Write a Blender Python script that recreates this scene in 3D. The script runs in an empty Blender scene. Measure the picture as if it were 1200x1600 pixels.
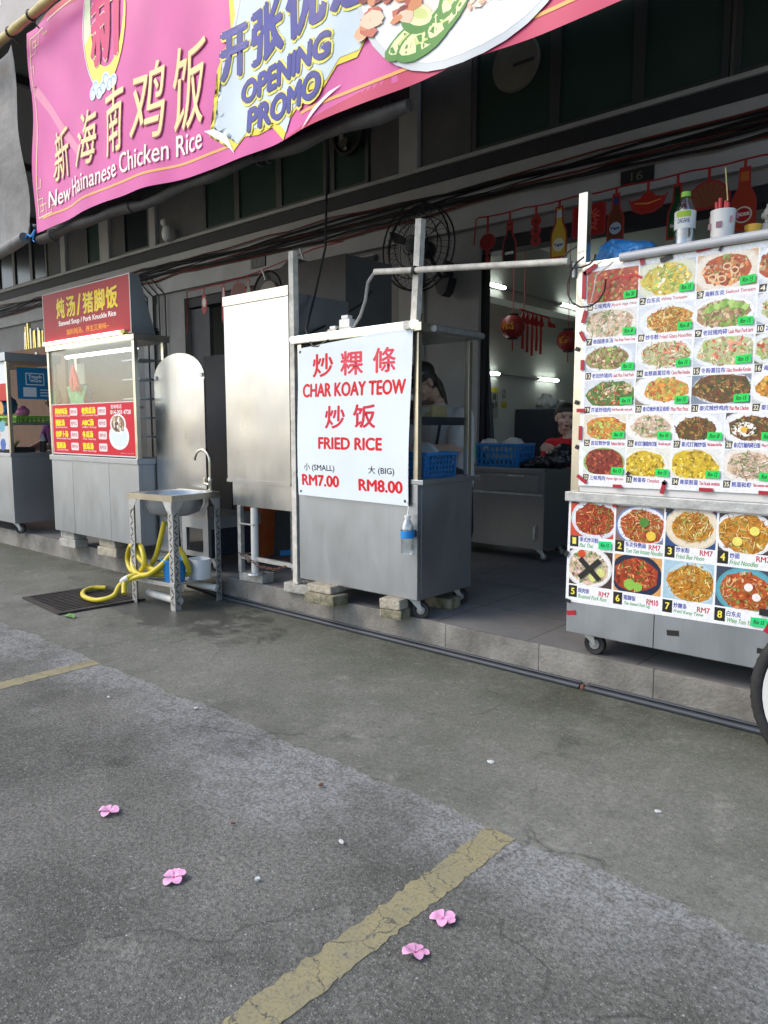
import bpy, bmesh, math, random
from mathutils import Vector, Matrix, noise as mnoise
R = math.radians
SC = bpy.context.scene
COL = SC.collection

# ---------------------------------------------------------------- camera, world, sun, exposure
cam_d = bpy.data.cameras.new('camera')
cam = bpy.data.objects.new('camera', cam_d); COL.objects.link(cam)
cam_d.sensor_fit = 'VERTICAL'; cam_d.sensor_height = 36; cam_d.lens = 25.875
cam_d.clip_start = 0.05; cam_d.clip_end = 600
cam.location = (0, 0, 1.34)
cam.rotation_euler = (R(90) - math.atan(133 / 1150), 0, R(41.2))
SC.camera = cam

SUN_EL, SUN_DIR = 43.0, (-0.68, -0.73)
world = bpy.data.worlds.new('World'); SC.world = world; world.use_nodes = True
wn = world.node_tree
sky = wn.nodes.new('ShaderNodeTexSky'); sky.sky_type = 'NISHITA'; sky.sun_disc = False
sky.sun_elevation = R(SUN_EL); sky.sun_rotation = math.atan2(SUN_DIR[0], SUN_DIR[1])
sky.air_density = 1.0; sky.dust_density = 2.0; sky.ozone_density = 1.0
bg = wn.nodes['Background']; bg.inputs['Strength'].default_value = 0.15
wn.links.new(sky.outputs[0], bg.inputs['Color'])
sun_d = bpy.data.lights.new('sun', 'SUN'); sun_d.energy = 0.6; sun_d.angle = R(22); sun_d.color = (1, .87, .66)
sun = bpy.data.objects.new('sun', sun_d); COL.objects.link(sun)
sv = Vector((SUN_DIR[0] * math.cos(R(SUN_EL)), SUN_DIR[1] * math.cos(R(SUN_EL)), math.sin(R(SUN_EL))))
sun.rotation_euler = sv.to_track_quat('Z', 'Y').to_euler()
SC.view_settings.view_transform = 'Standard'; SC.view_settings.look = 'None'
SC.view_settings.exposure = 0.97; SC.view_settings.gamma = 1.0
SC.render.engine = 'CYCLES'
try:
    SC.cycles.max_bounces = 8; SC.cycles.transparent_max_bounces = 12
    SC.cycles.caustics_reflective = False; SC.cycles.caustics_refractive = False
except Exception:
    pass

# ---------------------------------------------------------------- materials
def lin(c):
    if isinstance(c, str):
        c = [int(c[i:i + 2], 16) / 255 for i in (0, 2, 4)]
        return tuple(x / 12.92 if x <= .04045 else ((x + .055) / 1.055) ** 2.4 for x in c)
    return tuple(c)

def N(nt, t, **kw):
    n = nt.nodes.new(t)
    for k, v in kw.items():
        if hasattr(n, k): setattr(n, k, v)
        else: n.inputs[k].default_value = v
    return n

def mat(name, col, rough=.5, metal=0, var=.0, vscale=6, col2=None, bump=0, bscale=40, stretch=None, spec=None,
        rvar=0, fine=0, attr=False):
    m = bpy.data.materials.new(name); m.use_nodes = True
    nt = m.node_tree; b = nt.nodes['Principled BSDF']; L = nt.links.new
    c = lin(col); b.inputs['Base Color'].default_value = (*c, 1)
    b.inputs['Roughness'].default_value = rough; b.inputs['Metallic'].default_value = metal
    if spec is not None: b.inputs['Specular IOR Level'].default_value = spec
    tc = N(nt, 'ShaderNodeTexCoord'); mp = N(nt, 'ShaderNodeMapping')
    geo = N(nt, 'ShaderNodeNewGeometry'); L(geo.outputs['Position'], mp.inputs['Vector'])
    if stretch: mp.inputs['Scale'].default_value = stretch
    csock = None
    if attr:
        a = N(nt, 'ShaderNodeVertexColor', layer_name='Col'); csock = a.outputs['Color']
    if var or col2:
        n1 = N(nt, 'ShaderNodeTexNoise', Scale=vscale, Detail=6.0, Roughness=.65); L(mp.outputs[0], n1.inputs['Vector'])
        ramp = N(nt, 'ShaderNodeMapRange'); ramp.inputs[1].default_value = .3; ramp.inputs[2].default_value = .7
        L(n1.outputs['Fac'], ramp.inputs[0])
        if attr:
            hs = N(nt, 'ShaderNodeMix', data_type='RGBA', blend_type='MULTIPLY'); hs.inputs[0].default_value = 1
            mr = N(nt, 'ShaderNodeMapRange'); mr.inputs[3].default_value = 1 - var; mr.inputs[4].default_value = 1 + var
            L(ramp.outputs[0], mr.inputs[0]); L(csock, hs.inputs[6]); L(mr.outputs[0], hs.inputs[7]); csock = hs.outputs[2]
        else:
            mx = N(nt, 'ShaderNodeMix', data_type='RGBA')
            c2 = lin(col2) if col2 else tuple(x * (1 - var) for x in c)
            c1 = c if col2 else tuple(min(1, x * (1 + var)) for x in c)
            mx.inputs[6].default_value = (*c1, 1); mx.inputs[7].default_value = (*c2, 1)
            L(ramp.outputs[0], mx.inputs[0]); csock = mx.outputs[2]
        if rvar:
            rr = N(nt, 'ShaderNodeMapRange'); rr.inputs[3].default_value = max(.02, rough - rvar); rr.inputs[4].default_value = rough + rvar
            L(ramp.outputs[0], rr.inputs[0]); L(rr.outputs[0], b.inputs['Roughness'])
    if fine and csock is not None:
        n3 = N(nt, 'ShaderNodeTexNoise', Scale=260.0, Detail=2.0); L(geo.outputs['Position'], n3.inputs['Vector'])
        f3 = N(nt, 'ShaderNodeMapRange'); f3.inputs[3].default_value = 1 - fine; f3.inputs[4].default_value = 1 + fine
        f3.inputs[1].default_value = .3; f3.inputs[2].default_value = .7
        L(n3.outputs['Fac'], f3.inputs[0])
        h3 = N(nt, 'ShaderNodeMix', data_type='RGBA', blend_type='MULTIPLY'); h3.inputs[0].default_value = 1
        L(csock, h3.inputs[6]); L(f3.outputs[0], h3.inputs[7]); csock = h3.outputs[2]
    if csock is not None: L(csock, b.inputs['Base Color'])
    if bump:
        n2 = N(nt, 'ShaderNodeTexNoise', Scale=bscale, Detail=4.0); L(mp.outputs[0], n2.inputs['Vector'])
        bp = N(nt, 'ShaderNodeBump', Strength=bump, Distance=.02); L(n2.outputs['Fac'], bp.inputs['Height'])
        L(bp.outputs[0], b.inputs['Normal'])
    return m

def emis(name, col, s):
    m = bpy.data.materials.new(name); m.use_nodes = True; b = m.node_tree.nodes['Principled BSDF']
    b.inputs['Emission Color'].default_value = (*lin(col), 1); b.inputs['Emission Strength'].default_value = s
    b.inputs['Base Color'].default_value = (.8, .8, .8, 1)
    return m

def glass(name, tint=(.97, .98, .98), refl=.05, rough=.03):
    m = bpy.data.materials.new(name); m.use_nodes = True; nt = m.node_tree; L = nt.links.new
    nt.nodes.remove(nt.nodes['Principled BSDF']); out = nt.nodes['Material Output']
    t = N(nt, 'ShaderNodeBsdfTransparent'); t.inputs[0].default_value = (*tint, 1)
    g = N(nt, 'ShaderNodeBsdfGlossy', Roughness=rough)
    fr = N(nt, 'ShaderNodeLayerWeight', Blend=.5); pw = N(nt, 'ShaderNodeMath', operation='POWER'); pw.inputs[1].default_value = 4.0
    L(fr.outputs['Facing'], pw.inputs[0])
    ad = N(nt, 'ShaderNodeMath', operation='MULTIPLY_ADD', use_clamp=True); ad.inputs[1].default_value = .6; ad.inputs[2].default_value = refl
    mx = N(nt, 'ShaderNodeMixShader'); L(pw.outputs[0], ad.inputs[0]); L(ad.outputs[0], mx.inputs[0])
    L(t.outputs[0], mx.inputs[1]); L(g.outputs[0], mx.inputs[2]); L(mx.outputs[0], out.inputs[0])
    return m

def steel(name, base=.55, rough=.33, wave=.10, wscale=2.2, tint=(.93, 1, 1.09)):
    """brushed sheet: smudged roughness, vertical grain, slow waves in the sheet"""
    m = bpy.data.materials.new(name); m.use_nodes = True; nt = m.node_tree; L = nt.links.new
    b = nt.nodes['Principled BSDF']; b.inputs['Metallic'].default_value = 1
    geo = N(nt, 'ShaderNodeNewGeometry')
    mp0 = N(nt, 'ShaderNodeMapping'); mp0.inputs['Scale'].default_value = (1, 1, .35); L(geo.outputs['Position'], mp0.inputs['Vector'])
    n1 = N(nt, 'ShaderNodeTexNoise', Scale=7.0, Detail=7.0, Roughness=.7); L(mp0.outputs[0], n1.inputs['Vector'])
    mr = N(nt, 'ShaderNodeMapRange'); mr.inputs[1].default_value = .3; mr.inputs[2].default_value = .7
    mr.inputs[3].default_value = rough - .05; mr.inputs[4].default_value = rough + .07
    L(n1.outputs['Fac'], mr.inputs[0]); L(mr.outputs[0], b.inputs['Roughness'])
    mp = N(nt, 'ShaderNodeMapping'); mp.inputs['Scale'].default_value = (90, 90, 2.5); L(geo.outputs['Position'], mp.inputs['Vector'])
    n2 = N(nt, 'ShaderNodeTexNoise', Scale=1.0, Detail=3.0); L(mp.outputs[0], n2.inputs['Vector'])
    n3 = N(nt, 'ShaderNodeTexNoise', Scale=14.0, Detail=6.0, Roughness=.75); L(geo.outputs['Position'], n3.inputs['Vector'])
    ma = N(nt, 'ShaderNodeMath', operation='MULTIPLY'); L(n2.outputs['Fac'], ma.inputs[0]); L(n3.outputs['Fac'], ma.inputs[1])
    cr = N(nt, 'ShaderNodeMapRange'); cr.inputs[1].default_value = .12; cr.inputs[2].default_value = .42
    L(ma.outputs[0], cr.inputs[0])
    mx = N(nt, 'ShaderNodeMix', data_type='RGBA')
    mx.inputs[6].default_value = (*(base * .95 * t for t in tint), 1); mx.inputs[7].default_value = (*(base * 1.02 * t for t in tint), 1)
    L(cr.outputs[0], mx.inputs[0]); L(mx.outputs[2], b.inputs['Base Color'])
    n4 = N(nt, 'ShaderNodeTexNoise', Scale=wscale, Detail=.5); L(geo.outputs['Position'], n4.inputs['Vector'])
    bp = N(nt, 'ShaderNodeBump', Strength=wave, Distance=.12); L(n4.outputs['Fac'], bp.inputs['Height']); L(bp.outputs[0], b.inputs['Normal'])
    return m

def ground_mat(name, c1, c2, speck, stone_scale, patch=None, moss=None, rough=.9, wet=None):
    """c1/c2 patchy base, aggregate specks, optional cement smear / moss bands along y"""
    m = bpy.data.materials.new(name); m.use_nodes = True; nt = m.node_tree; L = nt.links.new
    b = nt.nodes['Principled BSDF']; b.inputs['Roughness'].default_value = rough; b.inputs['Specular IOR Level'].default_value = .25
    geo = N(nt, 'ShaderNodeNewGeometry'); P = geo.outputs['Position']
    def noise(s, d=5., r=.6):
        n = N(nt, 'ShaderNodeTexNoise', Scale=s, Detail=d, Roughness=r); L(P, n.inputs['Vector']); return n.outputs['Fac']
    def rng(sock, a, bb, c=0., d=1.):
        r = N(nt, 'ShaderNodeMapRange'); r.interpolation_type = 'SMOOTHSTEP'
        for i, v in enumerate((a, bb, c, d)): r.inputs[i + 1].default_value = v
        L(sock, r.inputs[0]); return r.outputs[0]
    def mix(f, a, bcol, typ='MIX'):
        x = N(nt, 'ShaderNodeMix', data_type='RGBA', blend_type=typ)
        if hasattr(f, 'links'): L(f, x.inputs[0])
        else: x.inputs[0].default_value = f
        for i, v in ((6, a), (7, bcol)):
            if hasattr(v, 'links'): L(v, x.inputs[i])
            else: x.inputs[i].default_value = (*lin(v), 1)
        return x.outputs[2]
    def mul(a, bb):
        x = N(nt, 'ShaderNodeMath', operation='MULTIPLY'); L(a, x.inputs[0])
        if hasattr(bb, 'links'): L(bb, x.inputs[1])
        else: x.inputs[1].default_value = bb
        return x.outputs[0]
    col = mix(rng(noise(1.3, 8, .68), .36, .64), c1, c2)
    col = mix(mul(rng(noise(5, 6, .7), .56, .72), .55), col, (c2[0] * 1.5, c2[1] * 1.5, c2[2] * 1.48))
    col = mix(mul(rng(noise(3.1, 6, .7), .57, .72), .65), col, (c1[0] * .5, c1[1] * .5, c1[2] * .5))
    col = mix(mul(rng(noise(11, 7, .8), .55, .70), .45), col, (c2[0] * 1.75, c2[1] * 1.75, c2[2] * 1.75))
    sep = N(nt, 'ShaderNodeSeparateXYZ'); L(P, sep.inputs[0])
    if patch:     # pale cement smear near the joint with the slab
        y0, y1 = patch
        w = N(nt, 'ShaderNodeMath', operation='ADD'); L(sep.outputs[1], w.inputs[0]); L(mul(rng(noise(1.1, 6, .6), .2, .8, -.35, .35), 1.), w.inputs[1])
        f = mul(rng(w.outputs[0], y0, y1), rng(noise(16, 5, .8), .30, .62))
        col = mix(mul(f, .85), col, (.40, .415, .415))
    if moss:
        y0, y1 = moss
        w = N(nt, 'ShaderNodeMath', operation='ADD'); L(sep.outputs[1], w.inputs[0]); L(rng(noise(.8, 5, .6), .2, .8, -.45, .45), w.inputs[1])
        f = mul(rng(w.outputs[0], y0, y1), rng(noise(2.6, 6, .7), .30, .62))
        col = mix(mul(f, .75), col, (.045, .055, .025))
    if wet:      # water spilt round the sink
        vd = N(nt, 'ShaderNodeVectorMath', operation='DISTANCE'); vd.inputs[1].default_value = (wet[0], wet[1], 0)
        sc = N(nt, 'ShaderNodeVectorMath', operation='MULTIPLY'); sc.inputs[1].default_value = (.62, 1.5, 1); L(P, sc.inputs[0]); L(sc.outputs[0], vd.inputs[0]); vd.inputs[1].default_value = (wet[0] * .62, wet[1] * 1.5, 0)
        ww = N(nt, 'ShaderNodeMath', operation='ADD'); L(vd.outputs['Value'], ww.inputs[0]); L(rng(noise(3.5, 6, .7), .2, .8, -.35, .35), ww.inputs[1])
        wf = rng(ww.outputs[0], .34, .62, 1., 0.); col = mix(mul(wf, .72), col, (.035, .037, .032))
        L(rng(wf, 0, 1, rough, .32), b.inputs['Roughness'])
    vo = N(nt, 'ShaderNodeTexVoronoi', Scale=stone_scale); L(P, vo.inputs['Vector'])
    sp = N(nt, 'ShaderNodeSeparateColor'); L(vo.outputs['Color'], sp.inputs[0])
    hard = rng(vo.outputs['Distance'], .28, .50, 1., 0.)
    col = mix(mul(mul(rng(noise(38, 7, .82), .52, .64), rng(noise(2.2, 6, .7), .36, .62)), speck * .75), col, (.34, .345, .33))
    col = mix(mul(rng(noise(55, 6, .8), .52, .66), speck * .6), col, (.045, .047, .045))
    col = mix(mul(rng(sp.outputs[0], .45, .98), mul(hard, speck * .8)), col, (.40, .41, .39))
    col = mix(mul(rng(sp.outputs[1], .62, .98), mul(hard, speck * .7)), col, (.028, .029, .029))
    col = mix(mul(rng(noise(70, 3, .7), .42, .62), speck * .55), col, (.05, .05, .05))
    wv = N(nt, 'ShaderNodeMix', data_type='RGBA', blend_type='ADD'); wv.inputs[0].default_value = .5; L(P, wv.inputs[6])
    wn2 = N(nt, 'ShaderNodeTexNoise', Scale=2.5, Detail=6.0); L(P, wn2.inputs['Vector']); L(wn2.outputs['Color'], wv.inputs[7])
    vc = N(nt, 'ShaderNodeTexVoronoi', feature='DISTANCE_TO_EDGE', Scale=.75); L(wv.outputs[2], vc.inputs['Vector'])
    col = mix(mul(mul(rng(vc.outputs['Distance'], .002, .007, 1., 0.), rng(noise(1.7, 4), .48, .60)), .42), col, (.035, .035, .033))
    col = mix(mul(rng(noise(.9, 3, .5), .60, .72), .35), col, (.05, .05, .05))
    v2 = N(nt, 'ShaderNodeTexVoronoi', Scale=34.0); L(P, v2.inputs['Vector']); s2 = N(nt, 'ShaderNodeSeparateColor'); L(v2.outputs['Color'], s2.inputs[0])
    spot = mul(rng(s2.outputs[0], .90, .92), rng(v2.outputs['Distance'], .06, .15, 1., 0.)); col = mix(mul(spot, .7), col, (.52, .53, .53))
    pit_dark = mul(rng(s2.outputs[1], .94, .96), rng(v2.outputs['Distance'], .10, .24, 1., 0.)); col = mix(mul(pit_dark, .55), col, (.03, .03, .03))
    L(col, b.inputs['Base Color'])
    hh = N(nt, 'ShaderNodeMath', operation='ADD'); L(mul(noise(90, 4, .7), .7), hh.inputs[0]); L(mul(hard, .4), hh.inputs[1])
    bp = N(nt, 'ShaderNodeBump', Strength=.55, Distance=.008); L(hh.outputs[0], bp.inputs['Height']); L(bp.outputs[0], b.inputs['Normal'])
    return m

M = {}
M['steel'] = steel('steel_sheet', .50, .40, .10, 1.4)
M['steel_bright'] = steel('steel_bright', .52, .31, .22, 1.9, (.98, 1, 1.02))
M['steel_dark'] = steel('steel_dull', .42, .42, .06)
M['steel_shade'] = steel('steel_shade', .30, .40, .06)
M['frame'] = steel('steel_frame', .60, .30, .03, 6, (1.06, 1, .84))  # warm tint stands in for golden sun glints on the metal
M['galv'] = mat('galvanised', (.50, .51, .50), .5, .75, var=.25, vscale=18, bump=.1)
M['white_metal'] = mat('white_paint', (.72, .71, .68), .4, var=.06, vscale=9)
M['dirty_white'] = mat('dirty_white', (.60, .58, .52), .6, var=.3, vscale=14)
M['wall'] = mat('wall_plaster', (.44, .43, .41), .85, var=.12, vscale=2.5, bump=.05, bscale=30)
M['wall_dim'] = mat('wall_grey', (.30, .29, .275), .85, var=.12, vscale=2.5)
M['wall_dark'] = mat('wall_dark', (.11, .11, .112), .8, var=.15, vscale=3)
M['band'] = mat('band_dark', (.022, .023, .027), .7, var=.2, vscale=3)
M['room'] = mat('room_paint', (.40, .42, .38), .8, var=.08, vscale=1.5)
M['ceil'] = mat('ceiling', (.40, .42, .38), .9)
M['pane'] = mat('window_green_glass', (.040, .070, .058), .2, var=.15, vscale=1.2, spec=.35)
M['pane_dark'] = mat('window_dark_glass', (.014, .020, .023), .2, spec=.35)
M['alu'] = mat('window_frame', (.05, .055, .055), .5)
M['black'] = mat('black', (.012, .012, .013), .5)
M['black_cable'] = mat('black_cable', (.018, .017, .017), .55)
M['red_cable'] = mat('rust_cable', (.16, .035, .02), .6)
M['rubber'] = mat('rubber', (.022, .022, .023), .75, var=.3, vscale=30, bump=.2, bscale=120)
M['grey_plastic'] = mat('grey_plastic', (.30, .30, .30), .5, var=.15, vscale=20)
M['white_plastic'] = mat('white_plastic', (.75, .75, .73), .35)
M['asphalt'] = ground_mat('asphalt', (.118, .121, .104), (.212, .213, .190), .9, 165, patch=(1.50, 2.0))
M['apron'] = ground_mat('cement_apron', (.158, .166, .138), (.245, .250, .220), .50, 170, moss=(2.35, 3.5), wet=(-4.55, 2.98))
M['brick'] = mat('brick_pale', (.42, .38, .30), .95, var=.3, vscale=22, bump=.5, bscale=60)
M['brick_moss'] = mat('brick_mossy', (.36, .32, .24), .95, col2=(.07, .08, .03), vscale=13, bump=.5, bscale=60)
M['concrete'] = mat('concrete_block', (.42, .41, .37), .95, var=.3, vscale=14, bump=.4, bscale=50)
M['print'] = mat('printed', (1, 1, 1), .5, spec=.3, attr=True, var=.03, vscale=5)
M['print_food'] = mat('printed_food', (1, 1, 1), .30, attr=True, var=.10, vscale=45, fine=.12)
M['vinyl'] = mat('vinyl_print', (1, 1, 1), .42, attr=True, var=.10, vscale=1.4, spec=.35)
M['hose'] = mat('yellow_hose', (.62, .50, .03), .35, var=.08, vscale=15)
M['blue'] = mat('blue_plastic', (.02, .26, .68), .35)
M['blue_deep'] = mat('blue_basket', (.02, .20, .50), .4)
M['bluebag'] = mat('blue_bag', (.03, .20, .50), .3, var=.3, vscale=20, bump=.5, bscale=25)
M['tub'] = mat('milky_plastic', (.70, .74, .76), .35)
M['green'] = mat('green_plastic', (.10, .55, .20), .5)
M['lime'] = mat('lime_plastic', (.25, .55, .05), .45)
M['red'] = mat('red_plastic', (.55, .02, .02), .4)
M['redstring'] = mat('red_card', (.42, .02, .02), .55)
M['orange'] = mat('orange_bin', (.62, .14, .02), .5, col2=(.42, .04, .02), vscale=3)
M['pvc'] = mat('pvc', (.66, .66, .62), .45, var=.1, vscale=20)
M['bamboo'] = mat('bamboo', (.55, .45, .17), .5, var=.2, vscale=9)
M['tarp'] = mat('grey_tarp', (.17, .17, .165), .6, var=.35, vscale=5, bump=.3, bscale=14)
M['tarp_dark'] = mat('rolled_tarp', (.055, .053, .052), .7, var=.3, vscale=8, bump=.4, bscale=18)
M['canopy'] = mat('canopy_sheet', (.22, .22, .21), .8)
M['lamp'] = emis('lamp_tube', (.93, 1, .95), 9)
M['lamp_cart'] = emis('lamp_tube_cart', (.95, 1, .95), 3)
M['lamp_warm'] = emis('lamp_tube_warm', (1, .95, .78), 2.2)
M['lamp_soft'] = emis('lamp_tube_soft', (1, .98, .88), .9)
M['glass'] = glass('clear_glass')
M['bottle_clear'] = glass('clear_bottle', (.90, .95, .96), .34, .22)
M['skin'] = mat('skin', (.68, .43, .32), .5, var=.06, vscale=30)
M['hair'] = mat('hair', (.030, .020, .016), .45, bump=.3, bscale=90)
M['shirt_white'] = mat('shirt_white', (.72, .72, .72), .85, var=.1, vscale=8, bump=.3, bscale=22)
M['shirt_red'] = mat('shirt_red', (.62, .012, .02), .8, var=.15, vscale=8, bump=.3, bscale=22)
M['shirt_purple'] = mat('shirt_purple', (.16, .02, .20), .8, var=.2, vscale=8, bump=.3, bscale=22)
M['navy'] = mat('navy_cloth', (.014, .018, .032), .85, var=.2, vscale=9, bump=.3, bscale=20)
M['wood'] = mat('brown_board', (.13, .065, .035), .7, var=.2, vscale=6)
M['rust'] = mat('rusty_chain', (.14, .06, .035), .8, var=.4, vscale=40)
M['foil'] = mat('gold_foil', (.65, .52, .18), .25, .9, var=.3, vscale=20)
M['foil_silver'] = mat('silver_foil', (.55, .55, .52), .3, .9)
M['tape_red'] = mat('red_tape', (.40, .015, .03), .45)
M['tape_black'] = mat('black_tape', (.015, .015, .016), .45)
M['pink'] = mat('pink_petal', (.88, .44, .68), .6, attr=False, var=.1, vscale=60)
M['pipe_blue'] = mat('blue_grey_pipe', (.038, .046, .060), .5, var=.2, vscale=8)
M['grate'] = mat('iron_grate', (.05, .045, .04), .7, .3, var=.4, vscale=20)
M['pit_dark'] = mat('pit_dark', (.01, .01, .01), .9)
M['leaf'] = mat('leaf', (.10, .25, .04), .5)
M['stone'] = mat('scrap_white', (.65, .66, .66), .8)
M['dish'] = mat('bowl_white', (.7, .7, .68), .3)
M['bronze'] = mat('grey_stone_figure', (.40, .39, .36), .8)

def slab_mat():
    m = bpy.data.materials.new('pavement_tile'); m.use_nodes = True; nt = m.node_tree; L = nt.links.new
    b = nt.nodes['Principled BSDF']; b.inputs['Roughness'].default_value = .55
    geo = N(nt, 'ShaderNodeNewGeometry')
    br = N(nt, 'ShaderNodeTexBrick', offset=0.0); br.inputs['Scale'].default_value = 1.0
    br.inputs['Brick Width'].default_value = .62; br.inputs['Row Height'].default_value = .62; br.inputs['Mortar Size'].default_value = .004
    br.inputs['Color1'].default_value = (.215, .215, .215, 1); br.inputs['Color2'].default_value = (.195, .196, .20, 1); br.inputs['Mortar'].default_value = (.07, .07, .065, 1)
    mp = N(nt, 'ShaderNodeMapping'); mp.inputs['Location'].default_value = (.13, -.26, 0); L(geo.outputs['Position'], mp.inputs['Vector']); L(mp.outputs[0], br.inputs['Vector'])
    n = N(nt, 'ShaderNodeTexNoise', Scale=3.0, Detail=8.0, Roughness=.7); L(geo.outputs['Position'], n.inputs['Vector'])
    mr = N(nt, 'ShaderNodeMapRange'); mr.inputs[1].default_value = .3; mr.inputs[2].default_value = .7; mr.inputs[3].default_value = .72; mr.inputs[4].default_value = 1.15
    L(n.outputs['Fac'], mr.inputs[0])
    mx = N(nt, 'ShaderNodeMix', data_type='RGBA', blend_type='MULTIPLY'); mx.inputs[0].default_value = 1
    L(br.outputs['Color'], mx.inputs[6]); L(mr.outputs[0], mx.inputs[7]); L(mx.outputs[2], b.inputs['Base Color'])
    return m
M['slab'] = slab_mat()
def paint_mat():
    m = bpy.data.materials.new('worn_yellow_paint'); m.use_nodes = True; nt = m.node_tree; L = nt.links.new
    b = nt.nodes['Principled BSDF']; b.inputs['Roughness'].default_value = .85; geo = N(nt, 'ShaderNodeNewGeometry'); P = geo.outputs['Position']
    def rng(sock, a, bb):
        r = N(nt, 'ShaderNodeMapRange'); r.inputs[1].default_value = a; r.inputs[2].default_value = bb; L(sock, r.inputs[0]); return r.outputs[0]
    def noise(sc, d=5.):
        n = N(nt, 'ShaderNodeTexNoise', Scale=sc, Detail=d, Roughness=.7); L(P, n.inputs['Vector']); return n
    def mix(f, a, c):
        x = N(nt, 'ShaderNodeMix', data_type='RGBA'); L(f, x.inputs[0])
        for i, v in ((6, a), (7, c)):
            if hasattr(v, 'links'): L(v, x.inputs[i])
            else: x.inputs[i].default_value = (*v, 1)
        return x.outputs[2]
    col = mix(rng(noise(6).outputs['Fac'], .35, .65), (.35, .31, .165), (.27, .25, .16))
    col = mix(rng(noise(120, 3.).outputs['Fac'], .50, .66), col, (.20, .185, .12))
    wv = N(nt, 'ShaderNodeMix', data_type='RGBA', blend_type='ADD'); wv.inputs[0].default_value = .10; L(P, wv.inputs[6]); L(noise(9).outputs['Color'], wv.inputs[7])
    vo = N(nt, 'ShaderNodeTexVoronoi', feature='DISTANCE_TO_EDGE', Scale=6.5); L(wv.outputs[2], vo.inputs['Vector'])
    col = mix(rng(vo.outputs['Distance'], .016, .004), col, (.10, .097, .08))
    chip = rng(noise(22, 6.).outputs['Fac'],   .60, .66); col = mix(chip, col, (.13, .135, .135))
    L(col, b.inputs['Base Color'])
    bp = N(nt, 'ShaderNodeBump', Strength=.4, Distance=.006); L(noise(70).outputs['Fac'], bp.inputs['Height']); L(bp.outputs[0], b.inputs['Normal'])
    return m
M['yellow_line'] = paint_mat()
M['kerb'] = mat('kerb_concrete', (.30, .29, .265), .9, col2=(.11, .105, .092), vscale=3.4, bump=.3, bscale=60, fine=.12)

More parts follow.
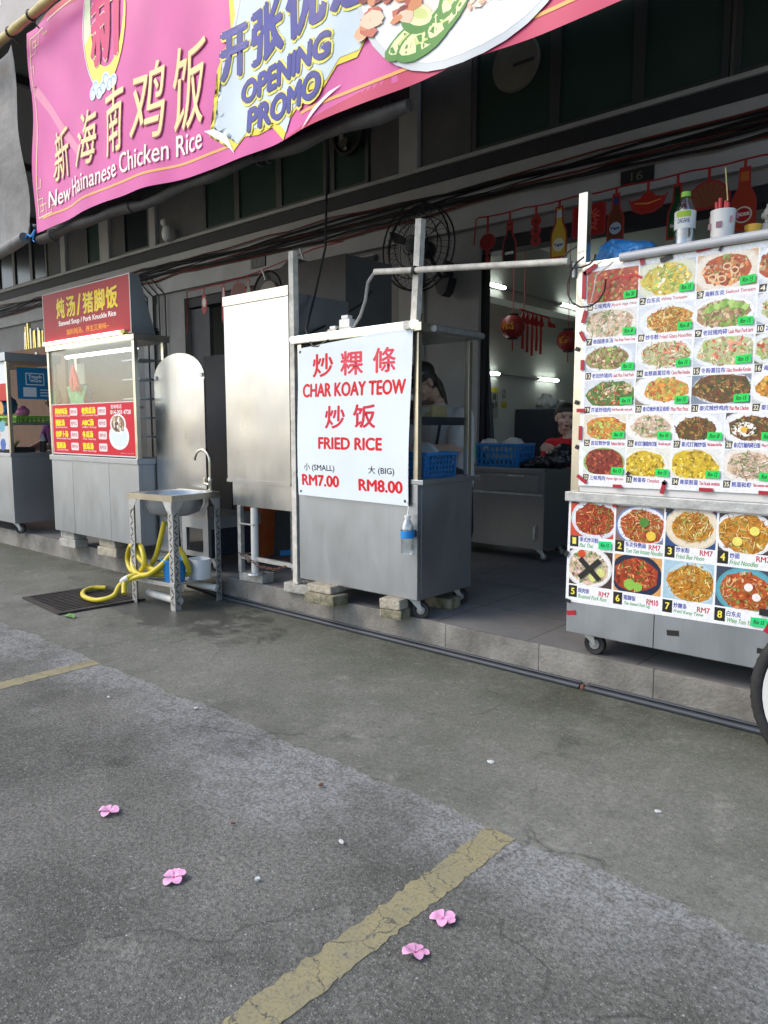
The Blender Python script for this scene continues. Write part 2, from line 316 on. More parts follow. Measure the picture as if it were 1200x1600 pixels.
# ---------------------------------------------------------------- mesh builder
class MB:
    def __init__(s, X=None): s.bm = bmesh.new(); s.X = X
    def add(s, verts, faces):
        X = s.X
        vs = [s.bm.verts.new(X @ Vector(v) if X else Vector(v)) for v in verts]
        for f in faces:
            try: s.bm.faces.new([vs[i] for i in f])
            except ValueError: pass
        return s
    def box(s, a, b, bev=0):
        (x0, y0, z0), (x1, y1, z1) = [min(p, q) for p, q in zip(a, b)], [max(p, q) for p, q in zip(a, b)]
        if bev and min(x1 - x0, y1 - y0, z1 - z0) > 2.2 * bev:
            t = bmesh.new(); bmesh.ops.create_cube(t, size=1)
            for v in t.verts: v.co = Vector(((x0 + x1) / 2 + v.co.x * (x1 - x0), (y0 + y1) / 2 + v.co.y * (y1 - y0), (z0 + z1) / 2 + v.co.z * (z1 - z0)))
            bmesh.ops.bevel(t, geom=list(t.edges), offset=bev, segments=2, affect='EDGES', profile=.7)
            s.join(t); return s
        v = [(x0, y0, z0), (x1, y0, z0), (x1, y1, z0), (x0, y1, z0), (x0, y0, z1), (x1, y0, z1), (x1, y1, z1), (x0, y1, z1)]
        return s.add(v, [(0, 3, 2, 1), (4, 5, 6, 7), (0, 1, 5, 4), (1, 2, 6, 5), (2, 3, 7, 6), (3, 0, 4, 7)])
    def join(s, t):
        t.verts.index_update(); s.add([v.co.copy() for v in t.verts], [[v.index for v in f.verts] for f in t.faces]); t.free(); return s
    def tube(s, pts, r, n=8, cap=True):
        pts = [Vector(p) for p in pts]; rs = r if isinstance(r, (list, tuple)) else [r] * len(pts)
        up = None; verts = []; faces = []
        for i, p in enumerate(pts):
            d = (pts[min(i + 1, len(pts) - 1)] - pts[max(i - 1, 0)]).normalized()
            if up is None: up = d.orthogonal().normalized()
            else: up = (up - d * up.dot(d)); up = up.normalized() if up.length > 1e-6 else d.orthogonal().normalized()
            w = d.cross(up)
            for k in range(n):
                a = 2 * math.pi * k / n; verts.append(p + (up * math.cos(a) + w * math.sin(a)) * rs[i])
        for i in range(len(pts) - 1):
            for k in range(n): faces.append((i * n + k, i * n + (k + 1) % n, (i + 1) * n + (k + 1) % n, (i + 1) * n + k))
        if cap: faces += [tuple(range(n))[::-1], tuple((len(pts) - 1) * n + k for k in range(n))]
        return s.add(verts, faces)
    def lathe(s, prof, c, axis='z', n=24):
        """profile of (radius, height) pairs about an axis through c"""
        c = Vector(c); verts = []; faces = []
        for r, h in prof:
            for k in range(n):
                a = 2 * math.pi * k / n; u, v = r * math.cos(a), r * math.sin(a)
                verts.append(c + (Vector((u, v, h)) if axis == 'z' else Vector((u, h, v)) if axis == 'y' else Vector((h, u, v))))
        for i in range(len(prof) - 1):
            for k in range(n): faces.append((i * n + k, i * n + (k + 1) % n, (i + 1) * n + (k + 1) % n, (i + 1) * n + k))
        return s.add(verts, faces)
    def prism(s, poly, y0, y1, plane='xz'):
        n = len(poly); f = (lambda u, v, w: (u, w, v)) if plane == 'xz' else (lambda u, v, w: (u, v, w)) if plane == 'xy' else (lambda u, v, w: (w, u, v))
        verts = [f(u, v, y0) for u, v in poly] + [f(u, v, y1) for u, v in poly]
        faces = [tuple(range(n)), tuple(range(2 * n - 1, n - 1, -1))] + [(i, n + i, n + (i + 1) % n, (i + 1) % n) for i in range(n)]
        return s.add(verts, faces)
    def ball(s, c, r, sub=2):
        t = bmesh.new(); bmesh.ops.create_icosphere(t, subdivisions=sub, radius=1)
        r = r if isinstance(r, (tuple, list)) else (r, r, r)
        for v in t.verts: v.co = Vector((c[0] + v.co.x * r[0], c[1] + v.co.y * r[1], c[2] + v.co.z * r[2]))
        return s.join(t)
    def build(s, name, m, parent=None, smooth=False, jit=0):
        bmesh.ops.recalc_face_normals(s.bm, faces=s.bm.faces)
        if jit:
            for v in s.bm.verts: v.co += mnoise.noise_vector(v.co * 7) * jit
        me = bpy.data.meshes.new(name)
        off = parent_loc(parent) if parent else Vector((0, 0, 0))
        if parent:
            for v in s.bm.verts: v.co -= off
        s.bm.to_mesh(me); s.bm.free()
        me.materials.append(M[m] if isinstance(m, str) else m)
        if smooth:
            me.shade_smooth()
            try: me.set_sharp_from_angle(angle=R(40))
            except Exception: pass
        o = bpy.data.objects.new(name, me); COL.objects.link(o)
        if parent: o.parent = parent
        return o

def parent_loc(o):
    v = Vector((0, 0, 0))
    while o: v = v + Vector(o.location); o = o.parent
    return v
def tag(o, label=None, cat=None, group=None, kind=None):
    if label: o['label'] = label
    if cat: o['category'] = cat
    if group: o['group'] = group
    if kind: o['kind'] = kind
    return o
def thing(name, loc, label, cat, group=None):
    o = bpy.data.objects.new(name, None); COL.objects.link(o); o.location = loc; o.empty_display_size = .1
    return tag(o, label, cat, group)
def struct(o): return tag(o, kind='structure')
def part_label(o, l): o['label'] = l; return o

def skinned(name, caps, balls, vox, m, parent, smooth=3, off=0):
    """tapered limbs and masses fused into one continuous surface"""
    mb = MB()
    for a, ra, b, rb in caps:
        a, b = Vector(a), Vector(b); n_ = 5
        for k in range(n_ + 1):
            f = k / n_; mb.ball(a.lerp(b, f), ra + (rb - ra) * f + off, 2)
        mb.tube([a, b], [ra + off, rb + off], 14)
    for c, r, *rot in balls:
        t_ = bmesh.new(); bmesh.ops.create_icosphere(t_, subdivisions=3, radius=1)
        Rm = rot[0] if rot else Matrix.Identity(3)
        for v in t_.verts: v.co = Vector(c) + Rm @ Vector((v.co.x * (r[0] + off), v.co.y * (r[1] + off), v.co.z * (r[2] + off)))
        mb.join(t_)
    tmp = mb.build('tmp', m)
    md = tmp.modifiers.new('r', 'REMESH'); md.mode = 'VOXEL'; md.voxel_size = vox
    sm = tmp.modifiers.new('s', 'SMOOTH'); sm.factor = .5; sm.iterations = smooth
    dg = bpy.context.evaluated_depsgraph_get(); me = bpy.data.meshes.new_from_object(tmp.evaluated_get(dg)); me.name = name
    bpy.data.objects.remove(tmp)
    o = bpy.data.objects.new(name, me); COL.objects.link(o); me.shade_smooth()
    pl = parent_loc(parent)
    for v in me.vertices: v.co -= pl
    o.parent = parent; return o


def bag_mesh(name, balls, m, parent, vox=.010, amp=.016, fr=16):
    """limp plastic film: fused lumps pulled into sharp random creases"""
    o = skinned(name, [], balls, vox, m, parent, 2); me = o.data; ns = [v.normal.copy() for v in me.vertices]
    for v, n in zip(me.vertices, ns):
        c = v.co + Vector(parent_loc(parent)); q = c + mnoise.noise_vector(c * 9) * .03
        v.co += n * amp * (1.1 - 2.2 * abs(mnoise.noise(q * fr)) - .9 * abs(mnoise.noise(q * fr * 2.3)))
    return o

def wob(c, r, n=10, j=.18, rnd=random, sx=1, sy=1, rot=0):
    out = []
    for k in range(n):
        a = 2 * math.pi * k / n; q = r * (1 + rnd.uniform(-j, j)); x, y = q * math.cos(a) * sx, q * math.sin(a) * sy
        out.append((c[0] + x * math.cos(rot) - y * math.sin(rot), c[1] + x * math.sin(rot) + y * math.cos(rot)))
    return out
def ell(cx, cy, rx, ry, n=28): return [(cx + rx * math.cos(2 * math.pi * k / n), cy + ry * math.sin(2 * math.pi * k / n)) for k in range(n)]
def rectp(a, b, c, d): return [(a, b), (c, b), (c, d), (a, d)]
def arcline(pts, w):
    """polyline of width w -> polygon strip quads"""
    q = []
    for i in range(len(pts)):
        a, b = pts[max(i - 1, 0)], pts[min(i + 1, len(pts) - 1)]
        dx, dy = b[0] - a[0], b[1] - a[1]; l = math.hypot(dx, dy) or 1
        q.append(((pts[i][0] - dy / l * w / 2, pts[i][1] + dx / l * w / 2), (pts[i][0] + dy / l * w / 2, pts[i][1] - dx / l * w / 2)))
    return [[q[i][0], q[i][1], q[i + 1][1], q[i + 1][0]] for i in range(len(q) - 1)]

# ---------------------------------------------------------------- lettering and prints
_TX = {}
def glyphs(t):
    if t in _TX: return _TX[t]
    cu = bpy.data.curves.new('t', 'FONT'); cu.body = t; cu.resolution_u = 4; cu.size = 1
    o = bpy.data.objects.new('t', cu); COL.objects.link(o)
    dg = bpy.context.evaluated_depsgraph_get(); me = bpy.data.meshes.new_from_object(o.evaluated_get(dg))
    V = [(v.co.x, v.co.y) for v in me.vertices]; Fc = [tuple(p.vertices) for p in me.polygons]
    bpy.data.objects.remove(o); bpy.data.curves.remove(cu); bpy.data.meshes.remove(me)
    if V:
        x0 = min(v[0] for v in V); x1 = max(v[0] for v in V); y0 = min(v[1] for v in V); y1 = max(v[1] for v in V)
        V = [((x - x0) / (x1 - x0 or 1), (y - y0) / (y1 - y0 or 1)) for x, y in V]
        asp = (x1 - x0) / (y1 - y0 or 1)
    else: asp = 1
    _TX[t] = (V, Fc, asp); return _TX[t]

class Print:
    """flat layered print: coordinates are (u along, v up) on a plane, colours per face"""
    def __init__(s, fn, eps=4e-5, gap=None): s.V = []; s.F = []; s.C = []; s.d = 0; s.fn = fn; s.eps = eps; s.gap = gap or eps
    def lay(s, k=1): s.d += s.eps * k
    def poly(s, pts, c):
        s.lay(); i = len(s.V); s.V += [(x, y, s.d) for x, y in pts]; s.F.append(tuple(range(i, i + len(pts)))); s.C.append(lin(c))
    def rect(s, a, b, c, d, col): s.poly(rectp(a, b, c, d), col)
    def strip(s, pts, w, col):
        for q in arcline(pts, w): s.poly(q, col)
    def text(s, t, u0, v0, u1=None, v1=None, col='000000', bold=0, shear=0, h=None, halo=None, align='l', rise=0):
        V, Fc, asp = glyphs(t)
        if not V: return
        d0 = s.d
        if h is not None: v1 = v0 + h; w = h * asp * (u1 or 1); u0 = u0 - (w / 2 if align == 'c' else w if align == 'r' else 0); u1 = u0 + w
        def put(du, dv, cc):
            s.lay(.4 if s.gap == s.eps else 1); i = len(s.V); c = lin(cc)
            for x, y in V:
                vv = v0 + y * (v1 - v0) + dv; uu = u0 + x * (u1 - u0) + du + shear * (vv - v0)
                s.V.append((uu, vv + rise * x, s.d))
            for f in Fc: s.F.append(tuple(i + k for k in f)); s.C.append(c)
        s.d += s.gap
        if halo:
            for hc, hr, off in halo:
                s.d += s.gap
                for k in range(8): put(hr * math.cos(k * math.pi / 4) + off[0], hr * math.sin(k * math.pi / 4) + off[1], hc)
        s.d += s.gap
        if bold:
            for du, dv in ((-bold, 0), (bold, 0), (0, -bold * .7), (0, bold * .7)): put(du, dv, col)
        put(0, 0, col); s.d = d0
    def dish(s, u0, v0, u1, v1, bgc, plate, pal, seed, kind='mix', plate_r=None, n=90, mound=.33, rim=None, garnish=()):
        d0, e0 = s.d, s.eps; s.eps = 6e-6; s.lay(6)
        rnd = random.Random(seed); w, h = u1 - u0, v1 - v0; cx, cy = (u0 + u1) / 2 + rnd.uniform(-.08, .08) * w, (v0 + v1) / 2 + rnd.uniform(-.10, .06) * h
        plate_r = plate_r or rnd.uniform(.45, .60); mound *= rnd.uniform(.9, 1.12); tw = rnd.uniform(-.3, .3)
        cl = lambda P: [(min(max(x, u0), u1), min(max(y, v0), v1)) for x, y in P]
        s.rect(u0, v0, u1, v1, bgc)
        if plate:
            s.poly(cl(ell(cx, cy, w * (plate_r + .04), h * (plate_r + .08))), rim or tuple(x * .86 for x in lin(plate)))
            s.poly(cl(ell(cx, cy, w * plate_r, h * (plate_r + .03))), plate)
        s.poly(cl(wob((cx, cy), 1, 16, .10, rnd, w * mound * 1.14, h * (mound + .06))), pal[0])
        for i in range(n):
            a = rnd.uniform(0, 2 * math.pi); q = math.sqrt(rnd.random()) * 1.05
            px, py = cx + math.cos(a) * q * w * mound, cy + math.sin(a) * q * h * (mound + .02)
            c = lin(rnd.choice(pal)); f = rnd.uniform(.55, 1.35); c = tuple(min(1, x * f) for x in c)
            k = kind if kind != 'mix' else rnd.choice(('chunk', 'chunk', 'leaf', 'noodle'))
            if k == 'noodle':
                a2 = rnd.uniform(0, 6.3); l = w * rnd.uniform(.06, .16); bend = rnd.uniform(-1, 1)
                P = [(px + math.cos(a2 + bend * t) * l * t, py + math.sin(a2 + bend * t) * l * t) for t in (-.5, -.2, .2, .5)]
                for qd in arcline(P, w * rnd.uniform(.010, .020)): s.poly(cl(qd), c)
            elif k == 'leaf':
                a2 = rnd.uniform(0, 6.3); l = w * rnd.uniform(.03, .075)
                s.poly(cl([(px - math.cos(a2) * l, py - math.sin(a2) * l), (px + math.sin(a2) * l * .35, py - math.cos(a2) * l * .35), (px + math.cos(a2) * l, py + math.sin(a2) * l), (px - math.sin(a2) * l * .35, py + math.cos(a2) * l * .35)]), c)
            else: s.poly(cl(wob((px, py), w * rnd.uniform(.014, .05), 7, .38, rnd, 1, .7, rnd.uniform(0, 3))), c)
        for g, gx, gy, gr in garnish: s.poly(cl(wob((cx + gx * w, cy + gy * h), gr * w, 12, .06, rnd)), g)
        s.d, s.eps = d0, e0
    def build(s, name, mt, parent=None, grid=None, dfn=None):
        bm = bmesh.new(); lay = bm.loops.layers.float_color.new('Col')
        vs = [bm.verts.new(v) for v in s.V]
        for f, c in zip(s.F, s.C):
            try: fc = bm.faces.new([vs[i] for i in f])
            except ValueError: continue
            for lp in fc.loops: lp[lay] = (*c, 1)
        bmesh.ops.triangulate(bm, faces=[f for f in bm.faces if len(f.verts) > 4])
        if grid:
            for ax, a, b, n in grid:
                for k in range(1, n):
                    co = [0, 0, 0]; no = [0, 0, 0]; co[ax] = a + (b - a) * k / n; no[ax] = 1
                    bmesh.ops.bisect_plane(bm, geom=list(bm.verts) + list(bm.edges) + list(bm.faces), plane_co=co, plane_no=no, dist=1e-7)
        off = parent_loc(parent) if parent else Vector((0, 0, 0))
        for v in bm.verts: v.co = Vector(s.fn(*v.co)) - off
        me = bpy.data.meshes.new(name); bm.to_mesh(me); bm.free()
        me.materials.append(M[mt]); o = bpy.data.objects.new(name, me); COL.objects.link(o)
        if grid: me.shade_smooth()
        if parent: o.parent = parent
        return o
def on_y(Y): return lambda u, v, d: (u, Y - d, v)            # faces the street
def on_x(X): return lambda u, v, d: (X + d, u, v)            # faces +x, u runs along y

# ---------------------------------------------------------------- THE SETTING: ground
S = .18                                                      # pavement height
KY = 3.43                                                    # kerb face
struct(MB().box((-150, -150, -.3), (150, 150, 0)).build('ground', 'asphalt'))
rnd = random.Random(3)
edge = [(-30 + i * .04, 2.0 + mnoise.noise(Vector((i * .12, 1.7, 0))) * .035 + mnoise.noise(Vector((i * .02, 4, 0))) * .05 + mnoise.noise(Vector((i * 1.1, 7, 0))) * .018) for i in range(0, 1017)]
a = MB(); a.prism(edge + [(10.7, KY + .05), (-30, KY + .05)], -.01, .006, 'xy'); struct(a.build('apron', 'apron'))
struct(MB().box((-30, KY + .025, -.02), (10, 13, S)).build('pavement', 'slab'))
kb = MB(); x = -30.
while x < 10:
    w = 1.22 if x < -4.9 else .93 if x < -3 else .62
    kb.box((x + .0012, KY, -.02), (x + w - .0012, KY + .022, S + .002), .004); x += w
struct(kb.build('kerb', 'kerb'))
def line(x0, y1, y0, w, seed):
    rr = random.Random(seed); mb = MB(); y = y0
    while y < y1 - .02:
        e = min(y + rr.uniform(.10, .34), y1); n = 14
        L_ = [(x0 - w / 2 + rr.uniform(-.009, .007), y + (e - y) * k / n) for k in range(n + 1)]
        R_ = [(x0 + w / 2 + rr.uniform(-.006, .006), y + (e - y) * k / n) for k in range(n, -1, -1)]
        
        mb.prism(L_ + R_, -.004, .0022, 'xy'); y = e + rr.uniform(.001, .004)
    return struct(mb.build('parking_line', 'yellow_line'))
for i, xx in enumerate((-1.225, -3.94, -6.66)): line(xx, 2.03, -3.0, .105, 5 + i)

# drain grate sunk beside the kerb
t = thing('drain_grate', (-5.45, 2.7, 0), 'dark iron slotted drain grate in the wet concrete below the yellow hose', 'drain grate')
g = MB(Matrix.Translation((-5.45, 2.68, 0)) @ Matrix.Rotation(R(-4), 4, 'Z'))
for a_, b_ in (((-.36, -.33), (.36, -.29)), ((-.36, .29), (.36, .33)), ((-.36, -.29), (-.32, .29)), ((.32, -.29), (.36, .29))): g.box((*a_, .001), (*b_, .022))
g.build('frame', 'grate', t)
g = MB(Matrix.Translation((-5.45, 2.68, 0)) @ Matrix.Rotation(R(-4), 4, 'Z'))
for k in range(13): g.box((-.30 + k * .05, -.29, .004), (-.275 + k * .05, .29, .020))
g.build('bars', 'grate', t)
g = MB(Matrix.Translation((-5.45, 2.68, 0)) @ Matrix.Rotation(R(-4), 4, 'Z')); g.box((-.32, -.29, .0005), (.32, .29, .008)); g.build('pit_dark', 'pit_dark', t)  # flat black sheet under the bars, painted for the shade of the drain hole

# ---------------------------------------------------------------- building
W = 6.2
bd = thing('shophouse_building', (-6, W, 0), 'dark grey two storey shophouse facade with windows above the open shopfronts', 'building')
XL, XR = -22., 4.
m = MB(); m.box((XL, W + .02, 3.96), (XR, W + .3, 6.6)); m.build('wall', 'wall_dim', bd)
MB().box((XL, W - .10, 3.905), (XR, W + .02, 3.945), .006).build('window_sill', 'wall', bd)
MB().box((XL, W - .07, 3.77), (XR, W + .2, 3.905)).build('dark_band', 'band', bd)
MB().box((XL, W - .05, 3.49), (XR, W + .2, 3.77)).build('beam', 'wall', bd)
MB().box((XL, W - .04, 3.27), (XR, W + .2, 3.49)).build('beam', 'wall', bd)
MB().box((XL, W + .02, 3.15), (XR, W + .22, 3.27)).build('soffit', 'wall_dim', bd)
MB().box((-4.19, W + .05, 3.03), (XR, W + .25, 3.15)).build('shutter_box', 'band', bd)
MB().box((-9.2, W + .05, 3.02), (-5.8, W + .25, 3.15)).build('shutter_box', 'band', bd)
def pil(x0, x1, z0=3.96, z1=6.6, mt='wall', y=.06): MB().box((x0, W - y, z0), (x1, W + .019, z1)).build('pilaster', mt, bd)
for x0, x1 in ((-5.17, -4.93), (-9.95, -9.79), (-11.4, -11.12), (-12.73, -12.57)): pil(x0, x1)
def win(x0, x1, mt='pane', wallpane=False):
    f = MB(); z0, z1 = 3.97, 6.5
    for a_, b_ in (((x0, z0), (x0 + .05, z1)), ((x1 - .05, z0), (x1, z1)), ((x0 + .05, z0), (x1 - .05, z0 + .03)), ((x0 + .05, z1 - .05), (x1 - .05, z1))):
        f.box((a_[0], W - .03, a_[1]), (b_[0], W + .015, b_[1]))
    fr = f.build('window', 'alu', bd)
    MB().box((x0 + .05, W - .005, z0 + .03), (x1 - .05, W + .012, z1 - .05)).build('pane', mt, fr)
for x0, x1, k in ((-15.4, -14.69, 1), (-14.69, -13.95, 1), (-13.95, -13.32, 1), (-11.9, -11.41, 0), (-10.73, -9.99, 1), (-8.64, -7.92, 0), (-7.92, -7.1, 0), (-7.1, -6.28, 0),
                  (-6.2, -5.63, 0), (-4.28, -3.40, 0), (-3.40, -2.64, 0), (-2.64, -1.94, 0), (-1.90, -1.1, 0), (-1.1, -.3, 0), (-.3, .5, 0)):
    win(x0, x1, 'pane_dark' if k else 'pane')
for x0, x1 in ((-13.3, -12.75), (-12.55, -11.92), (-11.1, -10.75), (-9.77, -8.66), (-5.61, -5.19), (-4.90, -4.30)):
    MB().box((x0, W - .012, 3.97), (x1, W + .015, 6.5)).build('infill_panel', 'wall_dark', bd)
# ground floor walls of the front
def fw(x0, x1, z0, z1, mt, y0=0., y1=.2): MB().box((x0, W + y0, z0), (x1, W + y1, z1)).build('wall', mt, bd)
fw(-5.19, -4.87, S, 3.27, 'wall', -.03, .2); fw(-4.87, -4.19, S, 3.15, 'wall_dim'); fw(-5.80, -5.19, S, 3.15, 'wall_dim')
fw(-9.95, -9.2, S, 3.15, 'wall_dim'); fw(-10.25, -9.95, S, 3.27, 'wall', -.03, .2); fw(-11.2, -10.25, S, 3.15, 'wall_dim'); fw(-22, -11.2, S, 3.15, 'wall_dim')
MB().box((-9.2, W + .1, S), (-8.75, W + .16, 3.0)).build('door_leaf', 'wall_dark', bd)
MB().box((-5.96, W - .02, 2.1), (-5.56, W, 3.22)).build('wall_panel', 'wall', bd)
MB().box((-5.97, W - .03, 3.06), (-5.55, W - .0201, 3.2)).build('dark_strip', 'band', bd)
# rooms behind the two open shopfronts
def room(x0, x1, y1, zc):
    MB().box((x0 - .1, W + .2, S), (x0, y1, zc)).build('room_wall', 'room', bd); MB().box((x1, W + .2, S), (x1 + .1, y1, zc)).build('room_wall', 'room', bd)
    MB().box((x0 - .1, y1, S), (x1 + .1, y1 + .1, zc)).build('room_wall', 'room', bd); MB().box((x0 - .1, W + .2, zc), (x1 + .1, y1 + .1, zc + .1)).build('room_ceiling', 'ceil', bd)
room(-4.95, 2.2, 11.5, 3.5); room(-9.3, -5.7, 8.2, 3.4)
MB().box((-4.949, W + .2, 2.80), (-4.70, 11.499, 3.499)).build('room_beam', 'room', bd)
# folded grille at the jamb
fg = MB()
for k in range(4):
    x0 = -4.188 + k * .014; fg.box((x0, W + .04, S), (x0 + .009, W + .12, 3.02))
part_label(fg.build('folding_door', 'black', bd), 'black folded grille door at the edge of the opening')
# drape beside the jamb
dr = MB()
for k in range(5): dr.tube([(-4.17 + k * .005, W + .12, 2.05), (-4.165 + k * .018, W + .12, 1.2), (-4.16 + k * .035, W + .12, .5)], [.012, .03, .035], 6)
dr.build('folding_drape', 'black', bd)
# number plates
for cx, n in ((-2.61, '16'), (-7.49, '17')):
    MB().box((cx - .14, W - .055, 3.335), (cx + .14, W - .0401, 3.455), .003).build('number_plate', 'black', bd)
    p = Print(on_y(W - .056)); p.text(n, cx - .05, 3.36, cx + .05, 3.43, '6f6a58'); p.build('number', 'print', bd)

# round cover and extractor fan in the upper windows, lamp head
t = thing('round_vent_cover', (-3.8, W - .04, 4.62), 'pale round disc set in the dark green upper window', 'vent cover')
MB().lathe([(0, -.02), (.235, -.02), (.245, 0), (.245, .02)], (-3.8, W - .035, 4.635), 'y', 40).build('disc', mat('beige_disc', (.22, .21, .17), .7, var=.1), t)
MB().box((-3.81, W - .062, 4.60), (-3.6, W - .0555, 4.625)).build('clip', 'alu', t)
t = thing('extractor_fan', (-5.9, W - .05, 4.52), 'dark round extractor fan in an upper window just under the banner roll', 'fan')
MB().lathe([(.20, -.06), (.225, -.06), (.225, .0), (.20, 0), (.20, -.06)], (-5.88, W - .04, 4.53), 'y', 32).build('ring', 'black', t)
b_ = MB()
for k in range(4):
    a_ = k * math.pi / 2 + .4; c_ = Vector((-5.88, W - .07, 4.53)); d_ = Vector((math.cos(a_), 0, math.sin(a_))); e_ = Vector((-math.sin(a_), .25, math.cos(a_)))
    b_.add([c_ + d_ * .04, c_ + d_ * .19 - e_ * .02, c_ + d_ * .18 + e_ * .10, c_ + d_ * .05 + e_ * .05], [(0, 1, 2, 3)])
b_.build('blade', 'black', t)
MB().prism([(-6.07, 4.40), (-6.05, 4.5), (-6.04, 4.62), (-5.99, 4.70), (-6.0, 4.58), (-5.97, 4.47), (-5.93, 4.38)], W - .05, W - .042).build('torn_paper', 'wall', t)
t = thing('floodlight', (-9.35, W - .1, 4.0), 'small white wall lamp standing on the ledge of the upper storey', 'lamp')
MB().ball((-9.33, W - .16, 4.03), (.085, .07, .12)).build('lamp_head', 'white_plastic', t, True)
MB().ball((-9.43, W - .14, 4.20), (.05, .045, .055)).build('sensor', 'white_plastic', t, True)
MB().tube([(-9.42, W - .14, 4.17), (-9.38, W - .05, 4.1), (-9.35, W - .1, 4.0)], .015).build('bracket', 'white_plastic', t)

# cables along the beam
cb = thing('cable_bundle', (-8, W - .08, 3.55), 'thick bundle of black and rusty cables running along the beam', 'cables')
for k in range(11):
    rr = random.Random(k); pts = []; z = 3.475 + .018 * k; y = W - .065 - .02 * (k % 3)
    xx = XL
    while xx < 3: pts.append((xx, y, z + rr.uniform(-.022, .022) + .02 * math.sin(xx * 1.3 + k))); xx += rr.uniform(.35, .8)
    MB().tube(pts, rr.choice((.007, .009, .012)), 5, False).build('cable', 'red_cable' if k in (0, 4, 10) else 'black_cable', cb)
for k in range(4):
    xx = -10.1 + k * .16
    MB().tube([(xx - .25, W - .1, 3.5), (xx - .12, W - .07, 3.36), (xx, W - .04, 3.25), (xx, W - .035, .6)], .011, 5).build('drop_cable', 'black_cable', cb)

# awning over the pavement
aw = thing('awning', (-6, 4.5, 4.8), 'wide dark awning over the pavement between facade and banner', 'awning')
MB().box((-18, 2.95, 4.95), (5, W - .12, 5.0)).build('roof_sheet', 'canopy', aw)
MB().box((-18, 2.90, 4.62), (5, 2.945, 5.35)).build('fascia', mat('fascia_grey', (.46, .44, .43), .7, var=.08, vscale=4), aw)
for k in range(8): MB().box((-16 + k * 2.6, 2.96, 4.86), (-15.94 + k * 2.6, W - .12, 4.949)).build('rafter', 'alu', aw)
p = Print(on_y(2.898)); p.rect(-7.6, 4.9, -6.86, 5.3, 'ffffff'); p.rect(-7.6, 4.9, -6.97, 5.3, '8b7fd0'); p.build('fascia_sign', 'print', aw)

# rolled blind behind the banner, second grey tarp to the left
t = thing('rolled_blind', (-3.5, 2.9, 2.9), 'dark rolled canvas blind tied along the bottom of the big banner', 'blind')
pts = [(-6.37 + k * .2, 2.90 + .010 * math.sin(k * .9), 2.892 + .012 * math.sin(k * .55) - .010 * math.sin(k * 1.7)) for k in range(21)]
MB().tube(pts, [.036 + .006 * math.sin(k * 2.1) for k in range(21)], 12).build('roll', 'tarp_dark', t, True)
for xx in (-6.1, -4.9, -3.5, -3.42, -2.52, -2.48): MB().lathe([(.042, -.006), (.048, 0), (.042, .006)], (xx, 2.9, 2.89), 'x', 12).build('rope', 'black_cable', t)
MB().add([(-6.3, 2.93, 2.9), (-6.3, 2.93, 4.6), (-2.4, 2.93, 4.6), (-2.4, 2.93, 2.9)], [(0, 1, 2, 3)]).build('sheet', 'tarp_dark', t)
t = thing('grey_tarp', (-6.9, 2.8, 2.9), 'grey weathered tarp hanging with a rolled hem at the left edge of the picture', 'tarp')
g = MB(); nx, nz = 12, 14; vs = []
for j in range(nz + 1):
    for i in range(nx + 1):
        u = i / nx; v = j / nz; zz = 2.9 + v * 1.52
        xr = -6.47 + .10 * math.sin(v * 5) * (1 - v) * .6 + (.07 * (1 - v) ** 3)
        xx = -8.2 + (xr + 8.2) * u
        vs.append((xx, 2.8 + .035 * math.sin(u * 13 + v * 3) + .02 * math.sin(v * 9), zz))
g.add(vs, [(j * (nx + 1) + i, j * (nx + 1) + i + 1, (j + 1) * (nx + 1) + i + 1, (j + 1) * (nx + 1) + i) for j in range(nz) for i in range(nx)])
g.build('sheet', 'tarp', t, True)
MB().tube([(-8.2, 2.8, 2.84), (-7.1, 2.8, 2.85), (-6.75, 2.8, 2.87), (-6.42, 2.8, 2.90)], [.05, .05, .05, .045], 12).build('hem_roll', 'tarp', t, True)
t = thing('bamboo_pole', (-6, 2.75, 4.4), 'yellow bamboo pole slung along the awning edge above the banner', 'pole')
b_ = MB(); A0, A1 = Vector((-7.4, 2.68, 4.385)), Vector((-4.6, 2.70, 4.40)); npt = 40; pts = []; rs = []
for k in range(npt):
    pts.append(A0.lerp(A1, k / (npt - 1))); rs.append(.036 if k % 6 == 0 else .031)
b_.tube(pts, rs, 10).build('pole', 'bamboo', t, True)
for xx in (-6.22, -5.86):
    b_ = MB()
    f_ = (xx - A0.x) / (A1.x - A0.x); c_ = A0.lerp(A1, f_); b_.lathe([(.034, -.015), (.042, 0), (.034, .015)], c_, 'x', 10)
    b_.tube([c_, c_ + Vector((.01, .02, -.05)), c_ + Vector((.02, .05, -.08))], .006, 5)
    b_.build('tie', 'black_cable', t)

# ---------------------------------------------------------------- the big pink banner
def ban(u, v, d):
    w = .022 * math.sin(u * 3.1 + .8) + .012 * math.sin(u * 7.3 + v * 2.2) + .004 * math.sin(u * 12.5 - v * 5)
    q = (u + 6.2) / 1.2; fold = .013 * math.exp(-q * q) * math.sin((u + 6.2) * 9 - (4.5 - v) * 7)
    sag = .022 * math.sin((u + 6.2) * 1.75) * (1 if v < 3.4 else .3) + .03 * math.exp(-((u + 6.2) / .4) ** 2) * (1 if v > 4 else 0) * -1
    return (u + (.012 * math.sin(v * 4)), 2.8 + w + fold - d, v - .0 + sag)
B = Print(ban, 2e-5, 9e-4)
PK = 'd6589f'
B.rect(-6.21, 2.905, -.55, 4.46, PK)
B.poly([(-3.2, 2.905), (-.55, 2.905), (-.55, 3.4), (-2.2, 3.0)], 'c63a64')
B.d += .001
B.poly([(-6.13, 4.05), (-5.35, 3.30), (-5.45, 3.30), (-6.15, 3.95)], 'e58aa8')
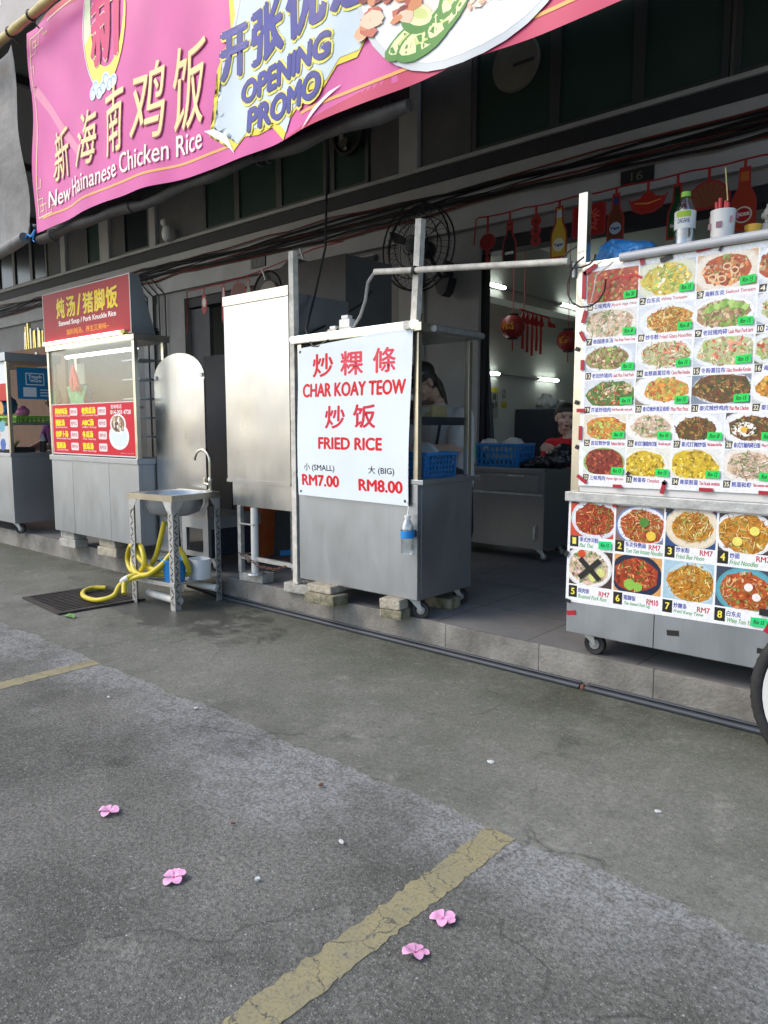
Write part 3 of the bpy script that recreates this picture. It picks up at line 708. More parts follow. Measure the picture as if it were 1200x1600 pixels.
B.poly([(-6.0, 4.46), (-5.2, 4.35), (-5.3, 4.46)], 'c03040')
cream = 'f4d9a8'; B.d += .001
B.strip([(-6.09, 2.995), (-3.62, 2.995)], .016, 'f0b060'); B.strip([(-3.0, 2.985), (-.55, 2.985)], .016, 'f0b060')
B.strip([(-6.155, 4.28), (-6.155, 3.12)], .010, cream); B.strip([(-5.85, 4.41), (-.55, 4.41)], .010, cream)
def key(x, y, s, fx, fy):
    for P in ([(0, 0), (1.6, 0), (1.6, 1), (.5, 1), (.5, .5), (1.1, .5)], [(0, 0), (0, 1.6), (1, 1.6), (1, .5)], [(0, 1.6), (0, 2.6), (.6, 2.6), (.6, 3.4)], [(1.6, 0), (2.6, 0), (2.6, .6), (3.4, .6)]):
        B.strip([(x + fx * a * s, y + fy * b * s) for a, b in P], .011, cream)
key(-6.155, 4.40, .085, 1, -1); key(-6.155, 3.01, .085, 1, 1)
B.d += .001
# emblem: crescent, cloud and the shop's first character
cx, cy = -4.98, 4.10
outer = [(cx + .31 * math.cos(a), cy + .44 * math.sin(a)) for a in [R(100 + k * 10) for k in range(27)]]
inner = [(cx + .05 + .24 * math.cos(a), cy + .05 + .37 * math.sin(a)) for a in [R(360 - k * 10) for k in range(27)]]
for i in range(26):
    j = 26 - i; B.poly([outer[i], outer[i + 1], inner[j - 1], inner[j]], 'f6ee5a' if i > 8 else 'e9f0c8')
B.strip([(x - .012, y) for x, y in outer[:15]], .012, 'e8eef0')
B.text('新', cx - .2, cy - .28, cx + .24, cy + .36, 'd8336e', bold=.016, shear=.12, halo=(('f8e9c4', .018, (0, 0)),))
for k in range(7): B.poly(ell(cx - .22 + k * .055, cy - .42 + .03 * math.sin(k * 2), .055, .045, 14), 'dfeef6')
for k in range(7): B.strip([(cx - .22 + k * .055 + .035 * math.cos(a), cy - .42 + .03 * math.sin(k * 2) + .028 * math.sin(a)) for a in [i * .7 for i in range(7)]], .006, '7fa3c0')
for k in range(5): B.poly(ell(cx + .37 + k * .05, cy + .18 - .03 * k + .02 * math.sin(k * 3), .045, .03, 12), 'dfeef6')
for k in range(5): B.strip([(cx + .37 + k * .05 + .03 * math.cos(a), cy + .18 - .03 * k + .02 * math.sin(a)) for a in [i * .7 for i in range(7)]], .006, '7fa3c0')
# shop name
for ch, u0, u1, v0, v1 in (('新', -5.92, -5.58, 3.22, 3.57), ('海', -5.47, -5.17, 3.21, 3.60), ('南', -5.05, -4.74, 3.20, 3.63), ('鸡', -4.68, -4.30, 3.20, 3.66), ('饭', -4.26, -3.88, 3.19, 3.66)):
    B.text(ch, u0, v0, u1 - .04, v1, 'f5e0a0', bold=.002, shear=.14, halo=(('a83a4a', .003, (.006, -.007)),))
B.text('New Hainanese Chicken Rice', -5.965, 3.045, -3.93, 3.17, 'f3f0e0', bold=.002)
B.d = .004
# white burst with yellow edge
burst = [(-3.30, 4.46), (-3.42, 4.1), (-3.62, 3.95), (-3.60, 3.62), (-3.72, 3.45), (-3.60, 3.38), (-3.76, 3.27), (-3.66, 3.2), (-3.80, 3.12), (-3.62, 3.09), (-3.57, 2.985), (-3.47, 3.04), (-3.36, 3.02), (-3.24, 3.03),
         (-3.14, 2.935), (-3.08, 3.02), (-2.99, 3.06), (-2.9, 3.10), (-2.80, 3.08), (-2.72, 3.16), (-2.60, 3.16), (-2.5, 3.3), (-2.3, 3.2), (-1.2, 3.2), (-1.2, 4.46)]
c0 = (-2.6, 3.8)
B.poly([(c0[0] + (x - c0[0]) * 1.03 - .012, y - .03 if y < 4.4 else y) for x, y in burst], 'e9d838'); B.d += .0016; B.poly(burst, 'cddde6'); B.d += .0012
for P in ([(-3.90, 3.13), (-3.80, 3.12), (-3.68, 3.06), (-3.60, 2.94), (-3.70, 3.02)], [(-2.99, 2.90), (-2.9, 2.97), (-2.78, 3.02), (-2.70, 3.03), (-2.82, 2.985)]): B.poly(P, 'eef4f6')
B.strip([(-3.72, 4.4), (-3.5, 3.9), (-3.62, 3.6)], .02, 'f0dfe8')
navy = '3c3f95'; B.d += .0005
HL = (('f3e86a', .020, (.006, -.006)), ('4a4f40', .003, (.011, -.010)))
for ch, u0, u1, v0, v1 in (('开', -3.72, -3.50, 3.36, 3.60), ('张', -3.45, -3.16, 3.36, 3.62), ('优', -3.11, -2.82, 3.37, 3.64), ('惠', -2.77, -2.48, 3.38, 3.65)):
    B.text(ch, u0, v0, u1, v1, navy, bold=.016, halo=HL)
B.text('OPENING', -3.54, 3.19, -2.785, 3.305, navy, bold=.011, shear=.05, halo=HL)
B.text('PROMO', -3.475, 3.025, -2.845, 3.145, navy, bold=.011, shear=.05, halo=HL)
# the plate of chicken rice
B.d = .008
B.poly(ell(-1.98, 3.50, .66, .60, 40), 'cfd6da'); B.d += .0008; B.poly(ell(-1.98, 3.515, .64, .58, 40), 'eef0f2'); B.d += .0008; B.poly(ell(-1.98, 3.55, .52, .46, 36), 'f6e6dd')
rr = random.Random(5); B.d += .0008
for k in range(260):
    a, q = rr.uniform(0, 6.3), math.sqrt(rr.random()); px, py = -1.86 + math.cos(a) * q * .27, 3.27 + math.sin(a) * q * .17
    a2 = rr.uniform(0, 6.3); B.poly(wob((px, py), .018, 6, .2, rr, 1.2, .5, a2), rr.choice(('f3e7d2', 'e8d6b8', 'f7efe0', 'dcc39a', 'eeb9a0')))
for k, (px, py, l, ww, ang) in enumerate(((-2.28, 3.10, .25, .062, .25), (-2.20, 3.07, .27, .07, .15), (-2.08, 3.12, .22, .07, .5), (-2.25, 3.17, .16, .06, -.5), (-2.05, 3.2, .17, .06, .95))):
    B.poly(wob((px, py), 1, 16, .03, rr, l * .62, ww, ang), '4f8f3a'); B.poly(wob((px + .012, py + .012), 1, 16, .03, rr, l * .57, ww * .72, ang), 'e9efb6'); B.poly(wob((px + .02, py + .015), 1, 12, .08, rr, l * .36, ww * .35, ang), 'd3dd8a')
for k in range(46):
    px, py = rr.uniform(-2.58, -2.24), rr.uniform(3.2, 3.44)
    B.poly(wob((px, py), rr.uniform(.02, .05), 7, .3, rr, 1.4, .7, rr.uniform(-.6, .3)), rr.choice(('b5482e', '9c2f24', 'd78a5a', 'e6b58a', '7c1d1a', 'f0cdb0', 'c4634a')))
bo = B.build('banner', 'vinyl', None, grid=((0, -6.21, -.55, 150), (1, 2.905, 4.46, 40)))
bo.name = 'promo_banner'
tag(bo, 'huge pink banner with gold characters and a white opening promo burst', 'banner')
t = thing('blue_twine', (-6.25, 2.8, 2.9), 'thin blue twine tying the lower left corner of the pink banner', 'twine')
MB().tube([(-6.22, 2.8, 2.93), (-6.30, 2.8, 2.89), (-6.36, 2.8, 2.92), (-6.42, 2.81, 2.90)], .008, 5).build('twine', 'blue', t)
MB().tube([(-6.23, 2.8, 2.92), (-6.27, 2.8, 2.86), (-6.24, 2.8, 2.84)], .006, 5).build('loose_end', 'blue', t)

# ---------------------------------------------------------------- carts
def caster(par, x, y, z0=S, r=.052, yaw=0., h=.12):
    X = Matrix.Translation((x, y, z0)) @ Matrix.Rotation(yaw, 4, 'Z')
    f = MB(X); f.box((-.03, -.03, h - .008), (.03, .03, h))
    for s_ in (-1, 1): f.prism([(-.028, h - .008), (.028, h - .008), (.046, r), (.03, r - .012), (.022, r + .006)], s_ * .022 - .002, s_ * .022 + .002)
    fr = f.build('caster', 'galv', par)
    MB(X).lathe([(.0, -.012), (r * .55, -.014), (r * .62, -.017), (r * .92, -.018), (r, -.010), (r, .010), (r * .92, .018), (r * .62, .017), (r * .55, .014), (0, .012)], (.034, 0, r), 'y', 22).build('wheel', 'rubber', fr, True)
    MB(X).lathe([(.0, -.019), (r * .45, -.019), (r * .5, -.0142), (r * .5, .0142), (r * .45, .019), (0, .019)], (.034, 0, r), 'y', 16).build('hub', 'grey_plastic', fr, True)
    return fr
def post(par, x, y, z0, z1, w=.034, m='frame', name='post'): return MB().box((x - w / 2, y - w / 2, z0), (x + w / 2, y + w / 2, z1), .003).build(name, m, par)

# --- fried noodle stall with the white sign
t = thing('noodle_cart', (-3.22, 3.66, S), 'stainless stall cart with glass top carrying the white char koay teow sign', 'food cart')
X0, X1, Y0, Y1 = -3.735, -2.70, 3.385, 3.95
MB().box((X0, Y0, .30), (X1, Y1, 1.0), .004).build('cabinet', 'steel', t)
MB().box((X0 - .006, Y0 - .008, 1.0), (X1 + .045, Y1 + .03, 1.03), .004).build('counter_top', 'steel_dark', t)
for x, y in ((X0 + .02, Y0 + .02), (X1 - .02, Y0 + .02), (X1 - .02, Y1 - .03), (X0 + .02, Y1 - .03)): post(t, x, y, 1.03, 1.885, .036)
MB().box((X0 - .03, Y0 - .02, 1.886), (X1 + .035, Y1 + .03, 1.935), .006).build('roof', 'frame', t)
MB().tube([(X1 + .0355, Y0 + .1, 1.91), (X1 + .0355, Y1 + .04, 1.91)], .02, 8).build('roof_roll', 'galv', t)
MB().box((X1 - .02, Y0 + .04, 1.04), (X1 - .014, Y1 - .05, 1.88)).build('side_glass', 'glass', t)
MB().box((X0 + .04, Y0 + .06, 1.355), (X1 - .045, Y1 - .12, 1.385)).build('shelf', 'steel_dark', t)
MB().box((X1 - .034, Y0 + .05, 1.35), (X1 - .0201, Y1 - .05, 1.40)).build('shelf_bar', 'navy', t)
MB().tube([(X0 - .02, Y0 - .026, 1.915), (X1 + .01, Y0 - .026, 1.925)], .022, 12).build('tube_light', 'lamp_soft', t, True)
MB().box((X1 - .075, Y0 - .05, 1.90), (X1 - .03, Y0 - .0205, 1.945)).build('light_end_cap', 'dirty_white', t)
for x, y in ((X1 - .05, Y0 + .05), (X1 - .09, Y1 - .05), (X0 + .08, Y1 - .06)): caster(t, x, y, yaw=.5)
MB().box((X1 + .0005, Y0 + .04, .34), (X1 + .003, Y0 + .045, .98)).build('seam', 'steel_dark', t)
pole = MB(); pole.tube([(-2.735, 3.40, 1.936), (-2.700, 3.40, 2.51)], .030, 4); pole.build('corner_pole', 'dirty_white', t)
# white sign
sgn = Print(lambda u, v, d: (u + .006 * math.sin(v * 4), 3.358 - .0045 * math.sin(u * 5.2 + 1) - .003 * math.sin(v * 6.5) - d, v), 2e-5, 2e-4)
sgn.poly([(-3.705, .885), (-2.75, .872), (-2.728, 1.915), (-3.70, 1.852)], 'e3edf2')
rd = 'd5232f'; rl = 'e0485a'
for ch, a_, b_, z in (('炒', -3.555, -3.375, 1.66), ('粿', -3.305, -3.12, 1.662), ('條', -3.035, -2.86, 1.665)): sgn.text(ch, a_, z, b_, z + .145, rl if ch != '炒' else rd, bold=.0045)
sgn.text('CHAR KOAY TEOW', -3.648, 1.534, -2.778, 1.618, rd, bold=.005)
for ch, a_, b_, z in (('炒', -3.435, -3.265, 1.33), ('饭', -3.19, -3.01, 1.335)): sgn.text(ch, a_, z, b_, z + .142, 'd02a40', bold=.0045)
sgn.text('FRIED RICE', -3.495, 1.198, -2.955, 1.272, rd, bold=.005)
sgn.text('小 (SMALL)', -3.64, 1.045, -3.355, 1.10, '2a2c30', bold=.001); sgn.text('大 (BIG)', -3.065, 1.045, -2.855, 1.10, '2a2c30', bold=.001)
sgn.text('RM7.00', -3.66, .955, -3.32, 1.025, 'd81f2c', bold=.005); sgn.text('RM8.00', -3.145, .945, -2.795, 1.015, 'd81f2c', bold=.005)
for u, v in ((-3.68, 1.83), (-2.745, 1.885), (-3.68, .91), (-2.775, .90)): sgn.poly(ell(u, v, .010, .010, 12), '4a4a4a')
o = sgn.build('menu_sign', 'print', None, grid=((0, -3.71, -2.72, 14), (1, .87, 1.92, 16)))
tag(o, 'white vinyl sign reading CHAR KOAY TEOW and FRIED RICE in red', 'sign')
# things on and in the noodle cart
def crate(name, x0, y0, x1, y1, z0, z1, m, label, cat, rows=4, cols=8, taper=.012, cont=None):
    t_ = thing(name, ((x0 + x1) / 2, (y0 + y1) / 2, z0), label, cat)
    bs = MB(); bs.box((x0 + taper, y0 + taper, z0), (x1 - taper, y1 - taper, z0 + .012)); bs.build('bottom', m, t_)
    g_ = MB(); th = .005
    h = z1 - z0
    def side(fx, L_, n_):
        for k in range(rows + 1):
            za = z0 + h * k / (rows + .0) * .86; g_.add(*fx(0, L_, za, za + (.35 if k in (0,) else .28) * h / rows))
        for k in range(n_ + 1):
            u = L_ * k / n_; g_.add(*fx(u - L_ / n_ * .22, u + L_ / n_ * .22, z0, z0 + h * .98))
    def mk(ox, oy, dx, dy, nx_, ny_):
        def fx(u0, u1, za, zb):
            P = []
            for w in (0, th):
                for u, z in ((u0, za), (u1, za), (u1, zb), (u0, zb)):
                    k = taper * (1 - (z - z0) / h); P.append((ox + dx * u + nx_ * (k + w), oy + dy * u + ny_ * (k + w), z))
            return P, [(0, 1, 2, 3), (7, 6, 5, 4), (0, 4, 5, 1), (1, 5, 6, 2), (2, 6, 7, 3), (3, 7, 4, 0)]
        return fx
    side(mk(x0, y0, 1, 0, 0, 1), x1 - x0, cols); side(mk(x0, y1, 1, 0, 0, -1), x1 - x0, cols)
    c2 = max(3, int(cols * (y1 - y0) / (x1 - x0))); side(mk(x0, y0, 0, 1, 1, 0), y1 - y0, c2); side(mk(x1, y0, 0, 1, -1, 0), y1 - y0, c2)
    g_.build('lattice', m, t_)
    r_ = MB(); w = .012
    r_.box((x0 - w, y0 - w, z1 - .022), (x1 + w, y0 + .006, z1)); r_.box((x0 - w, y1 - .006, z1 - .022), (x1 + w, y1 + w, z1)); r_.box((x0 - w, y0 + .006, z1 - .022), (x0 + .006, y1 - .006, z1)); r_.box((x1 - .006, y0 + .006, z1 - .022), (x1 + w, y1 - .006, z1))
    r_.build('rim', m, t_); return t_
crate('plastic_basket', -2.985, 3.55, -2.765, 3.86, 1.031, 1.185, 'blue', 'blue plastic basket behind the side glass of the white sign stall', 'basket', 4, 7)
t = thing('plastic_tray', (-2.87, 3.7, 1.18), 'pale plastic lid standing in the blue basket of the white sign stall', 'lid')
MB().prism([(-2.975 + .2 * k / 10, 1.16 + .085 * math.sin(math.pi * (.12 + .8 * k / 10))) for k in range(11)] + [(-2.775, 1.16), (-2.975, 1.16)], 3.66, 3.70).build('lid', 'tub', t)
t = thing('yellow_packet', (-2.82, 3.72, 1.386), 'yellow paper packet on the shelf behind the side glass', 'packet')
MB().box((-2.87, 3.60, 1.386), (-2.755, 3.75, 1.475), .01).build('packet', mat('yellow_paper', (.42, .33, .15), .7, var=.15, vscale=12), t, jit=.006)
MB().box((-2.85, 3.598, 1.40), (-2.78, 3.599, 1.46)).build('label', 'dirty_white', t)
t = thing('brown_box', (-2.98, 3.72, 1.386), 'dark brown carton on the stall shelf beside the yellow packet', 'carton')
MB().box((-3.15, 3.60, 1.386), (-2.885, 3.78, 1.505), .006).build('carton', mat('maroon_board', (.10, .035, .03), .7), t)
t = thing('socket_box', (-3.32, 3.45, 1.936), 'white plug adapters on an extension socket on the stall roof', 'socket')
MB().box((-3.46, 3.40, 1.936), (-3.25, 3.47, 1.962), .004).build('socket_strip', 'dirty_white', t)
MB().box((-3.36, 3.405, 1.963), (-3.27, 3.46, 2.015), .005).build('adapter', 'white_plastic', t); MB().box((-3.345, 3.41, 2.016), (-3.29, 3.455, 2.04), .004).build('plug', 'white_plastic', t)
MB().box((-3.45, 3.41, 1.963), (-3.40, 3.45, 1.982), .004).build('plug', 'white_plastic', t)
t = thing('cardboard_flap', (-2.9, 3.45, 1.936), 'crumpled brown cardboard strip lying on the stall roof beside the pole', 'cardboard')
MB().add([(-3.12, 3.42, 1.945), (-2.80, 3.42, 1.95), (-2.745, 3.43, 2.01), (-2.745, 3.5, 2.0), (-2.80, 3.52, 1.95), (-3.12, 3.5, 1.942)], [(0, 1, 4, 5), (1, 2, 3, 4)]).build('flap', mat('cardboard', (.36, .27, .16), .9, var=.2, vscale=15), t)
def bottle(t_, x, y, z, h, r, cap, lab, water=True):
    s_ = h / .24
    pr = [(0, 0), (r * .9, 0), (r, .012 * s_), (r * .96, .03 * s_), (r, .045 * s_), (r * .95, .06 * s_), (r, .075 * s_), (r, .15 * s_), (r * .94, .168 * s_), (r * .72, .195 * s_), (r * .40, .214 * s_), (r * .38, .222 * s_)]
    MB().lathe(pr, (x, y, z), 'z', 20).build('bottle_body', 'bottle_clear', t_, True)
    MB().lathe([(0, .238 * s_), (r * .46, .238 * s_), (r * .48, .219 * s_), (r * .46, .219 * s_), (0, .219 * s_)], (x, y, z), 'z', 16).build('cap', cap, t_)
t = thing('water_bottle', (-2.74, 3.345, .59), 'clear water bottle with blue label hung on the front of the stall cabinet', 'bottle')
bottle(t, -2.735, 3.335, .590, .235, .040, 'white_plastic', None)
MB().lathe([(.0408, .098), (.0412, .103), (.0412, .138), (.0408, .142)], (-2.735, 3.335, .590), 'z', 20).build('label', 'blue', t)
MB().tube([(-2.735, 3.335, .82), (-2.74, 3.35, .87), (-2.76, 3.355, .9)], .003, 4).build('string', 'white_plastic', t)

# --- steel door shaped stall to the left of it
t = thing('steel_stall', (-4.2, 3.6, S), 'tall mirror bright steel cabinet on thin legs left of the white sign', 'steel stall')
MB().box((-4.545, 3.40, .955), (-3.835, 3.43, 2.215)).build('front_sheet', 'steel_bright', t)
MB().box((-4.55, 3.393, 2.216), (-3.83, 3.44, 2.285), .004).build('top_cap', 'frame', t)
MB().box((-4.548, 3.394, .93), (-3.832, 3.4305, .9545)).build('bottom_lip', 'steel_bright', t)
MB().box((-4.50, 3.41, .755), (-3.838, 4.0, .929)).build('tray_box', 'steel_bright', t)
MB().box((-4.52, 3.432, .956), (-4.50, 4.0, 2.25)).build('side_sheet', 'steel_dark', t); MB().box((-3.87, 3.432, .956), (-3.85, 4.0, 2.25)).build('side_sheet', 'steel_dark', t)
post(t, -3.795, 3.415, .25, 2.50, .046, 'dirty_white', 'tall_post'); post(t, -4.425, 3.42, .255, .7545, .036, 'galv', 'leg'); post(t, -4.43, 3.95, S, .7545, .036, 'galv', 'leg'); post(t, -3.86, 3.95, S, .7545, .036, 'galv', 'leg')
MB().box((-4.407, 3.405, .355), (-3.8185, 3.43, .385)).build('rail', 'galv', t)
MB().box((-4.42, 3.39, .62), (-4.24, 3.4, .63)).build('tie_bar', 'galv', t)
t = thing('drain_pipe', (-4.26, 3.44, S), 'white plastic drain pipe standing under the tall steel cabinet', 'pipe')
MB().tube([(-4.265, 3.42, .26), (-4.262, 3.42, .75)], .028, 14).build('pipe', 'pvc', t, True)
MB().lathe([(0, 0), (.07, 0), (.065, .014), (0, .016)], (-4.265, 3.42, .253), 'z', 16).build('pipe_foot', 'galv', t)
t = thing('orange_bin', (-5.1, 4.2, S), 'big orange plastic bin in the shade under the steel cabinet', 'bin')
MB().lathe([(0, 0), (.14, 0), (.16, .42), (.17, .42), (.17, .45), (.15, .45), (.13, .02), (0, .02)], (-5.25, 4.25, S), 'z', 28).build('bin_body', 'orange', t, True)
MB().lathe([(.1705, .395), (.177, .395), (.177, .452), (.1705, .452)], (-5.25, 4.25, S), 'z', 28).build('rim', 'orange', t)
t = thing('blue_plank', (-4.5, 4.1, .3), 'blue painted bar lying low behind the legs of the steel cabinet', 'bar')
MB().tube([(-4.75, 4.1, .27), (-4.15, 4.1, .36)], .03, 4).build('bar', 'blue_deep', t)
def chain(name, pts, label):
    t_ = thing(name, pts[0], label, 'chain'); g_ = MB(); P = [Vector(p) for p in pts]; k = 0
    for a_, b_ in zip(P, P[1:]):
        n_ = max(1, int((b_ - a_).length / .026))
        for i in range(n_):
            c_ = a_.lerp(b_, (i + .5) / n_); d = (b_ - a_).normalized(); s_ = d.orthogonal().normalized(); s_ = s_ if k % 2 else d.cross(s_)
            g_.tube([c_ + d * .016 * math.cos(q) + s_ * .009 * math.sin(q) for q in [j * math.pi / 4 for j in range(9)]], .0035, 4, False); k += 1
    g_.build('links', 'rust', t_)
chain('rusty_chain', [(-4.42, 3.39, .40), (-4.3, 3.385, .37), (-4.18, 3.38, .33), (-4.0, 3.385, .325), (-3.9, 3.40, .36)], 'rusty chain slung between the legs of the tall steel cabinet')
chain('rusty_chain', [(-5.08, 3.2, .78), (-5.05, 3.2, .6), (-4.95, 3.2, .45), (-4.86, 3.2, .36)], 'rusty chain hanging beside the yellow hose under the sink')

# --- thai food stall on the right
t = thing('thai_food_cart', (-.9, 3.7, S), 'long stainless stall cart at the right covered with food photo menus', 'food cart')
X0, X1, Y0, Y1 = -1.745, -.22, 3.405, 4.1
MB().box((X0 + .012, Y0, .293), (-1.2815, Y1, .968), .003).build('cabinet', 'steel', t); MB().box((-1.2785, Y0, .293), (X1, Y1, .968), .003).build('cabinet', 'steel', t)
MB().box((X0 - .005, Y0 - .02, .969), (X1 + .02, Y1 + .02, 1.018), .005).build('counter_top', 'galv', t)
post(t, X0 + .035, Y0 + .028, 1.0185, 2.46, .046, 'frame', 'corner_post')
post(t, X1 - .03, Y0 + .028, 1.0185, 2.08, .05, 'frame'); post(t, X0 + .035, Y1 - .03, 1.0185, 2.10, .04, 'frame'); post(t, X1 - .03, Y1 - .03, 1.0185, 2.10, .04, 'frame')
MB().box((X0 + .0615, Y0 + .002, 1.0185), (X1 - .0555, Y0 + .04, 1.062), .003).build('bottom_rail', 'white_metal', t)
MB().box((X0 + .0615, Y0 - .004, 2.075), (X1 + .02, Y0 + .05, 2.128), .003).build('top_rail', 'frame', t)
MB().box((X0 + .0615, Y0 + .0505, 2.10), (X1 + .02, Y1 + .02, 2.13)).build('roof', 'steel_dark', t)
MB().tube([(-1.50, Y0 - .022, 2.122), (X1, Y0 - .022, 2.128)], .020, 14).build('tube_light', mat('tube_cover', (.52, .54, .57), .35), t, True)
MB().box((X0 - .004, Y0 - .012, 2.065), (X0 + .0085, Y0 + .05, 2.135)).build('bracket', 'white_metal', t)
MB().box((X0 + .066, Y0 + .045, 1.065), (X1 - .06, Y0 + .0495, 2.07)).build('front_glass', 'glass', t)
for x, y, a_ in ((-1.64, 3.48, .1), (-.35, 3.48, 0), (-1.6, 4.0, .3)): caster(t, x, y, yaw=a_, r=.055, h=.112)

# ---------------------------------------------------------------- food photo menus on the right stall
PAL = dict(red=('a8432a', 'c25a33', '8c2f22', 'd98a4a', '6f8a3a', 'e0a070', 'b53a2a'), yellow=('d9c14a', 'e6d884', 'c9d26a', 'e9b93e', 'a9c46a', 'f0ead0', '8fae4a'), soup=('b4552a', 'c9743a', 'e2a060', '9c3f20', 'd9b890', '7f9a4a'),
           pale=('d9c2a8', 'c9a98a', 'e8dccb', 'a8b58a', 'b08a6a', '6f8a4a', 'd8b8b0'), noodle=('c98a2f', 'd9a648', 'a8702a', 'e8c878', '9aa84a', 'b5652a', 'f0dca0'), mince=('a8875f', '8f6f4c', 'c2a57e', 'd8c2a0', '6f9a3f', '7a5a3c', '9aba5a'),
           dark=('6b4a30', '8a6238', '4f5a2a', 'a88040', '3f4a22', 'b59a5a', '7a3a24'), green=('4f7a34', '6f9a44', 'b53a2a', 'c9a070', '3a5f2c', 'd8c8a8', '8a5a34'), crab=('d98a3a', 'c9b85a', 'b9c86a', 'e0a050', 'c05a3a', 'a8b850'),
           omelet=('d8b92e', 'e6cc54', 'c9a428', 'b8942a', 'e9d878', 'a88a2a'), pork=('7f3024', '9c4030', '6a2620', 'b55a40', '8c3a2a'), salad=('b8c48a', 'd8c0a0', 'e0a080', '8fae5a', 'c9503a', 'e8dcc0', 'd9d2b0'))
up = Print(on_y(3.398), 2e-5)
up.poly([(-1.685, 1.05), (-.20, 1.062), (-.20, 2.105), (-1.685, 2.100)], 'eef0f2')
wn_, blu, eng = 'f0ead8', '4a4fa8', 'c0405a'
cols4 = [-1.668, -1.411, -1.155, -.903, -.65]; cols6 = [-1.664, -1.443, -1.226, -1.004, -.785]
spec = [
 [(1, '三味鸡肉', 'Ayam tiga rasa', 'red', 'chunk', 'b05a3a', None), (2, '白东炎', 'White Tomyam', 'yellow', 'mix', 'b8c4d8', 'd9dcc8'), (3, '海鲜东炎', 'Seafood Tomyam', 'soup', 'chunk', 'd8b48a', 'e8dfd0'), (4, '海鲜', 'Seafood', 'soup', 'chunk', 'c8d0da', 'e6ecf2')],
 [(7, '泰国建条汤', 'Thai Kuay Teow Soup', 'pale', 'mix', 'dfe0e0', 'e9e6df'), (8, '炒冬粉', 'Fried Glass Noodles', 'noodle', 'noodle', 'd5dde6', 'e6ecf2'), (9, '老挝猪肉碎', 'Laab Moo Pork larb', 'mince', 'chunk', 'e3e6ea', 'eef0f2'), (10, '凉拌', 'Salad', 'salad', 'mix', '8a9ab0', 'e0e4e8')],
 [(13, '老挝炒猪肉', 'Laab Moo Fried Pork', 'mince', 'mix', 'c6cfdd', 'dfe6ef'), (14, '金慈面葛拉布', 'Cinta Mee Kerabu', 'salad', 'noodle', 'd9dde2', 'e9eef2'), (15, '冬粉葛拉布', 'Glass Noodles Kerabu', 'salad', 'mix', 'bfcad6', 'e4e9ee'), (16, '海鲜沙拉', 'Seafood Kerabu', 'salad', 'mix', '5f6f60', 'dfe4e4')],
 [(19, '芥蓝炒烧肉', 'Fried Kana with roast pork', 'green', 'mix', 'd5d9e0', 'e8ecf0'), (20, '泰式辣炒臭豆和虾', 'Phat Phet Petai', 'crab', 'chunk', '8a7f70', 'e9ecef'), (21, '泰式辣炒鸡肉', 'Phat Phet Chicken', 'dark', 'mix', '7f8da0', 'dfe5ee'), (22, '泰式炒饭', 'Fried rice', 'noodle', 'chunk', 'c9ccd0', 'eceff0')]]
spec6 = [
 [(25, '峇拉煎炒饭', 'Belacan fried rice', 'crab', 'mix', 'dfd8c8', 'f0eee6'), (26, '泰式打抛烧肉白饭', 'Thai basil roast pork', 'pale', 'mix', 'd9d4cc', 'eceae4'), (27, '泰式打抛炒饭', 'Phat Kaphrao Fried Rice', 'dark', 'mix', 'dde2ea', 'eef1f5'), (28, '泰式打抛肉碎白饭', 'Phat Kaphrao', 'dark', 'mix', '4a4f58', 'e9ebee')],
 [(32, '三味鸡肉', 'Ayam tiga rasa', 'pork', 'chunk', 'dfe4e0', '9ab86a'), (33, '煎蛋卷', 'Omelet', 'omelet', 'chunk', 'e4e4da', 'eeeee4'), (34, '臭菜煎蛋', 'Thai Acacia omelette', 'omelet', 'chunk', 'e6e8e4', 'ecebe0'), (35, '煎蛋和虾', 'Thai omelette with prawn', 'pale', 'noodle', 'd9dde4', 'e8e4dc')]]
TAGS = []
def menu_cell(P, u0, w, zt, zb, cap, item, seed, tagtxt='Rm 15'):
    keep = P.d
    n, zh, en, pal, kind, bgc, plate = item
    P.dish(u0, zb, u0 + w, zt, bgc, plate, PAL[pal], seed, kind, n=190, mound=.40 if plate else .55)
    P.poly([(u0 + .003, cap - .006), (u0 + .030, cap - .006), (u0 + .034, cap + .026), (u0 + .003, cap + .026)], '3a3a38')
    P.text(str(n), u0 + .008, cap, u0 + .027, cap + .020, 'f0ead0', bold=.0006)
    zw = min(.020 * len(zh), w * .5); P.text(zh, u0 + .038, cap - .001, u0 + .038 + zw, cap + .021, blu, bold=.0008)
    e0 = u0 + .038 + zw + .006; P.text(en, e0, cap, min(u0 + w - .004, e0 + .0095 * len(en)), cap + .017, eng, bold=.0005)
    TAGS.append((u0 + w - .066, zb + .004, tagtxt)); P.d = keep
caps4 = (1.903, 1.738, 1.575, 1.412); tops4 = (2.078, 1.893, 1.728, 1.565); prices = {1: 'Rm 20', 7: 'Rm 8', 8: 'Rm 8', 13: 'Rm 12', 25: 'Rm 10', 26: 'Rm 10', 27: 'Rm 8', 34: 'Rm 12'}
sd = 10
for r_ in range(4):
    for c_ in range(4):
        it = spec[r_][c_]; menu_cell(up, cols4[c_], cols4[c_ + 1] - cols4[c_] - .007, tops4[r_], caps4[r_] + .028, caps4[r_], it, sd, tagtxt=prices.get(it[0], 'Rm 15')); sd += 1
for r_, (cap, zt) in enumerate(((1.252, 1.400), (1.082, 1.242))):
    for c_ in range(4):
        it = spec6[r_][c_]; menu_cell(up, cols6[c_], cols6[c_ + 1] - cols6[c_] - .007, zt, cap + .028, cap, it, sd, tagtxt=prices.get(it[0], 'Rm 15')); sd += 1
up.d += .0011
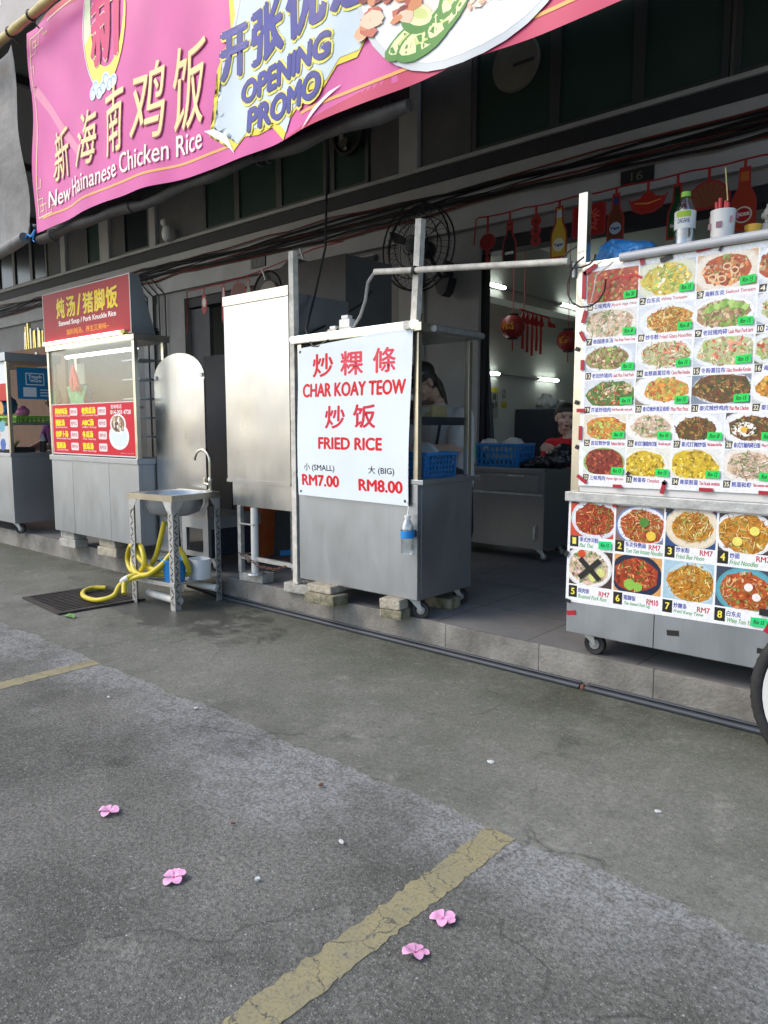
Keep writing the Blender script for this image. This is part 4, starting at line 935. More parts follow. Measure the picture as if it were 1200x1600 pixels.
# details of a few photos: soup bowl rim, fried egg, salad leaves, prawns
up.poly(ell(-.93, 1.33, .05, .032), 'f3f0ea'); up.poly(ell(-.925, 1.328, .018, .014, 14), 'e8b84a')
for u, v in ((-1.09, 1.98), (-1.05, 1.97), (-1.0, 2.0), (-1.03, 2.02)): up.strip([(u + .016 * math.cos(a), v + .013 * math.sin(a)) for a in [k * .63 for k in range(11)]], .006, 'ecc9a0')
for u, v in ((-1.27, 1.66), (-1.21, 1.69), (-.98, 1.68)): up.strip([(u + .022 * math.cos(a), v + .018 * math.sin(a)) for a in [.3 + k * .5 for k in range(9)]], .012, 'e89a7a')
for k in range(9): up.poly(wob((-1.10 + k * .019, 1.868 - abs(k - 4) * .006), .015, 11, .28, random.Random(k)), ('9cc060', '7fae48', 'b4d27a')[k % 3])
for u in (-1.56, -1.50): up.strip([(u, 2.03), (u + .06, 2.04), (u + .10, 2.02)], .012, 'c0201c')
uo = up.build('upper_menu_poster', 'print_food')
tag(uo, 'large upper food photo poster with green price tags on the right stall', 'menu poster')
for u, v, tx in TAGS:
    p = Print(lambda a, b, d, u=u, v=v: (a, 3.394 - d - .0035 * ((a - u) / .06), b), 1e-4)
    sh = random.Random(int(u * 1000 + v * 777)).uniform(-.003, .005)
    p.poly([(u, v), (u + .062, v + sh), (u + .062, v + .034 + sh), (u, v + .034)], '27d760'); p.text(tx, u + .010, v + .008 + sh / 2, u + .050, v + .026 + sh / 2, '1a3a24', bold=.0004, shear=.2)
    p.build('price_tag', 'print', uo)
def tape(par, y, c, w, h, ang, m, name='tape'):
    X = Matrix.Translation((c[0], y, c[1])) @ Matrix.Rotation(ang, 4, 'Y'); MB(X).box((-w / 2, -.0012, -h / 2), (w / 2, .0, h / 2)).build(name, m, par)
for (px, pz, w, h, a_, m_) in ((-1.655, 2.09, .07, .022, -.5, 'tape_red'), (-1.684, 2.02, .02, .13, 0, 'tape_red'), (-1.677, 1.87, .022, .06, .25, 'tape_red'), (-1.684, 1.78, .02, .05, -.5, 'tape_red'), (-1.68, 1.64, .02, .05, 0, 'tape_red'), (-1.681, 1.42, .045, .018, 0, 'tape_red'),
        (-1.68, 1.31, .018, .07, 0, 'tape_red'), (-1.665, 1.083, .06, .018, .6, 'tape_red'), (-1.48, 1.057, .045, .016, 0, 'tape_red'), (-1.26, 1.06, .02, .055, .2, 'tape_red'), (-1.07, 1.063, .06, .016, 0, 'tape_red'), (-.83, 1.063, .05, .016, 0, 'tape_red'),
        (-1.40, 2.092, .02, .03, -.2, 'tape_red'), (-1.13, 2.105, .06, .016, -.1, 'tape_red'), (-1.29, 2.09, .055, .022, -.25, 'tape_black'), (-1.058, 2.10, .012, .03, .4, 'tape_black'), (-1.255, 1.085, .018, .02, .8, 'tape_black'), (-1.43, 1.12, .014, .02, .6, 'tape_black')):
    tape(uo, 3.392, (px, pz), w, h, a_, m_)
lo = Print(on_y(3.4005), 2e-5)
lo.poly([(-1.738, .452), (-.25, .478), (-.25, .972), (-1.733, .972)], 'eef0f2')
lc = [-1.722, -1.484, -1.243, -1.010, -.775]
L1 = [(1, '泰式炒河粉', 'Pad Thai', 'red', 'noodle', 'c8503a', 'dfe4ea', 'tag'), (2, '东炎快熟面', 'Tom Yam Instant Noodles', 'soup', 'noodle', '7f6a60', 'e6eaf2', 'RM7'), (3, '炒米粉', 'Fried Bee Hoon', 'noodle', 'noodle', '35507f', 'e4d8c0', 'RM7'), (4, '炒面', 'Fried Noodles', 'noodle', 'noodle', '4a4048', 'eceff2', 'RM7')]
L2 = [(5, '烧肉饭', 'Roasted Pork Rice', 'pale', 'mix', '4a3838', 'eceae8', 'RM7'), (6, '猪脚饭', 'Thai Stewed Pork Leg', 'red', 'mix', 'd8a060', '25304a', 'RM10'), (7, '炒粿条', 'Fried Kway Teow', 'noodle', 'noodle', 'a8c8d8', 'b8d4e0', 'RM7'), (8, '白东炎', 'White Tom Yum', 'soup', 'mix', '3f4a5a', '5fa8b8', 'tag')]
lowtags = []
for r_, (row, zt, zb, cap) in enumerate(((L1, .964, .795, .752), (L2, .728, .548, .492))):
    for c_, it in enumerate(row):
        lo.d = 4e-5; n, zh, en, pal, kind, bgc, plate, pr = it; u0 = lc[c_]; w = lc[c_ + 1] - u0 - .010; dz = .012 * c_ * (1 if r_ else .2); zb_, cap_ = zb - (0 if r_ else 0), cap + (-.012 if False else 0)
        lo.dish(u0, zb_, u0 + w, zt, bgc, plate, PAL[pal], 70 + sd, kind, n=230, plate_r=.52, mound=.39, rim='6f86b8' if n == 2 else None, garnish=((('e8c84a', .2, -.25, .10), ('4f8a3a', .05, .12, .10)) if n == 2 else (('e9e070', -.1, -.2, .09), ('e9e070', .2, .1, .09)) if n == 4 else (('d8dc8a', .3, -.12, .10), ('d8dc8a', .12, -.25, .11), ('d4502a', -.15, .36, .09)) if n == 5 else (('8fc050', -.12, -.26, .12), ('8fc050', .05, -.3, .1)) if n == 6 else (('f3ece4', .05, .12, .08), ('f3ece4', .2, -.1, .08)) if n == 8 else ())); sd += 1
        lo.poly([(u0, cap_ - .012), (u0 + .046, cap_ - .012), (u0 + .046, cap_ + .048), (u0, cap_ + .048)], '2a2828')
        lo.text(str(n), u0 + .014, cap_ + .002, u0 + .032, cap_ + .034, 'f6e860', bold=.0012)
        zw = .020 * len(zh); lo.text(zh, u0 + .052, cap_ + .016, u0 + .052 + zw, cap_ + .040, '35409c', bold=.0007)
        lo.text(en, u0 + .052, cap_ - .012, min(u0 + w - (.05 if pr == 'RM10' else .0), u0 + .052 + .0088 * len(en)), cap_ + .009, '3f9a4a', bold=.0004, shear=.22)
        if pr != 'tag': lo.text(pr, u0 + w - .065, cap_ + (.012 if n != 6 else .008), u0 + w - .010, cap_ + .036, 'c03044', bold=.0009)
        else: lowtags.append((u0 + w - .072, cap_ - .01))
lo_o = lo.build('lower_menu_poster', 'print_food')
tag(lo_o, 'lower food photo poster numbered 1 to 8 on the right stall cabinet', 'menu poster')
for u, v in lowtags:
    p = Print(lambda a, b, d: (a, 3.393 - d, b), 1e-4); p.poly([(u, v), (u + .066, v + .003), (u + .066, v + .042), (u, v + .039)], '2ad27c'); p.text('Rm 15', u + .012, v + .012, u + .052, v + .03, '1a3a24', bold=.0004, shear=.2); p.build('price_tag', 'print', lo_o)
for a_ in (.75, -.75): tape(lo_o, 3.396 if a_ > 0 else 3.3945, (-1.61, .635), .145, .026, a_, 'tape_black')
for (px, pz, w, h, a_, m_) in ((-1.70, .972, .03, .02, 0, 'tape_black'), (-1.62, .974, .03, .016, 0, 'tape_black'), (-1.49, .968, .02, .028, 0, 'tape_red'), (-1.23, .966, .024, .034, .15, 'tape_black'), (-1.02, .98, .04, .02, -.6, 'tape_red'), (-1.72, .458, .03, .018, .2, 'tape_black'), (-1.735, .70, .02, .03, .4, 'tape_black'), (-.80, .55, .05, .03, 0, 'tape_black'), (-.78, .49, .03, .06, .4, 'tape_red')):
    tape(lo_o, 3.393, (px, pz), w, h, a_, m_)
tape(t, 3.403, (-1.705, .395), .05, .024, -.2, 'tape_red'); tape(t, 3.403, (-1.19, .385), .055, .026, -.1, 'tape_black'); tape(t, 3.403, (-.80, .375), .055, .024, .05, 'tape_black')
for px, pz in ((-1.715, 1.72), (-1.71, 1.46), (-1.70, 1.24)): tape(t, 3.4015, (px, pz), .02, .02, .4, 'tape_black')
# cross tube between the stalls and wires
x_ = thing('conduit_tube', (-2.4, 3.37, 2.2), 'long white tube tied between the right stall and the white sign stall', 'tube')
MB().tube([(-3.0, 3.345, 2.252), (-2.7, 3.345, 2.222), (-1.75, 3.355, 2.135)], .017, 12).build('tube', 'dirty_white', x_, True)
g = MB(); g.lathe([(.02, -.02), (.026, 0), (.02, .02)], (-2.70, 3.35, 2.222), 'x', 10); g.build('tie', 'black_cable', x_)
w_ = thing('grey_cable', (-3.1, 3.4, 2), 'grey cable dropping from the white tube to the sockets on the stall roof', 'cable')
MB().tube([(-3.0, 3.345, 2.25), (-3.06, 3.35, 2.20), (-3.10, 3.37, 2.1), (-3.17, 3.4, 2.02), (-3.25, 3.42, 1.955)], .010, 7).build('cable', 'grey_plastic', w_, True)
w_ = thing('hanging_cable', (-3.85, 3.8, 3), 'dark cable hanging from above down to the white sign stall roof', 'cable')
MB().tube([(-3.85, 3.8, 4.86), (-3.845, 3.8, 3.4), (-3.86, 3.78, 2.6), (-3.80, 3.6, 2.2), (-3.66, 3.40, 1.98), (-3.56, 3.36, 1.86), (-3.50, 3.36, 1.855), (-3.42, 3.37, 1.89), (-3.36, 3.40, 1.96)], .008, 6).build('cable', 'black_cable', w_, True)
MB().tube([(-3.98, 4.4, 2.4), (-3.97, 4.3, 2.3), (-3.92, 3.9, 2.1), (-3.70, 3.44, 1.95)], .008, 6).build('cable', 'black_cable', w_, True)
w_ = thing('wire_loop', (-1.7, 3.37, 2.1), 'black wires looped round the corner post of the right stall', 'wire')
for c_, r1, r2 in (((-1.70, 3.36, 2.15), .085, .05), ((-1.66, 3.365, 2.03), .10, .12)):
    MB().tube([(c_[0] + r1 * math.cos(a), c_[1] - .01 * math.sin(2 * a), c_[2] + r2 * math.sin(a)) for a in [R(100 + 26 * k) for k in range(11)]], .0045, 5).build('wire', 'black_cable', w_)
MB().tube([(-1.52, 3.35, 2.10), (-1.60, 3.345, 2.05), (-1.61, 3.345, 1.98), (-1.63, 3.36, 1.93)], .004, 5).build('wire', 'dirty_white', w_)

# things on top of the right stall
t2 = thing('water_bottle', (-1.277, 3.6, 2.13), 'clear water bottle with green cap and green label on top of the right stall', 'bottle')
bottle(t2, -1.283, 3.58, 2.131, .285, .045, 'lime', None)
p = Print(lambda u, v, d: (-1.283 + (.0456 + d) * math.sin(u), 3.58 - (.0456 + d) * math.cos(u), v), 1e-4)
for k in range(24): a0 = -math.pi + k * math.pi / 12; p.poly([(a0, 2.245), (a0 + math.pi / 12, 2.245), (a0 + math.pi / 12, 2.325), (a0, 2.325)], 'e8ece8')
p.poly([(-.5, 2.295), (.9, 2.295), (.9, 2.322), (-.5, 2.322)], 'a6c83a'); p.text('DASANI', -.35, 2.268, .75, 2.29, '2a3a6a')
p.build('label', 'print', t2, grid=((0, -math.pi, math.pi, 24),))
t2 = thing('paper_cup', (-1.12, 3.6, 2.13), 'white patterned pot holding red sticks on top of the right stall', 'pot')
MB().lathe([(0, 0), (.046, 0), (.052, .148), (.047, .148), (.042, .02), (0, .02)], (-1.09, 3.5, 2.131), 'z', 24).build('cup', 'dish', t2, True)
g = MB()
for k in range(7): a = k * .9; g.box((-1.09 + .0505 * math.sin(a) - .012, 3.5 - .0525 * math.cos(a), 2.20 + .02 * (k % 3)), (-1.09 + .0505 * math.sin(a) + .012, 3.5 - .0505 * math.cos(a), 2.225 + .02 * (k % 3)))
g.build('pattern', mat('pot_pattern', (.25, .12, .16), .5), t2)
for dx, hh in ((-.03, .15), (-.015, .165), (.018, .14), (.01, .15)): MB().tube([(-1.09 + dx * .5, 3.5, 2.16), (-1.09 + dx, 3.5, 2.17 + hh)], .008, 6).build('stick', 'red', t2)
MB().tube([(-1.07, 3.5, 2.17), (-1.075, 3.5, 2.33), (-1.09, 3.5, 2.46)], .003, 4).build('straw', 'bamboo', t2)
t2 = thing('green_cloth', (-.95, 3.6, 2.13), 'green cloth with a yellow cup and small stone bust on the right stall roof', 'cloth')
g = MB(); vs = [(-1.06 + .5 * i / 10, 3.5 + .2 * j / 4, 2.135 + .03 * max(0, math.sin(i * 1.3 + j)) * (1 if 0 < j < 4 else .3)) for j in range(5) for i in range(11)]
g.add(vs, [(j * 11 + i, j * 11 + i + 1, (j + 1) * 11 + i + 1, (j + 1) * 11 + i) for j in range(4) for i in range(10)]); g.build('cloth', mat('green_cloth', (.02, .22, .10), .8), t2, True)
t2 = thing('candle_cup', (-.98, 3.58, 2.17), 'small yellow cup beside the stone bust on the right stall roof', 'cup')
MB().lathe([(0, 0), (.03, 0), (.036, .05), (.032, .05), (.028, .01), (0, .01)], (-.985, 3.575, 2.165), 'z', 18).build('cup', mat('yellow_cup', (.75, .42, .05), .4), t2, True)
t2 = thing('stone_bust', (-.93, 3.6, 2.17), 'little pale stone head figure on top of the right stall', 'figurine')
g = MB(); g.lathe([(0, 0), (.045, 0), (.05, .03), (.032, .055), (.016, .062), (.016, .075)], (-.935, 3.62, 2.165), 'z', 16); g.ball((-.935, 3.62, 2.262), (.024, .026, .034)); g.ball((-.935, 3.622, 2.297), (.014, .014, .014)); g.ball((-.935, 3.595, 2.256), (.005, .008, .008)); g.ball((-.961, 3.62, 2.258), (.005, .008, .014)); g.ball((-.909, 3.62, 2.258), (.005, .008, .014))
g.build('bust', 'bronze', t2, True)
t2 = thing('blue_bag', (-1.6, 3.62, 2.13), 'crumpled blue plastic bag on top of the right stall by the corner post', 'bag')
bag_mesh('bag', [((-1.60, 3.60, 2.18), (.11, .09, .06)), ((-1.51, 3.60, 2.18), (.09, .07, .045)), ((-1.63, 3.60, 2.20), (.07, .06, .055))], 'bluebag', t2, .008, .014, 19)

# ---------------------------------------------------------------- hanging paper decorations along the shopfront
BY = 5.9
t2 = thing('bunting_string', (-3, BY, 3.26), 'red string with hanging paper ornaments across the right shopfront', 'string')
pts = [(-4.05, BY, 3.02), (-4.03, BY, 3.25)] + [(-4.0 + .12 * k, BY, 3.262 - .012 * abs(math.sin(k * .8))) for k in range(24)]
MB().tube(pts, .007, 5).build('string', 'redstring', t2)
def card(name, label, u, ztop, polys, grp='paper ornaments hanging on the red string', texts=(), yy=BY, zs=3.255):
    t_ = thing(name, (u, yy, ztop), label, 'ornament', grp)
    MB().prism([(u + x, ztop + z) for x, z in polys[0][0]], yy - .002, yy + .002).build('card', 'redstring', t_)
    p_ = Print(on_y(yy - .0021), 1e-4)
    for P, c in polys[1:]: p_.poly([(u + x, ztop + z) for x, z in P], c)
    for (s_, a, b, c, d, cc) in texts: p_.text(s_, u + a, ztop + b, u + c, ztop + d, cc, bold=.002)
    if len(polys) > 1 or texts: p_.build('print', 'print', t_)
    MB().box((u - .010, yy - .003, ztop - .01), (u + .010, yy + .003, zs)).build('hanger', 'redstring', t_)
def bot(h, w, g=0): 
    R_ = [(.16 * w, 0), (.17 * w, -.10 * h), (.2 * w, -.30 * h), (.45 * w, -.48 * h), (.5 * w, -.58 * h), (.5 * w, -h)]
    R_ = [(x + g, z + (g if i == 0 else -g if i == len(R_) - 1 else 0)) for i, (x, z) in enumerate(R_)]
    return [(-x, z) for x, z in R_[::-1]] + R_
def bottle_card(u, zt, h, w, body, lab, label, txt=None, neck=None, tcol='f0f0e8'):
    P = [(bot(h, w, .014), None), (bot(h, w), body)]
    if neck: P.append(([(-.17 * w, -.02), (.17 * w, -.02), (.2 * w, -.2 * h), (-.2 * w, -.2 * h)], neck))
    if lab: P.append((ell(0, -.76 * h, .42 * w, .14 * h, 18), lab))
    card('bottle_ornament', label, u, zt, P, texts=((txt, -.36 * w, -.80 * h, .36 * w, -.73 * h, tcol),) if txt else ())
# lantern
lan = [(x, z) for x, z in ell(0, -.09, .085, .075, 20)]
card('lantern_ornament', 'red cut out lantern with tassel at the left end of the string', -3.90, 3.12, [(lan, None), (ell(0, -.09, .07, .06, 20), '7a1512')] + [([(k * .02 - .004, -.035 - abs(k) * .008), (k * .02 + .004, -.035 - abs(k) * .008), (k * .026 + .004, -.09), (k * .02 + .004, -.145 + abs(k) * .008), (k * .02 - .004, -.145 + abs(k) * .008), (k * .026 - .004, -.09)], 'c5342a') for k in (-2, -1, 0, 1, 2)])
g = MB(); g.prism([(-3.90, 2.965), (-3.875, 2.935), (-3.90, 2.905), (-3.925, 2.935)], BY - .002, BY + .002); g.box((-3.903, BY - .002, 2.955), (-3.897, BY + .002, 2.98)); g.prism([(-3.915, 2.90), (-3.885, 2.90), (-3.875, 2.845), (-3.925, 2.845)], BY - .002, BY + .002)
tg = g.build('tassel', 'redstring'); tg.parent = [o for o in bpy.data.objects if o.name.startswith('lantern_ornament')][0]
for v in tg.data.vertices: v.co -= Vector(tg.parent.location)
bottle_card(-3.665, 3.16, .345, .118, '16110f', None, 'dark brown bottle ornament second on the string', 'GUINNESS', 'b03a22')
card('coin_ornament', 'red ornament of three stacked rings on the string', -3.40, 3.175, [([(x, z) for x, z in ell(0, -.05, .052, .05, 18)], None), (ell(0, -.05, .04, .038, 18), 'a0281e'), (ell(0, -.05, .014, .014, 8), '2a1210')])
c_o = [o for o in bpy.data.objects if o.name.startswith('coin_ornament')][0]
for dz in (-.135, -.215):
    o = MB().prism([(-3.40 + x, 3.175 + z) for x, z in ell(0, dz, .052, .046, 18)], BY - .002, BY + .002).build('ring', 'redstring', c_o)
    o = MB().prism([(-3.40 + x, 3.175 + z) for x, z in ell(0, dz, .016, .016, 10)], BY - .004, BY - .0022).build('hole', 'black', c_o)
bottle_card(-3.175, 3.195, .40, .13, 'd8b23a', 'e8e4d0', 'golden beer bottle ornament with pale label on the string', 'Tiger', 'c9d2dc', '24408a')
sq = [(-.135, 0), (.135, 0), (.15, -.02), (.15, -.235), (.13, -.255), (-.135, -.255), (-.15, -.235), (-.15, -.02)]
card('fortune_ornament', 'square red card with one large character beside the stall post', -2.905, 3.172, [(sq, None), ([(x * .9, z * .94 - .008) for x, z in sq], '9c1d1a')], texts=(('發', -.09, -.215, .10, -.04, 'd8584a'),))
bottle_card(-2.67, 3.20, .34, .118, '6a3a20', 'b8c8d8', 'brown bottle ornament with blue label above the blue bag', 'Tiger', '2a3f7a', '24408a')
ing = [(-.16, -.02), (-.13, -.045), (-.06, -.03), (-.04, .0), (0, .012), (.04, 0), (.06, -.03), (.13, -.045), (.16, -.02), (.12, -.12), (.05, -.155), (-.05, -.155), (-.12, -.12)]
card('ingot_ornament', 'red boat shaped ingot ornament under the number 16 plate', -2.41, 3.165, [(ing, None), ([(x * .82, z * .8 - .012) for x, z in ing], 'b02a20'), ([(-.11, -.06), (0, -.075), (.11, -.06), (.1, -.068), (0, -.086), (-.1, -.068)], 'e0a050')])
bottle_card(-2.18, 3.175, .385, .12, '174a26', '1f6a34', 'green beer bottle ornament beside the clear water bottle', 'Heineken', '123a1e')
fan = [(0, -.20)] + [(.16 * math.sin(a), -.155 + .165 * math.cos(a)) for a in [R(-105 + 15 * k) for k in range(15)]]
card('fan_ornament', 'brown and red folding fan ornament on the string', -1.95, 3.155, [(fan, None)] + [([(0, -.185), (.145 * math.sin(R(-95 + 19 * k)), -.155 + .15 * math.cos(R(-95 + 19 * k))), (.145 * math.sin(R(-95 + 19 * k + 15)), -.155 + .15 * math.cos(R(-95 + 19 * k + 15)))], '8a5a3a') for k in range(10)])
bottle_card(-1.70, 3.19, .42, .15, 'a83a1e', 'e0d8c8', 'amber beer bottle ornament with red label at the right end', None, 'c06a2a')
p = Print(on_y(BY - .004), 1e-4); p.poly(ell(-1.70, 2.87, .052, .048, 18), 'b01f26'); p.text('ANCHOR', -1.745, 2.862, -1.655, 2.885, 'f0ead8', bold=.002)
p.build('label', 'print', [o for o in bpy.data.objects if o.name.startswith('bottle_ornament')][-1])
t2 = thing('bunting_string', (-7.6, BY, 3.15), 'red string with hanging ornaments across the left shopfront', 'string')
MB().tube([(-8.7, BY, 2.6), (-8.68, BY, 3.145), (-7.9, BY, 3.155), (-7.2, BY, 3.20), (-6.2, BY, 3.32), (-5.75, BY, 3.33)], .007, 5).build('string', 'redstring', t2)
G2 = 'paper ornaments over the left shopfront'
card('paper_ornament', 'red and white drop ornament left of the steel cabinet', -8.30, 3.06, [(ell(0, -.12, .06, .13, 16), None), (ell(0, -.1, .04, .06, 14), 'd8d2c8')], G2, zs=3.15)
card('paper_ornament', 'long red strip ornament hanging left of the steel cabinet', -7.88, 3.12, [([(-.03, 0), (.03, 0), (.05, -.4), (0, -.5), (-.05, -.4)], None), ([(-.015, -.02), (.015, -.02), (.02, -.2), (-.02, -.2)], 'd8c8c0')], G2, zs=3.155)
card('paper_ornament', 'dull brown fan shaped ornament over the left shopfront', -7.58, 3.12, [(fan, None), ([(x * .85, z * .9) for x, z in fan], '6a3528')], G2, zs=3.16)
card('paper_ornament', 'small green bottle ornament over the left shopfront', -7.38, 3.13, [(bot(.25, .08, .01), None), (bot(.25, .08), '8aa08a')], G2, zs=3.17)
card('paper_ornament', 'red and white ribbon ornament beside the dark hood', -7.15, 3.14, [(wob((0, -.08), .10, 8, .3, random.Random(2)), None), (wob((-.02, -.09), .06, 7, .3, random.Random(3)), 'd8cfc8')], G2, zs=3.19)

# ---------------------------------------------------------------- soup stall with the red boards
t = thing('soup_cart', (-6.35, 3.6, S), 'stainless soup stall with red sign board, glass front and red menu panel', 'food cart')
X0, X1, Y0, Y1 = -7.13, -5.56, 3.255, 3.565
MB().box((X0, Y0, .34), (X1, Y1, 1.025), .004).build('cabinet', 'steel', t)
MB().box((X0 - .012, Y0 - .015, 1.026), (X1 + .012, Y1 + .015, 1.075), .004).build('counter_top', 'steel', t)
for xs in (-6.72, -6.05): MB().box((xs, Y0 - .0012, .345), (xs + .006, Y0 + .0, 1.02)).build('panel_seam', 'steel_dark', t)
MB().box((X1, Y0 + .03, .36), (X1 + .0012, Y0 + .036, 1.02)).build('panel_seam', 'steel_dark', t)
for x, y in ((X0 + .02, Y0 + .02), (X1 - .02, Y0 + .02), (X1 - .02, Y1 - .02), (X0 + .02, Y1 - .02)): post(t, x, y, 1.0755, 2.045, .036)
MB().box((X0 - .005, Y0 - .006, 2.046), (X1 + .01, Y1 + .02, 2.10), .004).build('roof', 'frame', t)
MB().box((X0 + .04, Y0 + .014, 1.555), (X1 - .04, Y0 + .02, 2.044)).build('front_glass', 'glass', t)
MB().box((X1 - .022, Y0 + .042, 1.08), (X1 - .017, Y1 - .04, 2.044)).build('side_glass', 'glass', t)
for k in range(5): MB().box((X1 - .30, Y0 + .06, 1.25 + k * .16), (X1 - .03, Y1 - .045, 1.262 + k * .16)).build('shelf', 'steel_dark', t)
MB().box((X0 + .05, Y1 - .04, 1.08), (-6.93, Y1 - .03, 1.95)).build('back_board', mat('pale_board', (.36, .40, .33), .7), t)
MB().box((X0 + .05, Y0 + .05, 1.50), (X1 - .31, Y1 - .05, 1.52)).build('shelf', 'steel', t)
sg = MB(); sg.prism([(Y0 - .02, 2.101), (Y0 - .02, 2.57), (Y0 + .06, 2.57), (Y0 + .20, 2.101)], X0 + .02, X1 + .012, 'yz'); sb = sg.build('sign_box', 'steel_dark', t)
MB().box((X0 + .04, Y0 - .05, 2.10), (X1 - .12, Y0 - .0205, 2.125)).build('tube_light', 'lamp_warm', t)
MB().box((X1 - .119, Y0 - .05, 2.10), (X1 - .05, Y0 - .0205, 2.128)).build('light_end', mat('light_holder', (.6, .5, .12), .5), t)
MB().tube([(X0 + .28, Y0 + .06, 1.985), (X1 - .06, Y0 + .06, 1.985)], .016, 8).build('tube_light', 'lamp_cart', t)
p = Print(on_y(Y0 - .021), 5e-5)
p.rect(X0 + .02, 2.10, X1 + .012, 2.57, 'a3141f')
for x in (-6.86, -5.86): p.strip([(x, 2.12), (x + .1, 2.56)], .006, '8f4a20'); p.strip([(x + .06, 2.12), (x + .02, 2.56)], .006, '8f4a20')
for ch, a_, b_ in (('炖', -6.83, -6.68), ('汤', -6.635, -6.48), ('/', -6.44, -6.37), ('猪', -6.33, -6.155), ('脚', -6.13, -5.96), ('饭', -5.93, -5.75)):
    p.text(ch, a_, 2.325, b_, 2.50, 'f0d22a', bold=.007, halo=(('6a0c12', .006, (.006, -.006)),))
p.text('Stewed Soup / Pork Knuckle Rice', -6.80, 2.245, -5.78, 2.300, 'f0e8e0', bold=.003)
p.text('滋料炖汤，养生又美味~', -6.66, 2.165, -5.90, 2.218, 'e8902a', bold=.002)
for a_, b_ in (((X0 + .018, 2.098), (X0 + .032, 2.572)), ((X1, 2.098), (X1 + .014, 2.572)), ((X0 + .032, 2.098), (X1, 2.110)), ((X0 + .032, 2.562), (X1, 2.572))): p.rect(*a_, *b_, 'b9b2a8')
p.build('sign_board', 'print', t)
p = Print(on_y(Y0 + .006), 5e-5); rd = 'cf1730'
p.rect(X0 + .04, 1.085, X1 - .012, 1.553, 'e6dedc'); p.rect(X0 + .05, 1.095, X1 - .022, 1.545, rd)
p.rect(-6.525, 1.12, -6.522, 1.53, 'e86070')
LL = [('药材鸡汤', 'Herbal Chicken Soup', 'RM14', .24), ('猪肚汤', 'Pig Stomach Soup', 'RM12', .18), ('白萝卜汤', 'White Radish Soup', 'RM10', .24), ('莲藕汤', 'Lotus Root Soup', 'RM10', .18)]
RR = [('老黄瓜汤', 'Old Cucumber Soup', 'RM10', .25), ('ABC汤', 'ABC Soup', 'RM10', .21), ('冬瓜汤', 'Winter Melon Soup', 'RM10', .19), ('苦瓜汤', 'Bitter Gourd Soup', 'RM10', .19)]
for X_, LS in ((-7.02, LL), (-6.50, RR)):
    for k, (zh, en, pr, w) in enumerate(LS):
        z = 1.458 - .106 * k
        p.text(zh, X_, z, X_ + w, z + .055, 'f2e21e', bold=.006); p.text(en, X_, z - .026, X_ + w + .05, z - .006, 'f2d0d4', bold=.001)
        p.poly([(X_ + .31 + .018 * math.cos(a) + (.11 if math.cos(a) > 0 else 0) , z + .020 + .018 * math.sin(a) + (.018 if math.sin(a) > 0 else -.018)) for a in [R(22.5 + 45 * i) for i in range(8)]], 'f3dede')
        p.text(pr, X_ + .312, z + .004, X_ + .415, z + .036, 'b04a58', bold=.001)
p.text('咨询电话', -5.98, 1.495, -5.80, 1.53, 'f4e4e6', bold=.001); p.text('014-303 4728', -5.985, 1.448, -5.655, 1.482, 'f6eef0', bold=.002)
p.poly(ell(-5.86, 1.26, .165, .115, 30), 'f0f2f2'); p.poly(ell(-5.85, 1.255, .13, .085, 26), 'dfeaec'); p.poly(ell(-5.87, 1.365, .130, .085, 30), 'f2f2ee')
rr = random.Random(9); p.poly(ell(-5.87, 1.365, .108, .07, 24), '9a7a60')
for k in range(26): p.poly(wob((-5.87 + rr.uniform(-.08, .08), 1.365 + rr.uniform(-.05, .05)), rr.uniform(.012, .028), 7, .3, rr), rr.choice(('e9e6dc', '7a4a34', 'c9b49a', 'f2efe8', '5a4a3a', 'c97a4a')))
p.text('新鲜食材 每日现熬', -5.84, 1.112, -5.625, 1.122, 'e8b0b8')
p.build('menu_board', 'print', t)
def brick(x, y, z, w, d, h, yaw, m, label, seed=0):
    o = MB(Matrix.Translation((x, y, z)) @ Matrix.Rotation(yaw, 4, 'Z')); o.box((-w / 2, -d / 2, 0), (w / 2, d / 2, h), .010)
    o = o.build('brick', m, None, jit=.006); tag(o, label, 'brick'); return o
# bricks propping the stalls: a pair under each corner
for bx, by, who, m0 in ((-6.98, 3.36, 'left front corner of the soup stall', 'concrete'), (-6.22, 3.36, 'front middle of the soup stall', 'brick')):
    brick(bx, by, S, .28, .14, .078, .1, m0, 'lower pale brick propping the ' + who); brick(bx - .012, by + .01, S + .080, .27, .13, .078, .02, m0, 'upper pale brick of the pair propping the ' + who)
brick(-5.62, 3.55, S, .22, .14, .075, .2, 'concrete', 'pale brick on the pavement behind the yellow hose'); brick(-5.60, 3.56, S + .077, .2, .13, .04, .1, 'concrete', 'thin pale slab topping the brick behind the hose')
brick(-3.44, 3.345, S, .26, .15, .07, .05, 'brick_moss', 'mossy lower brick under the left corner of the noodle stall'); brick(-3.47, 3.35 + .02, S + .072, .22, .13, .049, .05, 'brick', 'pale upper brick under the left corner of the noodle stall')
brick(-2.86, 3.345 + .02, S, .16, .10, .055, .1, 'brick_moss', 'mossy lower brick beside the front caster of the noodle stall'); brick(-2.865, 3.365, S + .057, .15, .10, .063, .1, 'brick', 'sandy upper brick beside the front caster of the noodle stall')
brick(-2.80, 3.78, S, .2, .12, .07, .1, 'brick_moss', 'mossy brick under the rear corner of the noodle stall')
brick(-4.34, 3.43 + .06, S, .25, .12, .07, .08, 'concrete', 'grey concrete block under the left leg of the steel cabinet')
brick(-3.79, 3.42 + .05, S, .26, .14, .07, .1, 'concrete', 'pale concrete block under the right post of the steel cabinet')
brick(-5.02, 3.62, .326, .16, .1, .07, .1, 'concrete', 'pale brick inside the open base of the arched steel stand')

